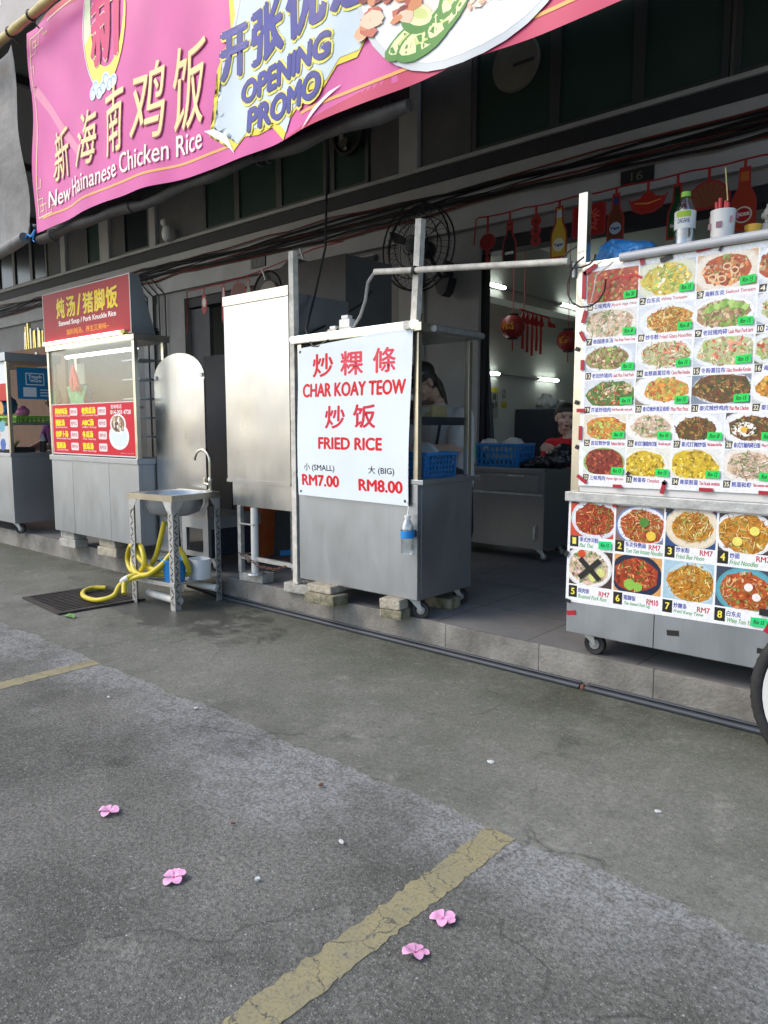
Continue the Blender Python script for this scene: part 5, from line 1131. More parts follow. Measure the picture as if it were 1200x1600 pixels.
# plastic bags hanging inside the soup stall
t = thing('green_bag', (-6.7, 3.6, 1.6), 'green plastic bag roll hanging behind the glass of the soup stall', 'bag')
g = MB(); nx, nz = 10, 8
vs = [(-7.06 + .33 * i / nx, 3.42 + .02 * math.sin(i * 1.6 + j * .5), 1.50 + .24 * j / nz * (1 - .12 * abs(i / nx - .5))) for j in range(nz + 1) for i in range(nx + 1)]
g.add(vs, [(j * (nx + 1) + i, j * (nx + 1) + i + 1, (j + 1) * (nx + 1) + i + 1, (j + 1) * (nx + 1) + i) for j in range(nz) for i in range(nx)]); g.build('bag', mat('green_bag', (.12, .62, .28), .5), t, True)
t = thing('blue_apron', (-6.7, 3.7, 1.5), 'blue cloth hanging behind the green bag in the soup stall', 'cloth')
MB().prism([(-7.09, 1.50), (-7.09, 1.66), (-7.03, 1.74), (-6.80, 1.75), (-6.70, 1.66), (-6.67, 1.50)], 3.46, 3.48).build('cloth', mat('blue_cloth', (.04, .10, .30), .8), t)
t = thing('raffia_bundle', (-6.6, 3.55, 1.8), 'bundle of red raffia string hanging behind the soup stall glass', 'string')
rr = random.Random(4); g = MB()
for k in range(40):
    a = rr.uniform(0, 6.28); q = rr.uniform(.2, 1)
    g.tube([(-6.84, 3.37, 1.92), (-6.84 + .02 * math.cos(a), 3.37 + .015 * math.sin(a), 1.86), (-6.82 + .075 * q * math.cos(a), 3.37 + .03 * math.sin(a) * q, 1.77), (-6.80 + .095 * math.cos(a) * q, 3.37 + .03 * math.sin(a), 1.68 + rr.uniform(-.02, .04))], [.006, .009, .012, .004], 4)
g.build('strands', mat('red_raffia', (.75, .05, .05), .45), t)
t = thing('cable_coil', (-5.7, 4.0, 2.1), 'small black cable coil lying on the soup stall roof', 'cable')
MB().tube([(-5.66 + .08 * math.cos(a), 3.46 + .08 * math.sin(a), 2.115 + .006 * a * .5) for a in [k * .4 for k in range(34)]], .008, 5).build('coil', 'black_cable', t)

# ---------------------------------------------------------------- far left stall, cut by the frame
t = thing('snack_cart', (-8.9, 3.7, S), 'stainless stall with glass sides cut by the left edge of the picture', 'food cart')
X0, X1, Y0, Y1 = -10.0, -8.20, 3.31, 3.86
MB().box((X0, Y0, .30), (X1, Y1, 1.02), .004).build('cabinet', 'steel', t); MB().box((X0, Y0 - .012, 1.021), (X1 + .012, Y1 + .01, 1.06), .003).build('counter_top', 'steel', t)
for x, y in ((X1 - .02, Y0 + .02), (X1 - .02, Y1 - .02), (X0 + .02, Y0 + .02), (X0 + .02, Y1 - .02)): post(t, x, y, 1.0605, 2.03, .036)
MB().box((X0 - .02, Y0 - .02, 2.031), (X1 + .03, Y1 + .03, 2.12), .005).build('roof', 'steel_dark', t)
MB().box((X1 - .022, Y0 + .042, 1.065), (X1 - .017, Y1 - .042, 2.03)).build('side_glass', 'glass', t)
MB().box((X0 + .04, Y0 + .04, 1.36), (X1 - .045, Y1 - .04, 1.385)).build('shelf', 'steel_dark', t)
p = Print(on_y(Y0 + .004), 5e-5); p.rect(X0 + .04, 1.62, X1 - .042, 1.80, 'c02a24'); p.rect(X0 + .04, 1.80, X1 - .042, 2.03, 'dfe4e8'); p.rect(X0 + .04, 1.10, X1 - .042, 1.35, 'cfd2d4')
for k, c in enumerate(('4a6ab0', 'c86a4a', '6fb0c0', '3a3a40', 'd8a050')): p.poly(wob((X1 - .2 - .12 * (k % 2), 1.15 + .10 * k), .07, 9, .2, random.Random(k)), c)
p.build('front_sheet', 'print', t)
caster(t, X1 - .06, Y0 + .05, yaw=.7, r=.055, h=.119); caster(t, X1 - .06, Y1 - .06, yaw=.2, r=.055, h=.119); caster(t, X0 + .06, Y0 + .05, h=.119, r=.055)
# blue payment placard hung on the side glass
p = Print(lambda u, v, d: (X1 - .010 + d, u, v), 5e-5); p.rect(3.42, 1.64, 3.80, 1.98, '1f7fae'); p.rect(3.40, 1.975, 3.62, 1.995, 'd8a050')
p.poly([(3.51 + .2 * i, 1.79 + .13 * j) for i, j in ((0, 0), (1, 0), (1, 1), (0, 1))], 'e6f0f4'); p.poly([(3.52 + .18 * i, 1.80 + .11 * j) for i, j in ((0, 0), (1, 0), (1, 1), (0, 1))], '1f7fae')
p.text("Touch", 3.54, 1.865, 3.68, 1.90, 'f0f6f8', bold=.002); p.text("'nGo", 3.55, 1.825, 3.68, 1.86, 'f0f6f8', bold=.002); p.rect(3.48, 1.665, 3.62, 1.765, 'e8eef0')
for k in range(3): p.rect(3.66, 1.675 + k * .03, 3.76, 1.688 + k * .03, 'cfe4ee')
o = p.build('payment_placard', 'print'); tag(o, 'blue payment placard hung on the glass of the leftmost stall', 'placard')
crate('green_basket', -8.72, 3.42, -8.26, 3.78, 1.387, 1.46, 'lime', 'bright green basket on the shelf of the leftmost stall', 'basket', 2, 9)
t = thing('pink_ball', (-8.4, 3.6, 1.5), 'pink round bundle in the green basket of the leftmost stall', 'bundle')
g = MB(); g.ball((-8.42, 3.55, 1.50), (.075, .07, .06), 3); g.ball((-8.42, 3.55, 1.555), (.03, .03, .02)); g.build('bundle', mat('pink_bag', (.70, .18, .38), .4), t, True, jit=.008)
t = thing('blue_bag', (-8.7, 3.5, 1.5), 'blue plastic bag on the shelf of the leftmost stall', 'bag')
bag_mesh('bag', [((-8.72, 3.52, 1.58), (.10, .08, .10)), ((-8.78, 3.52, 1.65), (.07, .06, .06))], 'blue_deep', t)
t = thing('sauce_bottle', (-8.35, 3.7, 1.06), 'dark sauce bottle with white nozzle inside the leftmost stall', 'bottle')
MB().lathe([(0, 0), (.035, 0), (.035, .12), (0, .12)], (-8.34, 3.72, 1.061), 'z', 14).build('bottle_body', 'black', t, True); MB().lathe([(.033, .1205), (.03, .14), (.008, .20), (0, .20)], (-8.34, 3.72, 1.061), 'z', 14).build('nozzle', 'white_plastic', t, True)
t = thing('black_tray', (-8.6, 3.6, 1.06), 'black tray with green herbs inside the leftmost stall', 'tray')
MB().box((-8.75, 3.42, 1.061), (-8.40, 3.66, 1.115), .008).build('tray', 'black', t)
g = MB(); rr = random.Random(6)
for k in range(9): a = rr.uniform(0, 6.3); g.tube([(-8.55, 3.5, 1.115), (-8.55 + .07 * math.cos(a), 3.5 + .05 * math.sin(a), 1.16 + rr.uniform(0, .04))], [.006, .003], 4)
g.build('herbs', 'leaf', t)
t = thing('brown_board', (-9.8, 4.6, 1), 'tall brown board partition behind the leftmost stall', 'board')
MB().box((-11.8, 4.6, S), (-9.55, 4.64, 2.42)).build('board', 'wood', t)
MB().box((-10.4, 4.59, 2.24), (-10.33, 4.599, 2.36)).build('paper_note', 'dirty_white', t)
rr = random.Random(8)
for k in range(9):
    g = MB(); x = -12.8 + k * .085; hh = rr.uniform(.45, .62)
    g.tube([(x, 5.5, 2.42), (x + rr.uniform(-.02, .04), 5.5, 2.42 + hh)], rr.uniform(.026, .036), 8)
    o = g.build('foil_roll', 'foil' if k % 3 else 'foil_silver', None, True); tag(o, 'shiny gold and silver rolls standing in a row behind the brown board', 'roll', 'foil rolls behind the brown board')
MB_ = MB(); MB_.box((-13.0, 5.35, S), (-12.0, 5.65, 2.415)); o = MB_.build('cabinet', 'wall_dim'); tag(o, 'tall grey cupboard under the gold and silver rolls', 'cupboard')

# ---------------------------------------------------------------- arched steel stand with cabinet
t = thing('wok_stand', (-5.2, 3.7, S), 'arched polished steel splash guard on a boxy stand behind the sink', 'wok stand')
ax0, ax1, az, ay = -5.540, -4.835, 1.728, 3.418
arch = [(ax0, .622), (ax1, .622), (ax1, az)] + [(ax0 + (ax1 - ax0) * (.5 + .5 * math.cos(a)), az + .198 * math.sin(a)) for a in [R(12 + 13 * k) for k in range(13)]] + [(ax0, az)]
MB().prism(arch, ay, ay + .012).build('splash_guard', 'steel_bright', t)
MB().box((ax1 - .045, ay - .006, .622), (ax1, ay - .0005, az - .02)).build('guard_edge', 'steel_bright', t)
for k in (0, 1): MB().box((ax0 + .015 + k * .64, ay - .01, az), (ax0 + .05 + k * .64, ay - .0005, az + .028)).build('guard_clip', 'galv', t)
f = MB(); f.box((-5.53, ay, .53), (-4.84, 3.95, .6215)); f.box((-5.53, ay, .298), (-5.14, ay + .03, .5295)); f.box((-4.91, ay, .298), (-4.84, ay + .03, .5295)); f.box((-5.1395, ay, .298), (-4.9105, ay + .03, .34)); f.build('stand_front', 'steel', t)
MB().box((-4.862, ay + .0305, .298), (-4.842, 3.9, .5295)).build('stand_side', 'navy', t)
MB().box((-5.52, ay + .031, .298), (-4.863, 3.9, .325)).build('stand_base', 'steel_dark', t)
caster(t, -4.90, 3.50, r=.05, h=.1175, yaw=.4); caster(t, -5.46, 3.52, r=.05, h=.1175); caster(t, -4.90, 3.85, r=.05, h=.1175); caster(t, -5.46, 3.85, r=.05, h=.1175)
t = thing('dark_oven', (-5.5, 4.45, S), 'tall dark metal cabinet in the shade behind the arched steel stand', 'cabinet')
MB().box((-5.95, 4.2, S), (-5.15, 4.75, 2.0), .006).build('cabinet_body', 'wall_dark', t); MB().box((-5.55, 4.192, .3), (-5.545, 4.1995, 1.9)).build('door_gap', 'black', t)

# ---------------------------------------------------------------- sink stand
X = Matrix.Translation((-5.09, 2.89, 0)) @ Matrix.Rotation(R(6), 4, 'Z')
t = thing('sink_stand', (-4.85, 3.1, 0), 'steel basin on slotted angle legs with a curved chrome tap', 'sink')
SW, SD, SH = .50, .50, .85
for (x, y, sx, sy) in ((0, 0, 1, 1), (SW, 0, -1, 1), (SW, SD - .05, -1, -1), (0, SD - .05, 1, -1)):
    g = MB(X); w, th = .052, .004; zb = .0 if y == 0 else .002
    xa, xb = sorted((x, x + sx * w)); ya, yb = sorted((y, y + sy * th)); g.box((xa, ya, zb), (xb, yb, SH - .005))
    xa, xb = sorted((x, x + sx * th)); ya, yb = sorted((y + sy * th, y + sy * w)); g.box((xa, ya, zb), (xb, yb, SH - .005))
    lg = g.build('leg', 'galv', t)
    h_ = MB(X); z = .06; n = 0
    while z < SH - .08:
        a_ = .6 if n % 2 else -.6; cx_ = x + sx * w / 2
        yy = y - .0012 if y == 0 else y + .0012
        h_.add([(cx_ - .016, yy, z - .012), (cx_ - .010, yy, z - .018 + .0), (cx_ + .016, yy, z + .012), (cx_ + .010, yy, z + .018)] if n % 2 else [(cx_ + .016, yy, z - .012), (cx_ + .010, yy, z - .018), (cx_ - .016, yy, z + .012), (cx_ - .010, yy, z + .018)], [(0, 1, 2, 3)])
        xx = x - .0012 * sx if sx < 0 else x - .0012; xx = x + .0012 if sx < 0 else x - .0012; cy_ = y + sy * w / 2
        h_.add([(xx, cy_ - .016, z - .012), (xx, cy_ - .010, z - .018), (xx, cy_ + .016, z + .012), (xx, cy_ + .010, z + .018)] if n % 2 else [(xx, cy_ + .016, z - .012), (xx, cy_ + .010, z - .018), (xx, cy_ - .016, z + .012), (xx, cy_ - .010, z + .018)], [(0, 1, 2, 3)])
        z += .043; n += 1
    h_.build('slots', 'grate', lg)
g = MB(X); z0, z1 = SH - .045, SH
g.box((-.006, -.006, z0), (SW + .006, -.0015, z1)); g.box((-.006, SD - .05, z0), (SW + .006, SD - .0455, z1)); g.box((-.006, -.0015, z0), (-.0015, SD - .05, z1)); g.box((SW + .0015, -.0015, z0), (SW + .006, SD - .05, z1))
g.build('rim_frame', 'frame', t)
g = MB(X)
for (x, sx) in ((.053, 1), (SW - .053, -1)): g.prism([(x - sx * .05, SH - .0455), (x + sx * .05, SH - .0455), (x - sx * .0, SH - .12), (x - sx * .05, SH - .14)], -.0045, -.0015)
g.prism([(.003, SH - .0455), (.10, SH - .0455), (.05, SH - .12), (.003, SH - .14)], SW + .002, SW + .005, 'yz'); g.prism([(SD - .053, SH - .0455), (SD - .15, SH - .0455), (SD - .10, SH - .12), (SD - .053, SH - .14)], SW + .002, SW + .005, 'yz')
g.build('gusset', 'galv', t)
c0 = X @ Vector((SW / 2, SD / 2 - .02, SH))
n = 28
rimv = [(.5 * SW - .004) for _ in range(1)]
g = MB(X)
sq = []
for k in range(n):
    a = 2 * math.pi * (k + .5) / n; c_, s_ = math.cos(a), math.sin(a); q = 1 / max(abs(c_), abs(s_)); sq.append((SW / 2 + c_ * q * (SW / 2 - .001), (SD - .05) / 2 + s_ * q * ((SD - .05) / 2 - .001), SH - .004))
rings = [sq]
for r_, dz in ((.216, -.006), (.214, -.02), (.210, -.09), (.185, -.15), (.12, -.175), (.03, -.182)):
    rings.append([(SW / 2 + r_ * math.cos(2 * math.pi * (k + .5) / n), (SD - .05) / 2 + r_ * math.sin(2 * math.pi * (k + .5) / n), SH + dz) for k in range(n)])
vs = [v for r_ in rings for v in r_]; fs = [(i * n + k, i * n + (k + 1) % n, (i + 1) * n + (k + 1) % n, (i + 1) * n + k) for i in range(len(rings) - 1) for k in range(n)]
g.add(vs, fs + [tuple((len(rings) - 1) * n + k for k in range(n))]); g.build('basin', 'steel', t, True)
g = MB(X); fx, fy = SW - .06, SD - .085
g.lathe([(.028, 0), (.028, .012), (.016, .02), (.015, .07), (.018, .075), (.018, .10), (.010, .11)], (fx, fy, SH - .003), 'z', 14)
g.tube([(fx, fy, SH + .10), (fx, fy, SH + .23)] + [(fx - .085 + .085 * math.cos(a), fy, SH + .23 + .085 * math.sin(a)) for a in [R(15 * k) for k in range(1, 12)]] + [(fx - .172, fy, SH + .235)], .011, 10)
fa = g.build('tap', 'frame', t, True)
g = MB(X); g.tube([(fx - .02, fy, SH + .05), (fx - .06, fy, SH + .06)], .008, 8); g.box((fx - .075, fy - .006, SH + .045), (fx - .055, fy + .006, SH + .10), .003); g.build('tap_handle', 'frame', fa)
g = MB(X); g.box((-.0, -.0, .195), (SW, SD - .051, .203)); g.box((0.005, -.0065, .18), (SW - .0, -.0015, .21)); g.build('tray', 'galv', t)
g = MB(X); g.tube([(SW / 2 - .03, SD / 2 - .04, SH - .18), (SW / 2 - .03, SD / 2 - .04, SH - .22), (SW / 2 - .06, SD / 2 - .06, SH - .25)], .022, 10); g.tube([(SW - .07, fy - .02, SH - .01), (SW - .06, fy - .04, SH - .1), (SW - .11, fy - .05, SH - .17)], .012, 8); g.build('drain_trap', 'pvc', t, True)
t = thing('waste_pipe', (-4.8, 2.95, 0), 'dirty white pipe lying on the ground between the sink legs', 'pipe')
MB().tube([(-5.04, 3.0, .07), (-4.62, 3.0, .065)], .030, 12).build('pipe', 'pvc', t, True); MB().tube([(-5.02, 3.22, .15), (-4.7, 3.24, .14), (-4.58, 3.3, .12)], .028, 10).build('branch', 'pvc', t, True)
t = thing('blue_bucket', (-4.75, 3.05, .203), 'small bright blue bucket on the tray under the sink', 'bucket')
bx, by = -4.725, 3.03
MB().lathe([(0, 0), (.072, 0), (.090, .150), (.098, .150), (.098, .163), (.088, .163), (.068, .01), (0, .01)], (bx, by, .204), 'z', 24).build('bucket_body', 'blue', t, True)
t = thing('milky_tub', (-4.66, 3.2, .203), 'milky white cut plastic jug on the tray beside the blue bucket', 'tub')
g = MB(); o_ = [(x, y) for x, y in wob((0, 0), 1, 20, 0)]
rings = []
for sc, z in ((.88, 0), (.97, .05), (1, .15)): rings.append([(-4.655 + .085 * sc * math.copysign(abs(x) ** .55, x), 3.20 + .07 * sc * math.copysign(abs(y) ** .55, y), .204 + z) for x, y in o_])
rings.append([(-4.655 + .081 * math.copysign(abs(x) ** .55, x), 3.20 + .066 * math.copysign(abs(y) ** .55, y), .204 + .15) for x, y in o_]); rings.append([(-4.655 + .072 * math.copysign(abs(x) ** .55, x), 3.20 + .058 * math.copysign(abs(y) ** .55, y), .204 + .006) for x, y in o_])
vs = [v for r_ in rings for v in r_]; g.add(vs, [(i * 20 + k, i * 20 + (k + 1) % 20, (i + 1) * 20 + (k + 1) % 20, (i + 1) * 20 + k) for i in range(4) for k in range(20)] + [tuple(range(20)), tuple(80 + k for k in range(20))])
g.build('tub_body', 'tub', t, True); MB().box((-4.744, 3.16, .28), (-4.7415, 3.22, .315)).build('label', 'dirty_white', t)
def crom(P, n=8):
    P = [Vector(p) for p in P]; Q = [P[0]] + P + [P[-1]]; out = []
    for i in range(1, len(Q) - 2):
        for k in range(n):
            u = k / n; a, b, c, d = Q[i - 1], Q[i], Q[i + 1], Q[i + 2]
            out.append(.5 * ((2 * b) + (c - a) * u + (2 * a - 5 * b + 4 * c - d) * u * u + (3 * b - a - 3 * c + d) * u ** 3))
    return out + [P[-1]]
t = thing('yellow_hose', (-5.0, 2.9, .2), 'tangled yellow garden hose coming from the sink onto the drain grate', 'hose')
hp = [(-4.90, 3.07, .63), (-4.93, 3.05, .5), (-4.97, 3.03, .36), (-5.0, 2.98, .25), (-4.86, 2.96, .24), (-4.75, 3.0, .26), (-4.72, 2.98, .33), (-4.84, 2.94, .28), (-5.0, 2.92, .34), (-5.12, 2.93, .43), (-5.23, 2.96, .40), (-5.30, 2.98, .30), (-5.22, 2.96, .23), (-5.05, 2.93, .24),
      (-4.92, 2.90, .32), (-4.98, 2.92, .42), (-5.08, 2.95, .44), (-5.12, 2.92, .33), (-5.02, 2.88, .25), (-4.86, 2.88, .25), (-4.74, 2.93, .33), (-4.70, 3.0, .42), (-4.64, 3.02, .45), (-4.60, 3.05, .36), (-4.66, 3.1, .25), (-4.85, 3.05, .235), (-4.98, 2.84, .235), (-5.03, 2.80, .19), (-4.98, 2.76, .11)]
MB().tube(crom(hp, 6), .0195, 10).build('hose_coil', 'hose', t, True)
hp = [(-4.84, 2.93, .26), (-4.96, 2.84, .22), (-5.08, 2.79, .16), (-5.1, 2.74, .08), (-5.2, 2.66, .045), (-5.40, 2.66, .042), (-5.56, 2.74, .045), (-5.62, 2.84, .045), (-5.55, 2.92, .045)]
MB().tube(crom(hp, 6), .0185, 10).build('hose_end', 'hose', t, True)
MB().tube([(-5.06, 2.795, .185), (-5.03, 2.80, .205), (-5.0, 2.815, .222)], .024, 10).build('white_joint', 'pvc', t, True)
t = thing('hand_brush', (-5.05, 3.25, .6), 'dark handle hanging beside the rusty chain under the sink', 'brush')
MB().tube([(-5.06, 3.28, .66), (-5.07, 3.30, .35)], [.012, .018], 8).build('handle', 'navy', t); MB().box((-5.08, 3.27, .66), (-5.04, 3.29, .70)).build('head', 'dirty_white', t)

# ---------------------------------------------------------------- pipes along the kerb
t = thing('kerb_pipe', (-1.2, KY - .03, .03), 'dark blue grey pipe along the foot of the kerb, right length', 'pipe')
MB().tube([(-1.61, KY - .03, .018), (1.5, KY - .03, .018)], .014, 12).build('pipe', 'pipe_blue', t, True); MB().tube([(-1.61, KY - .010, .036), (1.5, KY - .010, .036)], .007, 8).build('thin_pipe', 'pipe_blue', t, True)
t = thing('kerb_pipe', (-3, KY - .03, .03), 'dark blue grey pipe along the kerb from the sink to the joint', 'pipe')
MB().tube([(-4.68, KY - .03, .018), (-1.645, KY - .03, .018)], .014, 12).build('pipe', 'pipe_blue', t, True); MB().tube([(-4.68, KY - .010, .036), (-1.645, KY - .010, .036)], .007, 8).build('thin_pipe', 'pipe_blue', t, True)
MB().tube([(-4.95, 3.3, .10), (-4.72, 3.36, .06), (-4.68, KY - .04, .037)], .03, 10).build('elbow', 'black', t, True)
MB().lathe([(.0165, -.008), (.0175, 0), (.0165, .008)], (-1.628, KY - .03, .018), 'x', 12).build('joint', 'rust', t)

# ---------------------------------------------------------------- hood, fans and bits between the stalls
t = thing('range_hood', (-5.0, 4.6, 2.2), 'big dark sheet metal cooking hood above the steel cabinet', 'hood')
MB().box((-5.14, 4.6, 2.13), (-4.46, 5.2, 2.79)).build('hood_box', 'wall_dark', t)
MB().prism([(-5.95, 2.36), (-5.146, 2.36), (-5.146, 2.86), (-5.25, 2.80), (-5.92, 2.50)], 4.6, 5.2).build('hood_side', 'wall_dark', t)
MB().lathe([(0, 0), (.19, 0), (.20, -.01), (.21, 0)], (-5.47, 4.598, 2.58), 'y', 24).build('opening', 'black', t); MB().lathe([(0, 0), (.13, 0), (.12, -.012), (0, -.012)], (-5.44, 4.585, 2.56), 'y', 20).build('fan_motor', 'wall_dim', t)  # flat black disc painted for the shaded inside; the hood face is solid
for x, z in ((-5.5, 2.75), (-5.42, 2.47), (-5.8, 2.45), (-4.98, 2.86)): MB().tube([(x - .02, 4.58, z + .05), (x + .03, 4.58, z - .05)], .010, 5).build('latch', 'galv', t)
def cage_fan(c, rad, label):
    t_ = thing('wall_fan', c, label, 'fan'); c = Vector(c); ct = MB()
    for rr_, yy in ((1., 0), (1., -.09), (.75, -.13), (.5, -.15), (.22, -.16), (.75, .05), (.5, .06)):
        ct.tube([c + Vector((rad * rr_ * math.cos(a), yy, rad * rr_ * math.sin(a))) for a in [k * math.pi / 18 for k in range(37)]], .005 if rr_ < 1 else .009, 5, False)
    for k in range(40):
        a = 2 * math.pi * k / 40; u = Vector((math.cos(a), 0, math.sin(a)))
        ct.tube([c + u * rad * .1 + Vector((0, -.162, 0)), c + u * rad * .5 + Vector((0, -.15, 0)), c + u * rad * .8 + Vector((0, -.12, 0)), c + u * rad + Vector((0, -.05, 0)), c + u * rad * .8 + Vector((0, .045, 0))], .0025, 3, False)
    ct.build('cage', 'black', t_)
    for k in range(3):
        a = k * 2.094 + .5; P = []
        for q, wd in ((.15, .10), (.4, .26), (.7, .36), (.92, .30)):
            for s_ in (-1, 1):
                aa = a + s_ * wd / 2 / q * .62 + .12 * q; P.append(c + Vector((rad * q * math.cos(aa), -.05 + .045 * s_, rad * q * math.sin(aa))))
        MB().add(P, [(0, 1, 3, 2), (2, 3, 5, 4), (4, 5, 7, 6)]).build('blade', 'black', t_)
    MB().lathe([(0, -.17), (.06, -.165), (.07, -.02), (.085, 0), (.08, .14), (0, .16)], c, 'y', 16).build('motor', 'black', t_, True)
    MB().tube([c + Vector((0, .1, 0)), c + Vector((0, .3, -.2)), Vector((c.x, W - .01, c.z - .28))], .02, 8).build('bracket', 'black', t_)
cage_fan((-4.54, 5.72, 3.04), .40, 'large black caged fan high on the wall behind the crossed poles')
t = thing('black_disc', (-4.77, 5.2, 2.45), 'round black dish shaped fan cover behind the white sign stall', 'fan cover')
MB().lathe([(0, .10), (.12, .09), (.22, .03), (.245, -.01), (.235, -.015), (.21, .02), (.11, .075), (0, .085)], (-4.77, 5.2, 2.41), 'y', 36).build('dish', 'black', t, True)
MB().tube([(-4.77, 5.31, 2.41), (-4.77, 5.4, 2.3), (-4.77, 5.45, S)], .02, 8).build('stand', 'black', t)
MB().lathe([(0, 0), (.2, 0), (.2, .02), (0, .03)], (-4.77, 5.45, S + .001), 'z', 20).build('foot', 'black', t)
t = thing('wall_speaker', (-4.52, 6.1, 2.75), 'small dark wall bracket lamp on the grey wall below the caged fan', 'wall lamp')
MB().prism([(-4.62, 2.80), (-4.42, 2.80), (-4.46, 2.67), (-4.51, 2.63), (-4.56, 2.66)], 6.02, 6.15).build('lamp_shade', 'black', t); MB().box((-4.54, 6.08, 2.80), (-4.50, 6.195, 2.98)).build('bracket', 'black', t)

# ---------------------------------------------------------------- inside the right shop
t = thing('steel_counter', (-3.6, 5.8, S), 'low stainless counter on castors just inside the open shopfront', 'counter')
X0, X1, Y0, Y1 = -4.35, -3.045, 5.53, 6.05
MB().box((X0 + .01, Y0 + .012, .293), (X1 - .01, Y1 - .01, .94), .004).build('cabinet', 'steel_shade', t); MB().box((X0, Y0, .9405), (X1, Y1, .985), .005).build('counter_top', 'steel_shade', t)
MB().box((X0 + .02, Y0 + .004, .755), (X1 - .03, Y0 + .0115, .77)).build('ledge', 'galv', t); dd = MB().box((-3.55, Y0 + .0, .785), (-3.11, Y0 + .0115, .925), .003).build('drawer', 'steel_shade', t); MB().box((-3.40, Y0 - .012, .915), (-3.25, Y0 - .0005, .928)).build('drawer_handle', 'galv', dd)
hd = MB(); hd.tube([(-3.13, Y0 + .011, .50), (-3.13, Y0 - .02, .49), (-3.13, Y0 - .02, .39), (-3.13, Y0 + .011, .38)], .007, 6); hd.build('door_handle', 'galv', t)
caster(t, X1 - .08, Y0 + .08, yaw=.4, r=.05, h=.1125); caster(t, X0 + .08, Y0 + .08, r=.05, h=.1125); caster(t, X1 - .08, Y1 - .08, r=.05, h=.1125)
crate('plastic_basket', -3.78, 5.60, -3.36, 5.88, .986, 1.195, 'blue_deep', 'blue plastic basket standing on the inside counter', 'basket', 3, 9)
t = thing('plastic_bag', (-3.6, 5.7, 1.15), 'white and green plastic bags stuffed in the basket on the counter', 'bag')
bag_mesh('bag', [((-3.70, 5.68, 1.17), (.08, .07, .06)), ((-3.50, 5.76, 1.18), (.10, .08, .055)), ((-3.60, 5.72, 1.10), (.15, .09, .08))], mat('white_bag', (.55, .53, .50), .4), t)
g = MB(); g.ball((-3.80, 5.58, 1.10), (.025, .02, .09), 3); g.build('green_bag_tail', 'green', t, True, jit=.01)
t = thing('food_tub', (-4.02, 5.7, .985), 'clear plastic tub with red food on the counter behind the cook', 'tub')
MB().lathe([(.085, 0), (.11, .17), (.12, .17), (.12, .18), (.10, .18)], (-4.03, 5.72, .986), 'z', 20).build('tub_body', glass('tub_clear', (.8, .8, .78), .1, .2), t, True); MB().lathe([(0, .06), (.09, .06), (.085, .002), (0, .002)], (-4.03, 5.72, .986), 'z', 18).build('food', mat('red_food', (.25, .06, .04), .6, var=.4, vscale=40), t)
t = thing('black_bag', (-3.1, 5.8, .99), 'black plastic bag lying on the right end of the inside counter', 'bag')
bag_mesh('bag', [((-3.20, 5.78, 1.03), (.13, .10, .045)), ((-3.08, 5.80, 1.06), (.12, .10, .075)), ((-3.04, 5.82, 1.13), (.07, .07, .06)), ((-3.33, 5.72, 1.01), (.08, .07, .02))], mat('black_bag', (.014, .015, .018), .3), t)
def tube_lamp(x, y0, y1, z, label, dx=1):
    t_ = thing('tube_lamp', (x, (y0 + y1) / 2, z), label, 'tube lamp')
    MB().box((x, y0 - .04, z - .02), (x + dx * .03, y1 + .04, z + .025), .003).build('batten', 'white_metal', t_)
    MB().tube([(x + dx * .050, y0, z), (x + dx * .050, y1, z)], .019, 10).build('tube', 'lamp', t_)
    for y in (y0 - .02, y1 + .02): MB().box((x + dx * .0305, y - .018, z - .016), (x + dx * .066, y + .018, z + .016)).build('socket', 'grey_plastic', t_)
tube_lamp(-4.70, 6.5, 7.40, 2.915, 'long lit tube on the beam nearest the street, upper left'); tube_lamp(-4.70, 8.76, 9.75, 2.90, 'lit tube farther along the beam, half hidden by the stall post')
tube_lamp(-4.95, 7.22, 7.70, 1.975, 'lower lit tube on the side wall above the posters'); tube_lamp(-4.95, 8.68, 9.18, 1.965, 'lower lit tube deeper in the room above the dark cabinet')
cd = thing('wall_conduit', (-4.94, 8.2, 1.98), 'thin dark conduit linking the two lower tubes on the side wall', 'conduit')
MB().tube([(-4.94, 7.75, 1.985), (-4.94, 8.63, 1.97)], .010, 5).build('conduit', 'grey_plastic', cd); MB().tube([(-4.69, 7.46, 2.93), (-4.69, 8.7, 2.92)], .010, 5).build('conduit', 'grey_plastic', cd)
def wall_sheet(name, y0, z0, y1, z1, cols, label, cat, texts=()):
    p_ = Print(on_x(-4.945), 1e-4); p_.rect(y0, z0, y1, z1, cols[0])
    for (a, b, c, d, cc) in cols[1:]: p_.rect(y0 + a * (y1 - y0), z0 + b * (z1 - z0), y0 + c * (y1 - y0), z0 + d * (z1 - z0), cc)
    for (s_, a, b, c, d, cc) in texts: p_.text(s_, y0 + a * (y1 - y0), z0 + b * (z1 - z0), y0 + c * (y1 - y0), z0 + d * (z1 - z0), cc)
    o_ = p_.build(name, 'print'); tag(o_, label, cat)
wall_sheet('wall_poster', 7.33, 1.45, 7.58, 1.81, ['2a2c2c', (.08, .05, .92, .95, '9a9c98'), (.15, .1, .85, .22, '4a4c4c'), (.3, .45, .36, .75, '5a5c5a'), (.45, .42, .52, .8, '5a5c5a'), (.6, .45, .66, .72, '5a5c5a')], 'grey framed notice on the side wall of the shop', 'poster')
wall_sheet('wall_poster', 7.60, 1.45, 7.77, 1.81, ['8a8c80', (0, .85, 1, 1, 'b8a82a'), (.3, .6, .7, .8, '4a4a48'), (.2, .3, .5, .5, '4a4a48'), (.6, .35, .85, .55, '5a5a58')], 'pale notice with yellow top beside the grey framed notice', 'poster')
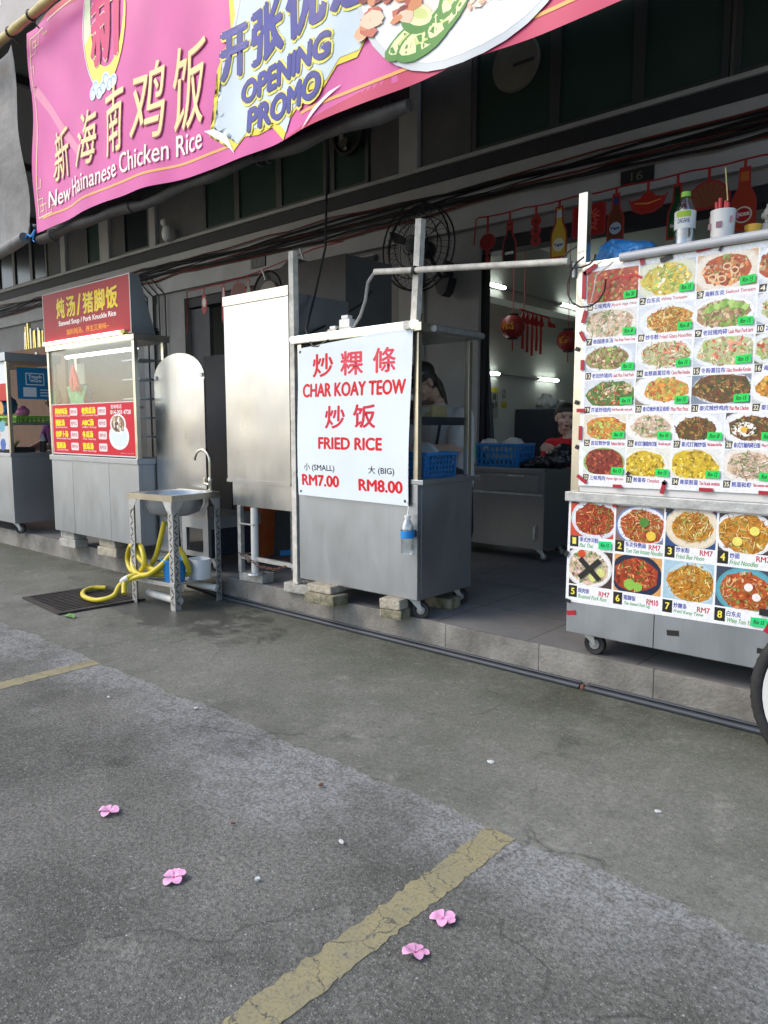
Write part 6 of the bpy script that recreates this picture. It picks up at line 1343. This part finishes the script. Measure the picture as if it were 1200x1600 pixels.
wall_sheet('no_smoking_sign', 7.84, 1.69, 7.95, 1.80, ['a8aaa4'], 'small round no smoking sign on the shop side wall', 'sign', texts=(('Ø', .1, .05, .9, .95, '303030'),))
wall_sheet('yellow_notice', 7.84, 1.57, 7.97, 1.65, ['b0a02a', (.1, .3, .8, .4, '6a6020')], 'small yellow notice under the no smoking sign', 'notice')
t = thing('dark_cabinet', (-4.5, 8.3, S), 'dark cabinet against the side wall behind the woman in red', 'cabinet')
MB().box((-4.93, 8.15, S), (-4.35, 8.95, 1.56), .008).build('cabinet_body', mat('cabinet_black', (.018, .02, .03), .4), t); MB().box((-4.349, 8.55, S + .05), (-4.345, 8.556, 1.54)).build('door_gap', 'galv', t)
t = thing('white_bag', (-4.6, 8.4, 1.6), 'crumpled white plastic bag on top of the dark cabinet', 'bag')
bag_mesh('bag', [((-4.62, 8.4, 1.63), (.14, .12, .075)), ((-4.58, 8.6, 1.61), (.12, .14, .05)), ((-4.62, 8.38, 1.69), (.07, .06, .06))], mat('thin_bag', (.45, .46, .44), .4), t, .012, .03, 11)
def lantern(c, r, label, txt):
    t_ = thing('hanging_lantern', c, label, 'lantern'); c = Vector(c)
    MB().lathe([(r * .4, r * .9), (r * .75, r * .66), (r * .98, r * .25), (r, 0), (r * .98, -r * .25), (r * .75, -r * .66), (r * .4, -r * .9)], c, 'z', 20).build('lantern_body', mat('lantern_red', (.26, .014, .012), .5), t_, True)
    for s_ in (1, -1): MB().lathe([(r * .42, s_ * r * .88), (r * .44, s_ * r * 1.02), (0, s_ * r * 1.02)], c, 'z', 14).build('cap', 'navy', t_)
    MB().tube([c + Vector((0, 0, r)), Vector((c.x, c.y, 3.49))], .004, 4).build('cord', 'redstring', t_); MB().tube([c - Vector((0, 0, r)), c - Vector((0, 0, r * 1.9))], .007, 5).build('tassel', 'redstring', t_)
    p_ = Print(lambda u, v, d: (c.x + (r + .002 + d) * math.sin(u) * math.cos(v / r * .5), c.y - (r + .002 + d) * math.cos(u) * math.cos(v / r * .5), c.z + v), 2e-4); p_.text(txt, -.5, -.3 * r, .6, .3 * r, 'e0a030'); p_.build('lettering', 'print', t_)
lantern((-4.38, 7.15, 2.43), .135, 'red paper lantern with gold writing hanging at left inside the shop', '福')
lantern((-4.15, 8.0, 2.34), .13, 'red paper lantern hanging deeper inside next to the stall post', '春')
t = thing('tassel_garland', (-4.25, 7.4, 2.6), 'red fan garland with long tassels hanging from the ceiling of the shop', 'garland')
for k in range(5):
    y = 7.28 + k * .10; x = -4.33
    MB().prism([(y, 2.62), (y - .065, 2.50), (y, 2.46), (y + .065, 2.50)], x - .003 - .008 * (k % 2), x + .003 - .008 * (k % 2), 'yz').build('fan_card', 'redstring', t)
    MB().prism([(y - .02, 2.46), (y + .02, 2.46), (y + .025, 2.20 - .03 * (k % 3)), (y - .025, 2.20 - .03 * (k % 3))], x - .003, x + .003, 'yz').build('tassel', 'redstring', t)
MB().tube([(-4.33, 7.2, 2.62), (-4.33, 7.85, 2.60), (-4.33, 7.9, 2.55)], .012, 5).build('garland_string', 'redstring', t); MB().prism([(7.82, 2.55), (8.0, 2.54), (8.02, 2.50), (7.85, 2.49)], -4.335, -4.325, 'yz').build('ribbon', 'redstring', t)
MB().tube([(-4.33, 7.3, 2.62), (-4.33, 7.3, 3.49)], .004, 4).build('cord', 'redstring', t)
t = thing('plastic_chair', (-3.45, 6.45, S), 'dark plastic chair beside the counter next to the woman in red', 'chair')
for x in (-3.62, -3.30):
    for y in (6.25, 6.6): MB().tube([(x, y, S), (x * .995 - .01, y, .62)], [.018, .022], 8).build('leg', 'black', t)
MB().box((-3.66, 6.2, .62), (-3.26, 6.64, .65), .01).build('seat', 'black', t)
g = MB()
for k in range(5): g.tube([(-3.66 + .1 * k, 6.64, .66), (-3.66 + .1 * k, 6.69, 1.0), (-3.655 + .098 * k, 6.70, 1.13)], .016, 6)
g.tube([(-3.68, 6.70, 1.1), (-3.6, 6.71, 1.16), (-3.46, 6.715, 1.18), (-3.32, 6.71, 1.16), (-3.24, 6.70, 1.1)], .022, 8); g.build('backrest', 'black', t)

# ---------------------------------------------------------------- people
def head_parts(c, yaw, pitch, s, roll=0.):
    """returns (balls, place): facial masses in world space; local axes x right, y back (face looks along -y), z up"""
    Rm = (Matrix.Rotation(yaw, 3, 'Z') @ Matrix.Rotation(pitch, 3, 'X') @ Matrix.Rotation(roll, 3, 'Y')); c = Vector(c)
    P = lambda x, y, z: c + Rm @ (Vector((x, y, z)) * s)
    B_ = [((0, .012, .035), (.074, .092, .080)), ((0, -.012, -.03), (.060, .072, .068)), ((0, -.036, -.072), (.036, .040, .032)), ((0, -.082, -.012), (.011, .016, .026)), ((0, -.092, -.026), (.015, .013, .011)),
          ((0, -.074, -.060), (.022, .012, .012)), ((0, -.072, .035), (.05, .02, .018)), ((.040, -.058, -.03), (.024, .024, .022)), ((-.040, -.058, -.03), (.024, .024, .022)), ((.074, .008, -.008), (.010, .018, .031)), ((-.074, .008, -.008), (.010, .018, .031)), ((0, .03, -.09), (.046, .05, .06))]
    return [(P(*a), tuple(x * s for x in r), Rm) for a, r in B_], P, Rm
def face(P, Rm, s, par):
    for sx in (-1, 1):
        e = MB(); t_ = bmesh.new(); bmesh.ops.create_icosphere(t_, subdivisions=2, radius=1)
        for v in t_.verts: v.co = P(sx * .030, -.0725, .004) + Rm @ Vector((v.co.x * .010 * s, v.co.y * .005 * s, v.co.z * .0042 * s))
        e.join(t_).build('eye', mat('eye_white', (.35, .32, .30), .4), par); e = MB(); t_ = bmesh.new(); bmesh.ops.create_icosphere(t_, subdivisions=2, radius=1)
        for v in t_.verts: v.co = P(sx * .030, -.0765, .004) + Rm @ Vector((v.co.x * .0055 * s, v.co.y * .004 * s, v.co.z * .0055 * s))
        e.join(t_).build('iris', 'black', par)
        MB().tube([P(sx * .016, -.0815, .026), P(sx * .030, -.081, .029), P(sx * .046, -.070, .023)], .0028 * s, 5).build('eyebrow', 'hair', par)
        MB().tube([P(sx * .017, -.078, .009), P(sx * .030, -.0785, .013), P(sx * .044, -.070, .008)], .0022 * s, 5).build('eyelid', 'hair', par)
    g_ = MB(); g_.tube([P(-.022, -.0785, -.058), P(-.008, -.0865, -.056), P(0, -.0865, -.058), P(.008, -.0865, -.056), P(.022, -.0785, -.058)], [.003 * s, .005 * s, .005 * s, .005 * s, .003 * s], 6)
    g_.tube([P(-.020, -.0785, -.062), P(0, -.0865, -.067), P(.020, -.0785, -.062)], [.003 * s, .006 * s, .003 * s], 6); g_.build('lips', mat('lips', (.30, .09, .08), .5), par, True)
def hand(w, d, up, s, curl=.6, side=1):
    """palm, four unequal bent fingers and a thumb; w wrist point, d pointing direction, up back-of-hand normal"""
    w, d, up = Vector(w), Vector(d).normalized(), Vector(up); up = (up - d * up.dot(d)).normalized(); sd = d.cross(up) * side
    caps = [(w, .024 * s, w + d * .035 * s, .026 * s)]; k0 = w + d * .085 * s
    for o_ in (-.024, -.008, .008, .024): caps.append((w + d * .03 * s + sd * o_ * .6 * s, .015 * s, k0 + sd * o_ * 1.2 * s, .0125 * s))
    for o_, l in ((-.030, .060), (-.010, .074), (.010, .080), (.030, .072)):
        p = k0 + sd * o_ * s; dd = d
        for j, f in enumerate((.45, .32, .23)):
            ax = sd; q = Matrix.Rotation(-curl * (.5 + .35 * j), 3, ax); dd = q @ dd; e = p + dd * l * f * s
            caps.append((p, (.0092 - .0008 * j) * s, e, (.0086 - .0010 * j) * s)); p = e
    th = w + d * .03 * s + sd * .028 * s; t1 = th + (d * .7 + sd * .6 - up * .2).normalized() * .035 * s; t2 = t1 + (d * .9 + sd * .15 - up * .35).normalized() * .03 * s
    caps += [(th, .014 * s, t1, .0105 * s), (t1, .0105 * s, t2, .0085 * s)]
    return caps

# the cook behind the white sign stall
hs = 1.13
t = thing('person', (-3.35, 4.3, S), 'person in white t-shirt, black cap and dark apron working behind the white sign stall', 'person')
hc = Vector((-3.325, 4.22, 1.655)); balls, P, Rm = head_parts(hc, R(-18), R(28), hs)
nk = Vector((-3.29, 4.36, 1.49)); ls, rs = Vector((-3.47, 4.37, 1.40)), Vector((-3.10, 4.40, 1.405))     # screen-left and screen-right shoulders
hip = Vector((-3.27, 4.47, .98))
le, lw = Vector((-3.56, 4.26, 1.17)), Vector((-3.42, 4.02, 1.20)); re, rw = Vector((-3.065, 4.27, 1.175)), Vector((-3.27, 4.06, 1.185))
body = [(nk + Vector((0, .01, .03)), .050, nk - Vector((0, 0, .06)), .052), (nk - Vector((0, -.01, .08)), .10, hip, .125), (ls, .075, hip + Vector((-.08, 0, 0)), .11), (rs, .075, hip + Vector((.08, 0, 0)), .11), (nk - Vector((0, 0, .05)), .06, ls, .062), (nk - Vector((0, 0, .05)), .06, rs, .062),
        (ls, .060, le, .046), (le, .045, lw, .030), (rs, .060, re, .046), (re, .045, rw, .030)]
for sx in (-1, 1): body += [(hip + Vector((.09 * sx, 0, -.03)), .10, hip + Vector((.095 * sx, -.01, -.42)), .065), (hip + Vector((.095 * sx, -.01, -.42)), .063, Vector((hip.x + .10 * sx, hip.y + .02, S + .08)), .042), (Vector((hip.x + .10 * sx, hip.y + .03, S + .045)), .042, Vector((hip.x + .105 * sx, hip.y - .13, S + .035)), .034)]
body += hand(lw, (.5, -.75, -.1), (0, 0, 1), hs, .5, -1) + hand(rw, (-.8, -.5, -.1), (0, 0, 1), hs, .5, 1)
bo = skinned('body', body, balls, .0065, 'skin', t); face(P, Rm, hs, bo)
sh = [(nk - Vector((0, -.01, .035)), .080, nk - Vector((0, -.01, .06)), .095), (nk - Vector((0, .0, .10)), .122, hip + Vector((0, 0, -.02)), .155), (ls, .088, hip + Vector((-.08, 0, -.04)), .13), (rs, .088, hip + Vector((.08, 0, -.04)), .13), (nk - Vector((0, 0, .055)), .068, ls, .072), (nk - Vector((0, 0, .055)), .068, rs, .072), (ls, .078, ls.lerp(le, .72), .082), (rs, .078, rs.lerp(re, .72), .082)]
skinned('shirt', sh, [], .010, 'shirt_white', t, 4)
ap = [(hip + Vector((0, -.04, .05)), .155, hip + Vector((0, -.03, -.40)), .17), (hip + Vector((-.08, -.03, .05)), .13, hip + Vector((-.10, -.03, -.40)), .13), (hip + Vector((.08, -.03, .05)), .13, hip + Vector((.10, -.03, -.40)), .13)]
skinned('apron', ap, [], .012, 'navy', t, 4)
MB().tube([nk + Vector((.06, -.10, -.30)), nk + Vector((.085, -.085, -.12)), nk + Vector((.08, -.03, -.01)), nk + Vector((.0, .07, .02))], .010, 6).build('apron_strap', 'navy', t)
# cap: crown and brim, ponytail
cr = skinned('cap', [], [(P(0, .012, .055), (.083 * hs, .100 * hs, .078 * hs), Rm)], .008, 'black', t, 2)
g = MB(); vs = []
for j in range(3):
    for k in range(9):
        a = R(-70 + 17.5 * k); q = (.080, .115, .150)[j]; vs.append(P(math.sin(a) * .072 * (1 + .05 * j), .0 - math.cos(a) * q, .055 - .012 * j - .012 * (math.sin(a) ** 2)))
vs += [v + Rm @ Vector((0, 0, -.006)) for v in vs[:27]]
g.add(vs, [(j * 9 + k, j * 9 + k + 1, (j + 1) * 9 + k + 1, (j + 1) * 9 + k) for j in range(2) for k in range(8)] + [(27 + j * 9 + k, 27 + (j + 1) * 9 + k, 27 + (j + 1) * 9 + k + 1, 27 + j * 9 + k + 1) for j in range(2) for k in range(8)] + [(18 + k, 18 + k + 1, 45 + k + 1, 45 + k) for k in range(8)])
g.build('brim', 'black', cr)
g = MB(); g.tube([P(math.sin(a) * .0865, .012 - math.cos(a) * .104, .070 + .010 * math.sin(k * 1.9)) for k, a in enumerate([R(8 + 4.5 * i) for i in range(16)])], .0028, 5); g.build('cap_lettering', 'white_plastic', cr)
skinned('hair', [(P(0, .07, -.005), .05, P(.01, .095, -.05), .036), (P(.01, .105, -.06), .028, P(.015, .10, -.14), .022), (P(.015, .10, -.14), .021, P(.03, .085, -.20), .010)], [(P(0, .035, .0), (.078 * hs, .072 * hs, .070 * hs), Rm)], .008, 'hair', t, 2)
g = MB(); g.tube([rw.lerp(re, .12) + Vector((.035 * math.cos(a), .018 * math.cos(a), .036 * math.sin(a))) for a in [k * .63 for k in range(11)]], .006, 5); g.build('bracelet', 'black', t)

# the woman in red behind the inside counter
t = thing('person', (-3.2, 6.4, S), 'person in red t-shirt sitting behind the counter with crossed arms', 'person')
hs = 1.10; hc = Vector((-3.235, 6.22, 1.425)); balls, P, Rm = head_parts(hc, R(40), R(4), hs)
nk = Vector((-3.24, 6.31, 1.255)); ls, rs = Vector((-3.40, 6.29, 1.16)), Vector((-3.06, 6.37, 1.16)); hip = Vector((-3.20, 6.55, .66))
le, lw = Vector((-3.43, 6.20, .95)), Vector((-3.22, 6.04, 1.06)); re, rw = Vector((-3.02, 6.18, .99)), Vector((-3.24, 6.10, 1.12))
body = [(nk + Vector((0, 0, .03)), .052, nk - Vector((0, 0, .06)), .060), (nk - Vector((0, -.02, .08)), .09, hip, .125), (ls, .068, hip + Vector((-.08, 0, .05)), .10), (rs, .068, hip + Vector((.08, 0, .05)), .10), (nk - Vector((0, 0, .05)), .055, ls, .056), (nk - Vector((0, 0, .05)), .055, rs, .056),
        (ls, .056, le, .044), (le, .043, lw, .029), (rs, .056, re, .044), (re, .043, rw, .029)]
for sx in (-1, 1): body += [(hip + Vector((.09 * sx, 0, 0)), .10, hip + Vector((.12 * sx, -.38, .0)), .065), (hip + Vector((.12 * sx, -.38, 0)), .06, Vector((hip.x + .12 * sx, hip.y - .36, S + .08)), .04), (Vector((hip.x + .12 * sx, hip.y - .36, S + .045)), .04, Vector((hip.x + .13 * sx, hip.y - .50, S + .035)), .032)]
body += hand(lw, (.6, -.1, .25), (-.3, -.9, .1), hs, .5, 1) + hand(rw, (-.85, -.05, .25), (-.2, -.95, 0), hs, .65, -1)
bo = skinned('body', body, balls, .0065, 'skin', t); face(P, Rm, hs, bo)
sh = [(nk - Vector((0, -.02, .09)), .106, hip + Vector((0, 0, .02)), .148), (ls, .080, hip + Vector((-.08, 0, .03)), .12), (rs, .080, hip + Vector((.08, 0, .03)), .12), (nk - Vector((0, -.01, .055)), .066, ls, .066), (nk - Vector((0, -.01, .055)), .066, rs, .066), (ls, .070, ls.lerp(le, .62), .074), (rs, .070, rs.lerp(re, .62), .074)]
skinned('shirt', sh, [], .010, 'shirt_red', t, 4)
skinned('trousers', [(hip + Vector((0, 0, -.02)), .14, hip + Vector((0, -.05, -.02)), .14)] + [(hip + Vector((.09 * sx, 0, 0)), .115, hip + Vector((.12 * sx, -.38, 0)), .08) for sx in (-1, 1)] + [(hip + Vector((.12 * sx, -.38, 0)), .078, Vector((hip.x + .12 * sx, hip.y - .36, S + .12)), .055) for sx in (-1, 1)], [], .012, 'navy', t, 3)
skinned('hair', [(P(0, .09, .01), .038, P(0, .115, .03), .035), (P(-.062, .0, .055), .022, P(-.075, .03, -.005), .016), (P(.062, .0, .055), .022, P(.075, .03, -.005), .016)], [(P(0, .012, .064), (.080 * hs, .096 * hs, .066 * hs), Rm), (P(0, .045, .02), (.081 * hs, .066 * hs, .080 * hs), Rm)], .008, 'hair', t, 2)
tg = thing('stool', (-3.2, 6.55, S), 'dark stool under the person in red', 'stool')
MB().lathe([(0, .0), (.17, .0), (.17, .03), (0, .03)], (-3.2, 6.56, S + .33), 'z', 18).build('seat', 'black', tg)
for k in range(4): a = k * math.pi / 2 + .78; MB().tube([(-3.2 + .13 * math.cos(a), 6.56 + .13 * math.sin(a), S + .33), (-3.2 + .18 * math.cos(a), 6.56 + .18 * math.sin(a), S)], .015, 6).build('leg', 'black', tg)

# the person in purple behind the soup stall
t = thing('person', (-9.35, 4.3, S), 'person in purple shirt standing between the two leftmost stalls', 'person')
hs = 1.10; hc = Vector((-9.22, 4.26, 1.68)); balls, P, Rm = head_parts(hc, R(25), R(8), hs)
nk = Vector((-9.22, 4.33, 1.50)); ls, rs = Vector((-9.42, 4.32, 1.40)), Vector((-9.02, 4.38, 1.40)); hip = Vector((-9.22, 4.38, .98))
le, lw = Vector((-9.50, 4.26, 1.16)), Vector((-9.40, 4.02, 1.06)); re, rw = Vector((-8.96, 4.28, 1.15)), Vector((-9.08, 4.06, 1.08))
body = [(nk + Vector((0, 0, .03)), .055, nk - Vector((0, 0, .06)), .062), (nk - Vector((0, 0, .08)), .10, hip, .13), (ls, .072, hip + Vector((-.08, 0, 0)), .11), (rs, .072, hip + Vector((.08, 0, 0)), .11), (nk - Vector((0, 0, .05)), .06, ls, .06), (nk - Vector((0, 0, .05)), .06, rs, .06), (ls, .058, le, .045), (le, .044, lw, .030), (rs, .058, re, .045), (re, .044, rw, .030)]
for sx in (-1, 1): body += [(hip + Vector((.09 * sx, 0, -.03)), .10, hip + Vector((.095 * sx, 0, -.42)), .065), (hip + Vector((.095 * sx, 0, -.42)), .063, Vector((hip.x + .10 * sx, hip.y + .02, S + .08)), .042), (Vector((hip.x + .10 * sx, hip.y + .03, S + .045)), .042, Vector((hip.x + .105 * sx, hip.y - .13, S + .035)), .034)]
body += hand(lw, (.1, -.8, -.4), (-.8, 0, .4), hs, .5, 1) + hand(rw, (-.2, -.8, -.4), (.8, 0, .4), hs, .5, -1)
bo = skinned('body', body, balls, .007, 'skin', t); face(P, Rm, hs, bo)
sh = [(nk - Vector((0, 0, .10)), .118, hip, .155), (ls, .085, hip + Vector((-.08, 0, -.03)), .13), (rs, .085, hip + Vector((.08, 0, -.03)), .13), (nk - Vector((0, 0, .05)), .07, ls, .072), (nk - Vector((0, 0, .05)), .07, rs, .072), (ls, .075, ls.lerp(le, .8), .075), (rs, .075, rs.lerp(re, .8), .075)]
skinned('shirt', sh, [], .010, 'shirt_purple', t, 4)
skinned('trousers', [(hip + Vector((0, 0, -.06)), .145, hip + Vector((0, 0, -.1)), .145)] + [(hip + Vector((.09 * sx, 0, -.03)), .115, hip + Vector((.095 * sx, 0, -.42)), .082) for sx in (-1, 1)] + [(hip + Vector((.095 * sx, 0, -.42)), .08, Vector((hip.x + .10 * sx, hip.y + .02, S + .10)), .058) for sx in (-1, 1)], [], .012, 'navy', t, 3)
skinned('hair', [(P(0, .085, .0), .04, P(0, .09, -.06), .035)], [(P(0, .022, .05), (.081 * hs, .092 * hs, .082 * hs), Rm), (P(0, .05, .0), (.078 * hs, .060 * hs, .075 * hs), Rm)], .008, 'hair', t, 2)

# ---------------------------------------------------------------- bicycle wheel at the right edge
t = thing('parked_bicycle', (-.4, 3.0, 0), 'parked bicycle with black tyre and white rim at the right edge', 'bicycle')
def bwheel(cx):
    rw_ = thing('wheel', (cx, 3.0, .345), None, None); rw_.parent = t; rw_.location = Vector((cx, 3.0, .345)) - Vector(t.location)
    tp = [(.345 + 0 - .026 + .026 * math.cos(a), .026 * math.sin(a)) for a in [k * math.pi / 6 for k in range(13)]]
    g_ = MB().lathe(tp, (cx, 3.0, .345), 'y', 56)
    for k in range(56):
        a = 2 * math.pi * k / 56
        for s_ in (-1, 1):
            c_ = Vector((cx + .338 * math.cos(a), 3.0 + s_ * .017, .345 + .338 * math.sin(a))); u_ = Vector((math.cos(a), 0, math.sin(a))); w_ = Vector((-math.sin(a), 0, math.cos(a)))
            g_.add([c_ - w_ * .006, c_ + w_ * .006, c_ + w_ * .006 + Vector((0, -s_ * .012, 0)) + u_ * .0075, c_ - w_ * .006 + Vector((0, -s_ * .012, 0)) + u_ * .0075], [(0, 1, 2, 3)])
    g_.build('tyre', 'rubber', rw_, True)
    MB().lathe([(.297, -.020), (.262, -.016), (.256, 0), (.262, .016), (.297, .020)], (cx, 3.0, .345), 'y', 56).build('rim', 'white_metal', rw_, True)
    sp_ = MB()
    for k in range(28): a = 2 * math.pi * k / 28; sp_.tube([(cx + .02 * math.cos(a + .8), 3.0 + .02 * (1 if k % 2 else -1), .345 + .02 * math.sin(a + .8)), (cx + .258 * math.cos(a), 3.0, .345 + .258 * math.sin(a))], .0012, 3)
    sp_.build('spokes', 'galv', rw_); MB().lathe([(0, -.05), (.022, -.04), (.022, .04), (0, .05)], (cx, 3.0, .345), 'y', 14).build('hub', 'galv', rw_)
bwheel(-.40); bwheel(.66)
fr = MB(); fr.tube([(.45, 3.0, .95), (.24, 3.0, .33), (.66, 3.0, .345)], .014, 8); fr.tube([(.40, 3.0, .80), (-.14, 3.0, .85)], .016, 8); fr.tube([(-.12, 3.0, .78), (.24, 3.0, .33)], .016, 8); fr.tube([(.40, 3.0, .80), (.66, 3.0, .345)], .010, 8); fr.build('frame', mat('bike_paint', (.03, .05, .12), .35), t)
g = MB(); g.tube([(-.40, 2.955, .345), (-.20, 2.955, .70), (-.17, 3.0, .74), (-.10, 3.0, .95)], .012, 8); g.tube([(-.40, 3.045, .345), (-.20, 3.045, .70), (-.17, 3.0, .74)], .012, 8); g.build('fork', 'galv', t)
g = MB(); g.tube([(.02, 2.74, .98), (-.08, 2.85, 1.0), (-.10, 3.0, .97), (-.08, 3.15, 1.0), (.02, 3.26, .98)], .012, 8); g.build('handlebar', 'galv', t); g = MB(); g.ball((.46, 3.0, .98), (.14, .075, .035), 3); g.build('saddle', 'black', t, True)

# ---------------------------------------------------------------- flowers and litter on the ground
def flower(x, y, s, yaw, label, tilt=0.):
    t_ = thing('pink_flower', (x, y, .004), label, 'flower'); X_ = Matrix.Translation((x, y, .006)) @ Matrix.Rotation(tilt, 4, 'X') @ Matrix.Rotation(yaw, 4, 'Z')
    fr_ = random.Random(int(abs(x * y) * 1e4))
    for k in range(5):
        a = 2 * math.pi * k / 5 + fr_.uniform(-.16, .16); ps = fr_.uniform(1.0, 1.22); cu = fr_.uniform(.5, 1.5); g_ = MB(X_ @ Matrix.Rotation(a, 4, 'Z') @ Matrix.Scale(ps, 4)); n_ = 6; vs = []
        for i in range(n_ + 1):
            q = i / n_; w_ = .0092 * math.sin(math.pi * (q * .86 + .06)) ** .8 * (.55 + 1.5 * q) ; z = .0055 * math.sin(q * 2.7) * cu + .001 + .002 * math.sin(q * 7 + k) * q
            for s_ in (-1, 0, 1): vs.append((q * .0285 * (1 if s_ else 1.04), s_ * w_, z + (.0022 if s_ else 0)))
        vs = [(p[0] * s, p[1] * s, p[2] * s) for p in vs]; g_.add(vs, [(i * 3 + j, i * 3 + j + 1, (i + 1) * 3 + j + 1, (i + 1) * 3 + j) for i in range(n_) for j in range(2)]); g_.build('petal', 'pink', t_, True)
    MB().ball((x, y, .008), (.0035 * s, .0035 * s, .004 * s)).build('flower_centre', mat('flower_centre', (.55, .05, .22), .6), t_)
flower(-2.323, 1.196, 1.15, .3, 'fallen pink flower farthest from the yellow line, upper left one'); flower(-1.821, 1.131, 1.15, 1.0, 'fallen pink flower on pale worn asphalt left of the yellow line', .12)
flower(-1.108, 1.509, 1.05, .1, 'fallen pink flower right of the yellow line, lying flat and paler'); flower(-1.084, 1.358, 1.05, .7, 'fallen pink flower right of the yellow line, nearest the camera, tilted up', -.25)
for k, (x, y, s, m_, lb) in enumerate(((-1.530, 2.393, .011, 'stone', 'white crumb of rubbish on the cement apron'), (-1.627, 1.289, .008, 'stone', 'white chip on the asphalt right of the left flowers'), (-1.577, 1.592, .008, 'stone', 'white paper scrap on the asphalt above the yellow line'), (-1.933, 1.433, .007, 'rust', 'small rusty orange leaf bit on the asphalt'),
        (-1.902, 1.816, .010, 'rust', 'orange leaf scrap near the cement edge'), (-.88, 2.454, .008, 'stone', 'flattened pale scrap on the apron at right'), (-2.9, 1.95, .008, 'stone', 'tiny white chip near the joint of asphalt and cement'), (-3.35, 1.75, .008, 'stone', 'tiny white chip near the far yellow line'))):
    o = MB(Matrix.Translation((x, y, .008)) @ Matrix.Rotation(k * 1.3, 4, 'Z')).prism(wob((0, 0), s, 7, .35, random.Random(k), 1.3, .8), 0, s * .55, 'xy').build('litter_scrap', m_); tag(o, lb, 'scrap')
t = thing('fallen_leaf', (-5.0, 2.36, .01), 'green leaf lying at the corner of the drain grate', 'leaf')
MB().add([(-5.07, 2.34, .012), (-5.03, 2.37, .03), (-4.97, 2.375, .028), (-4.93, 2.35, .012), (-4.98, 2.335, .02), (-5.03, 2.33, .018)], [(0, 1, 4, 5), (1, 2, 3, 4)]).build('blade', 'leaf', t)
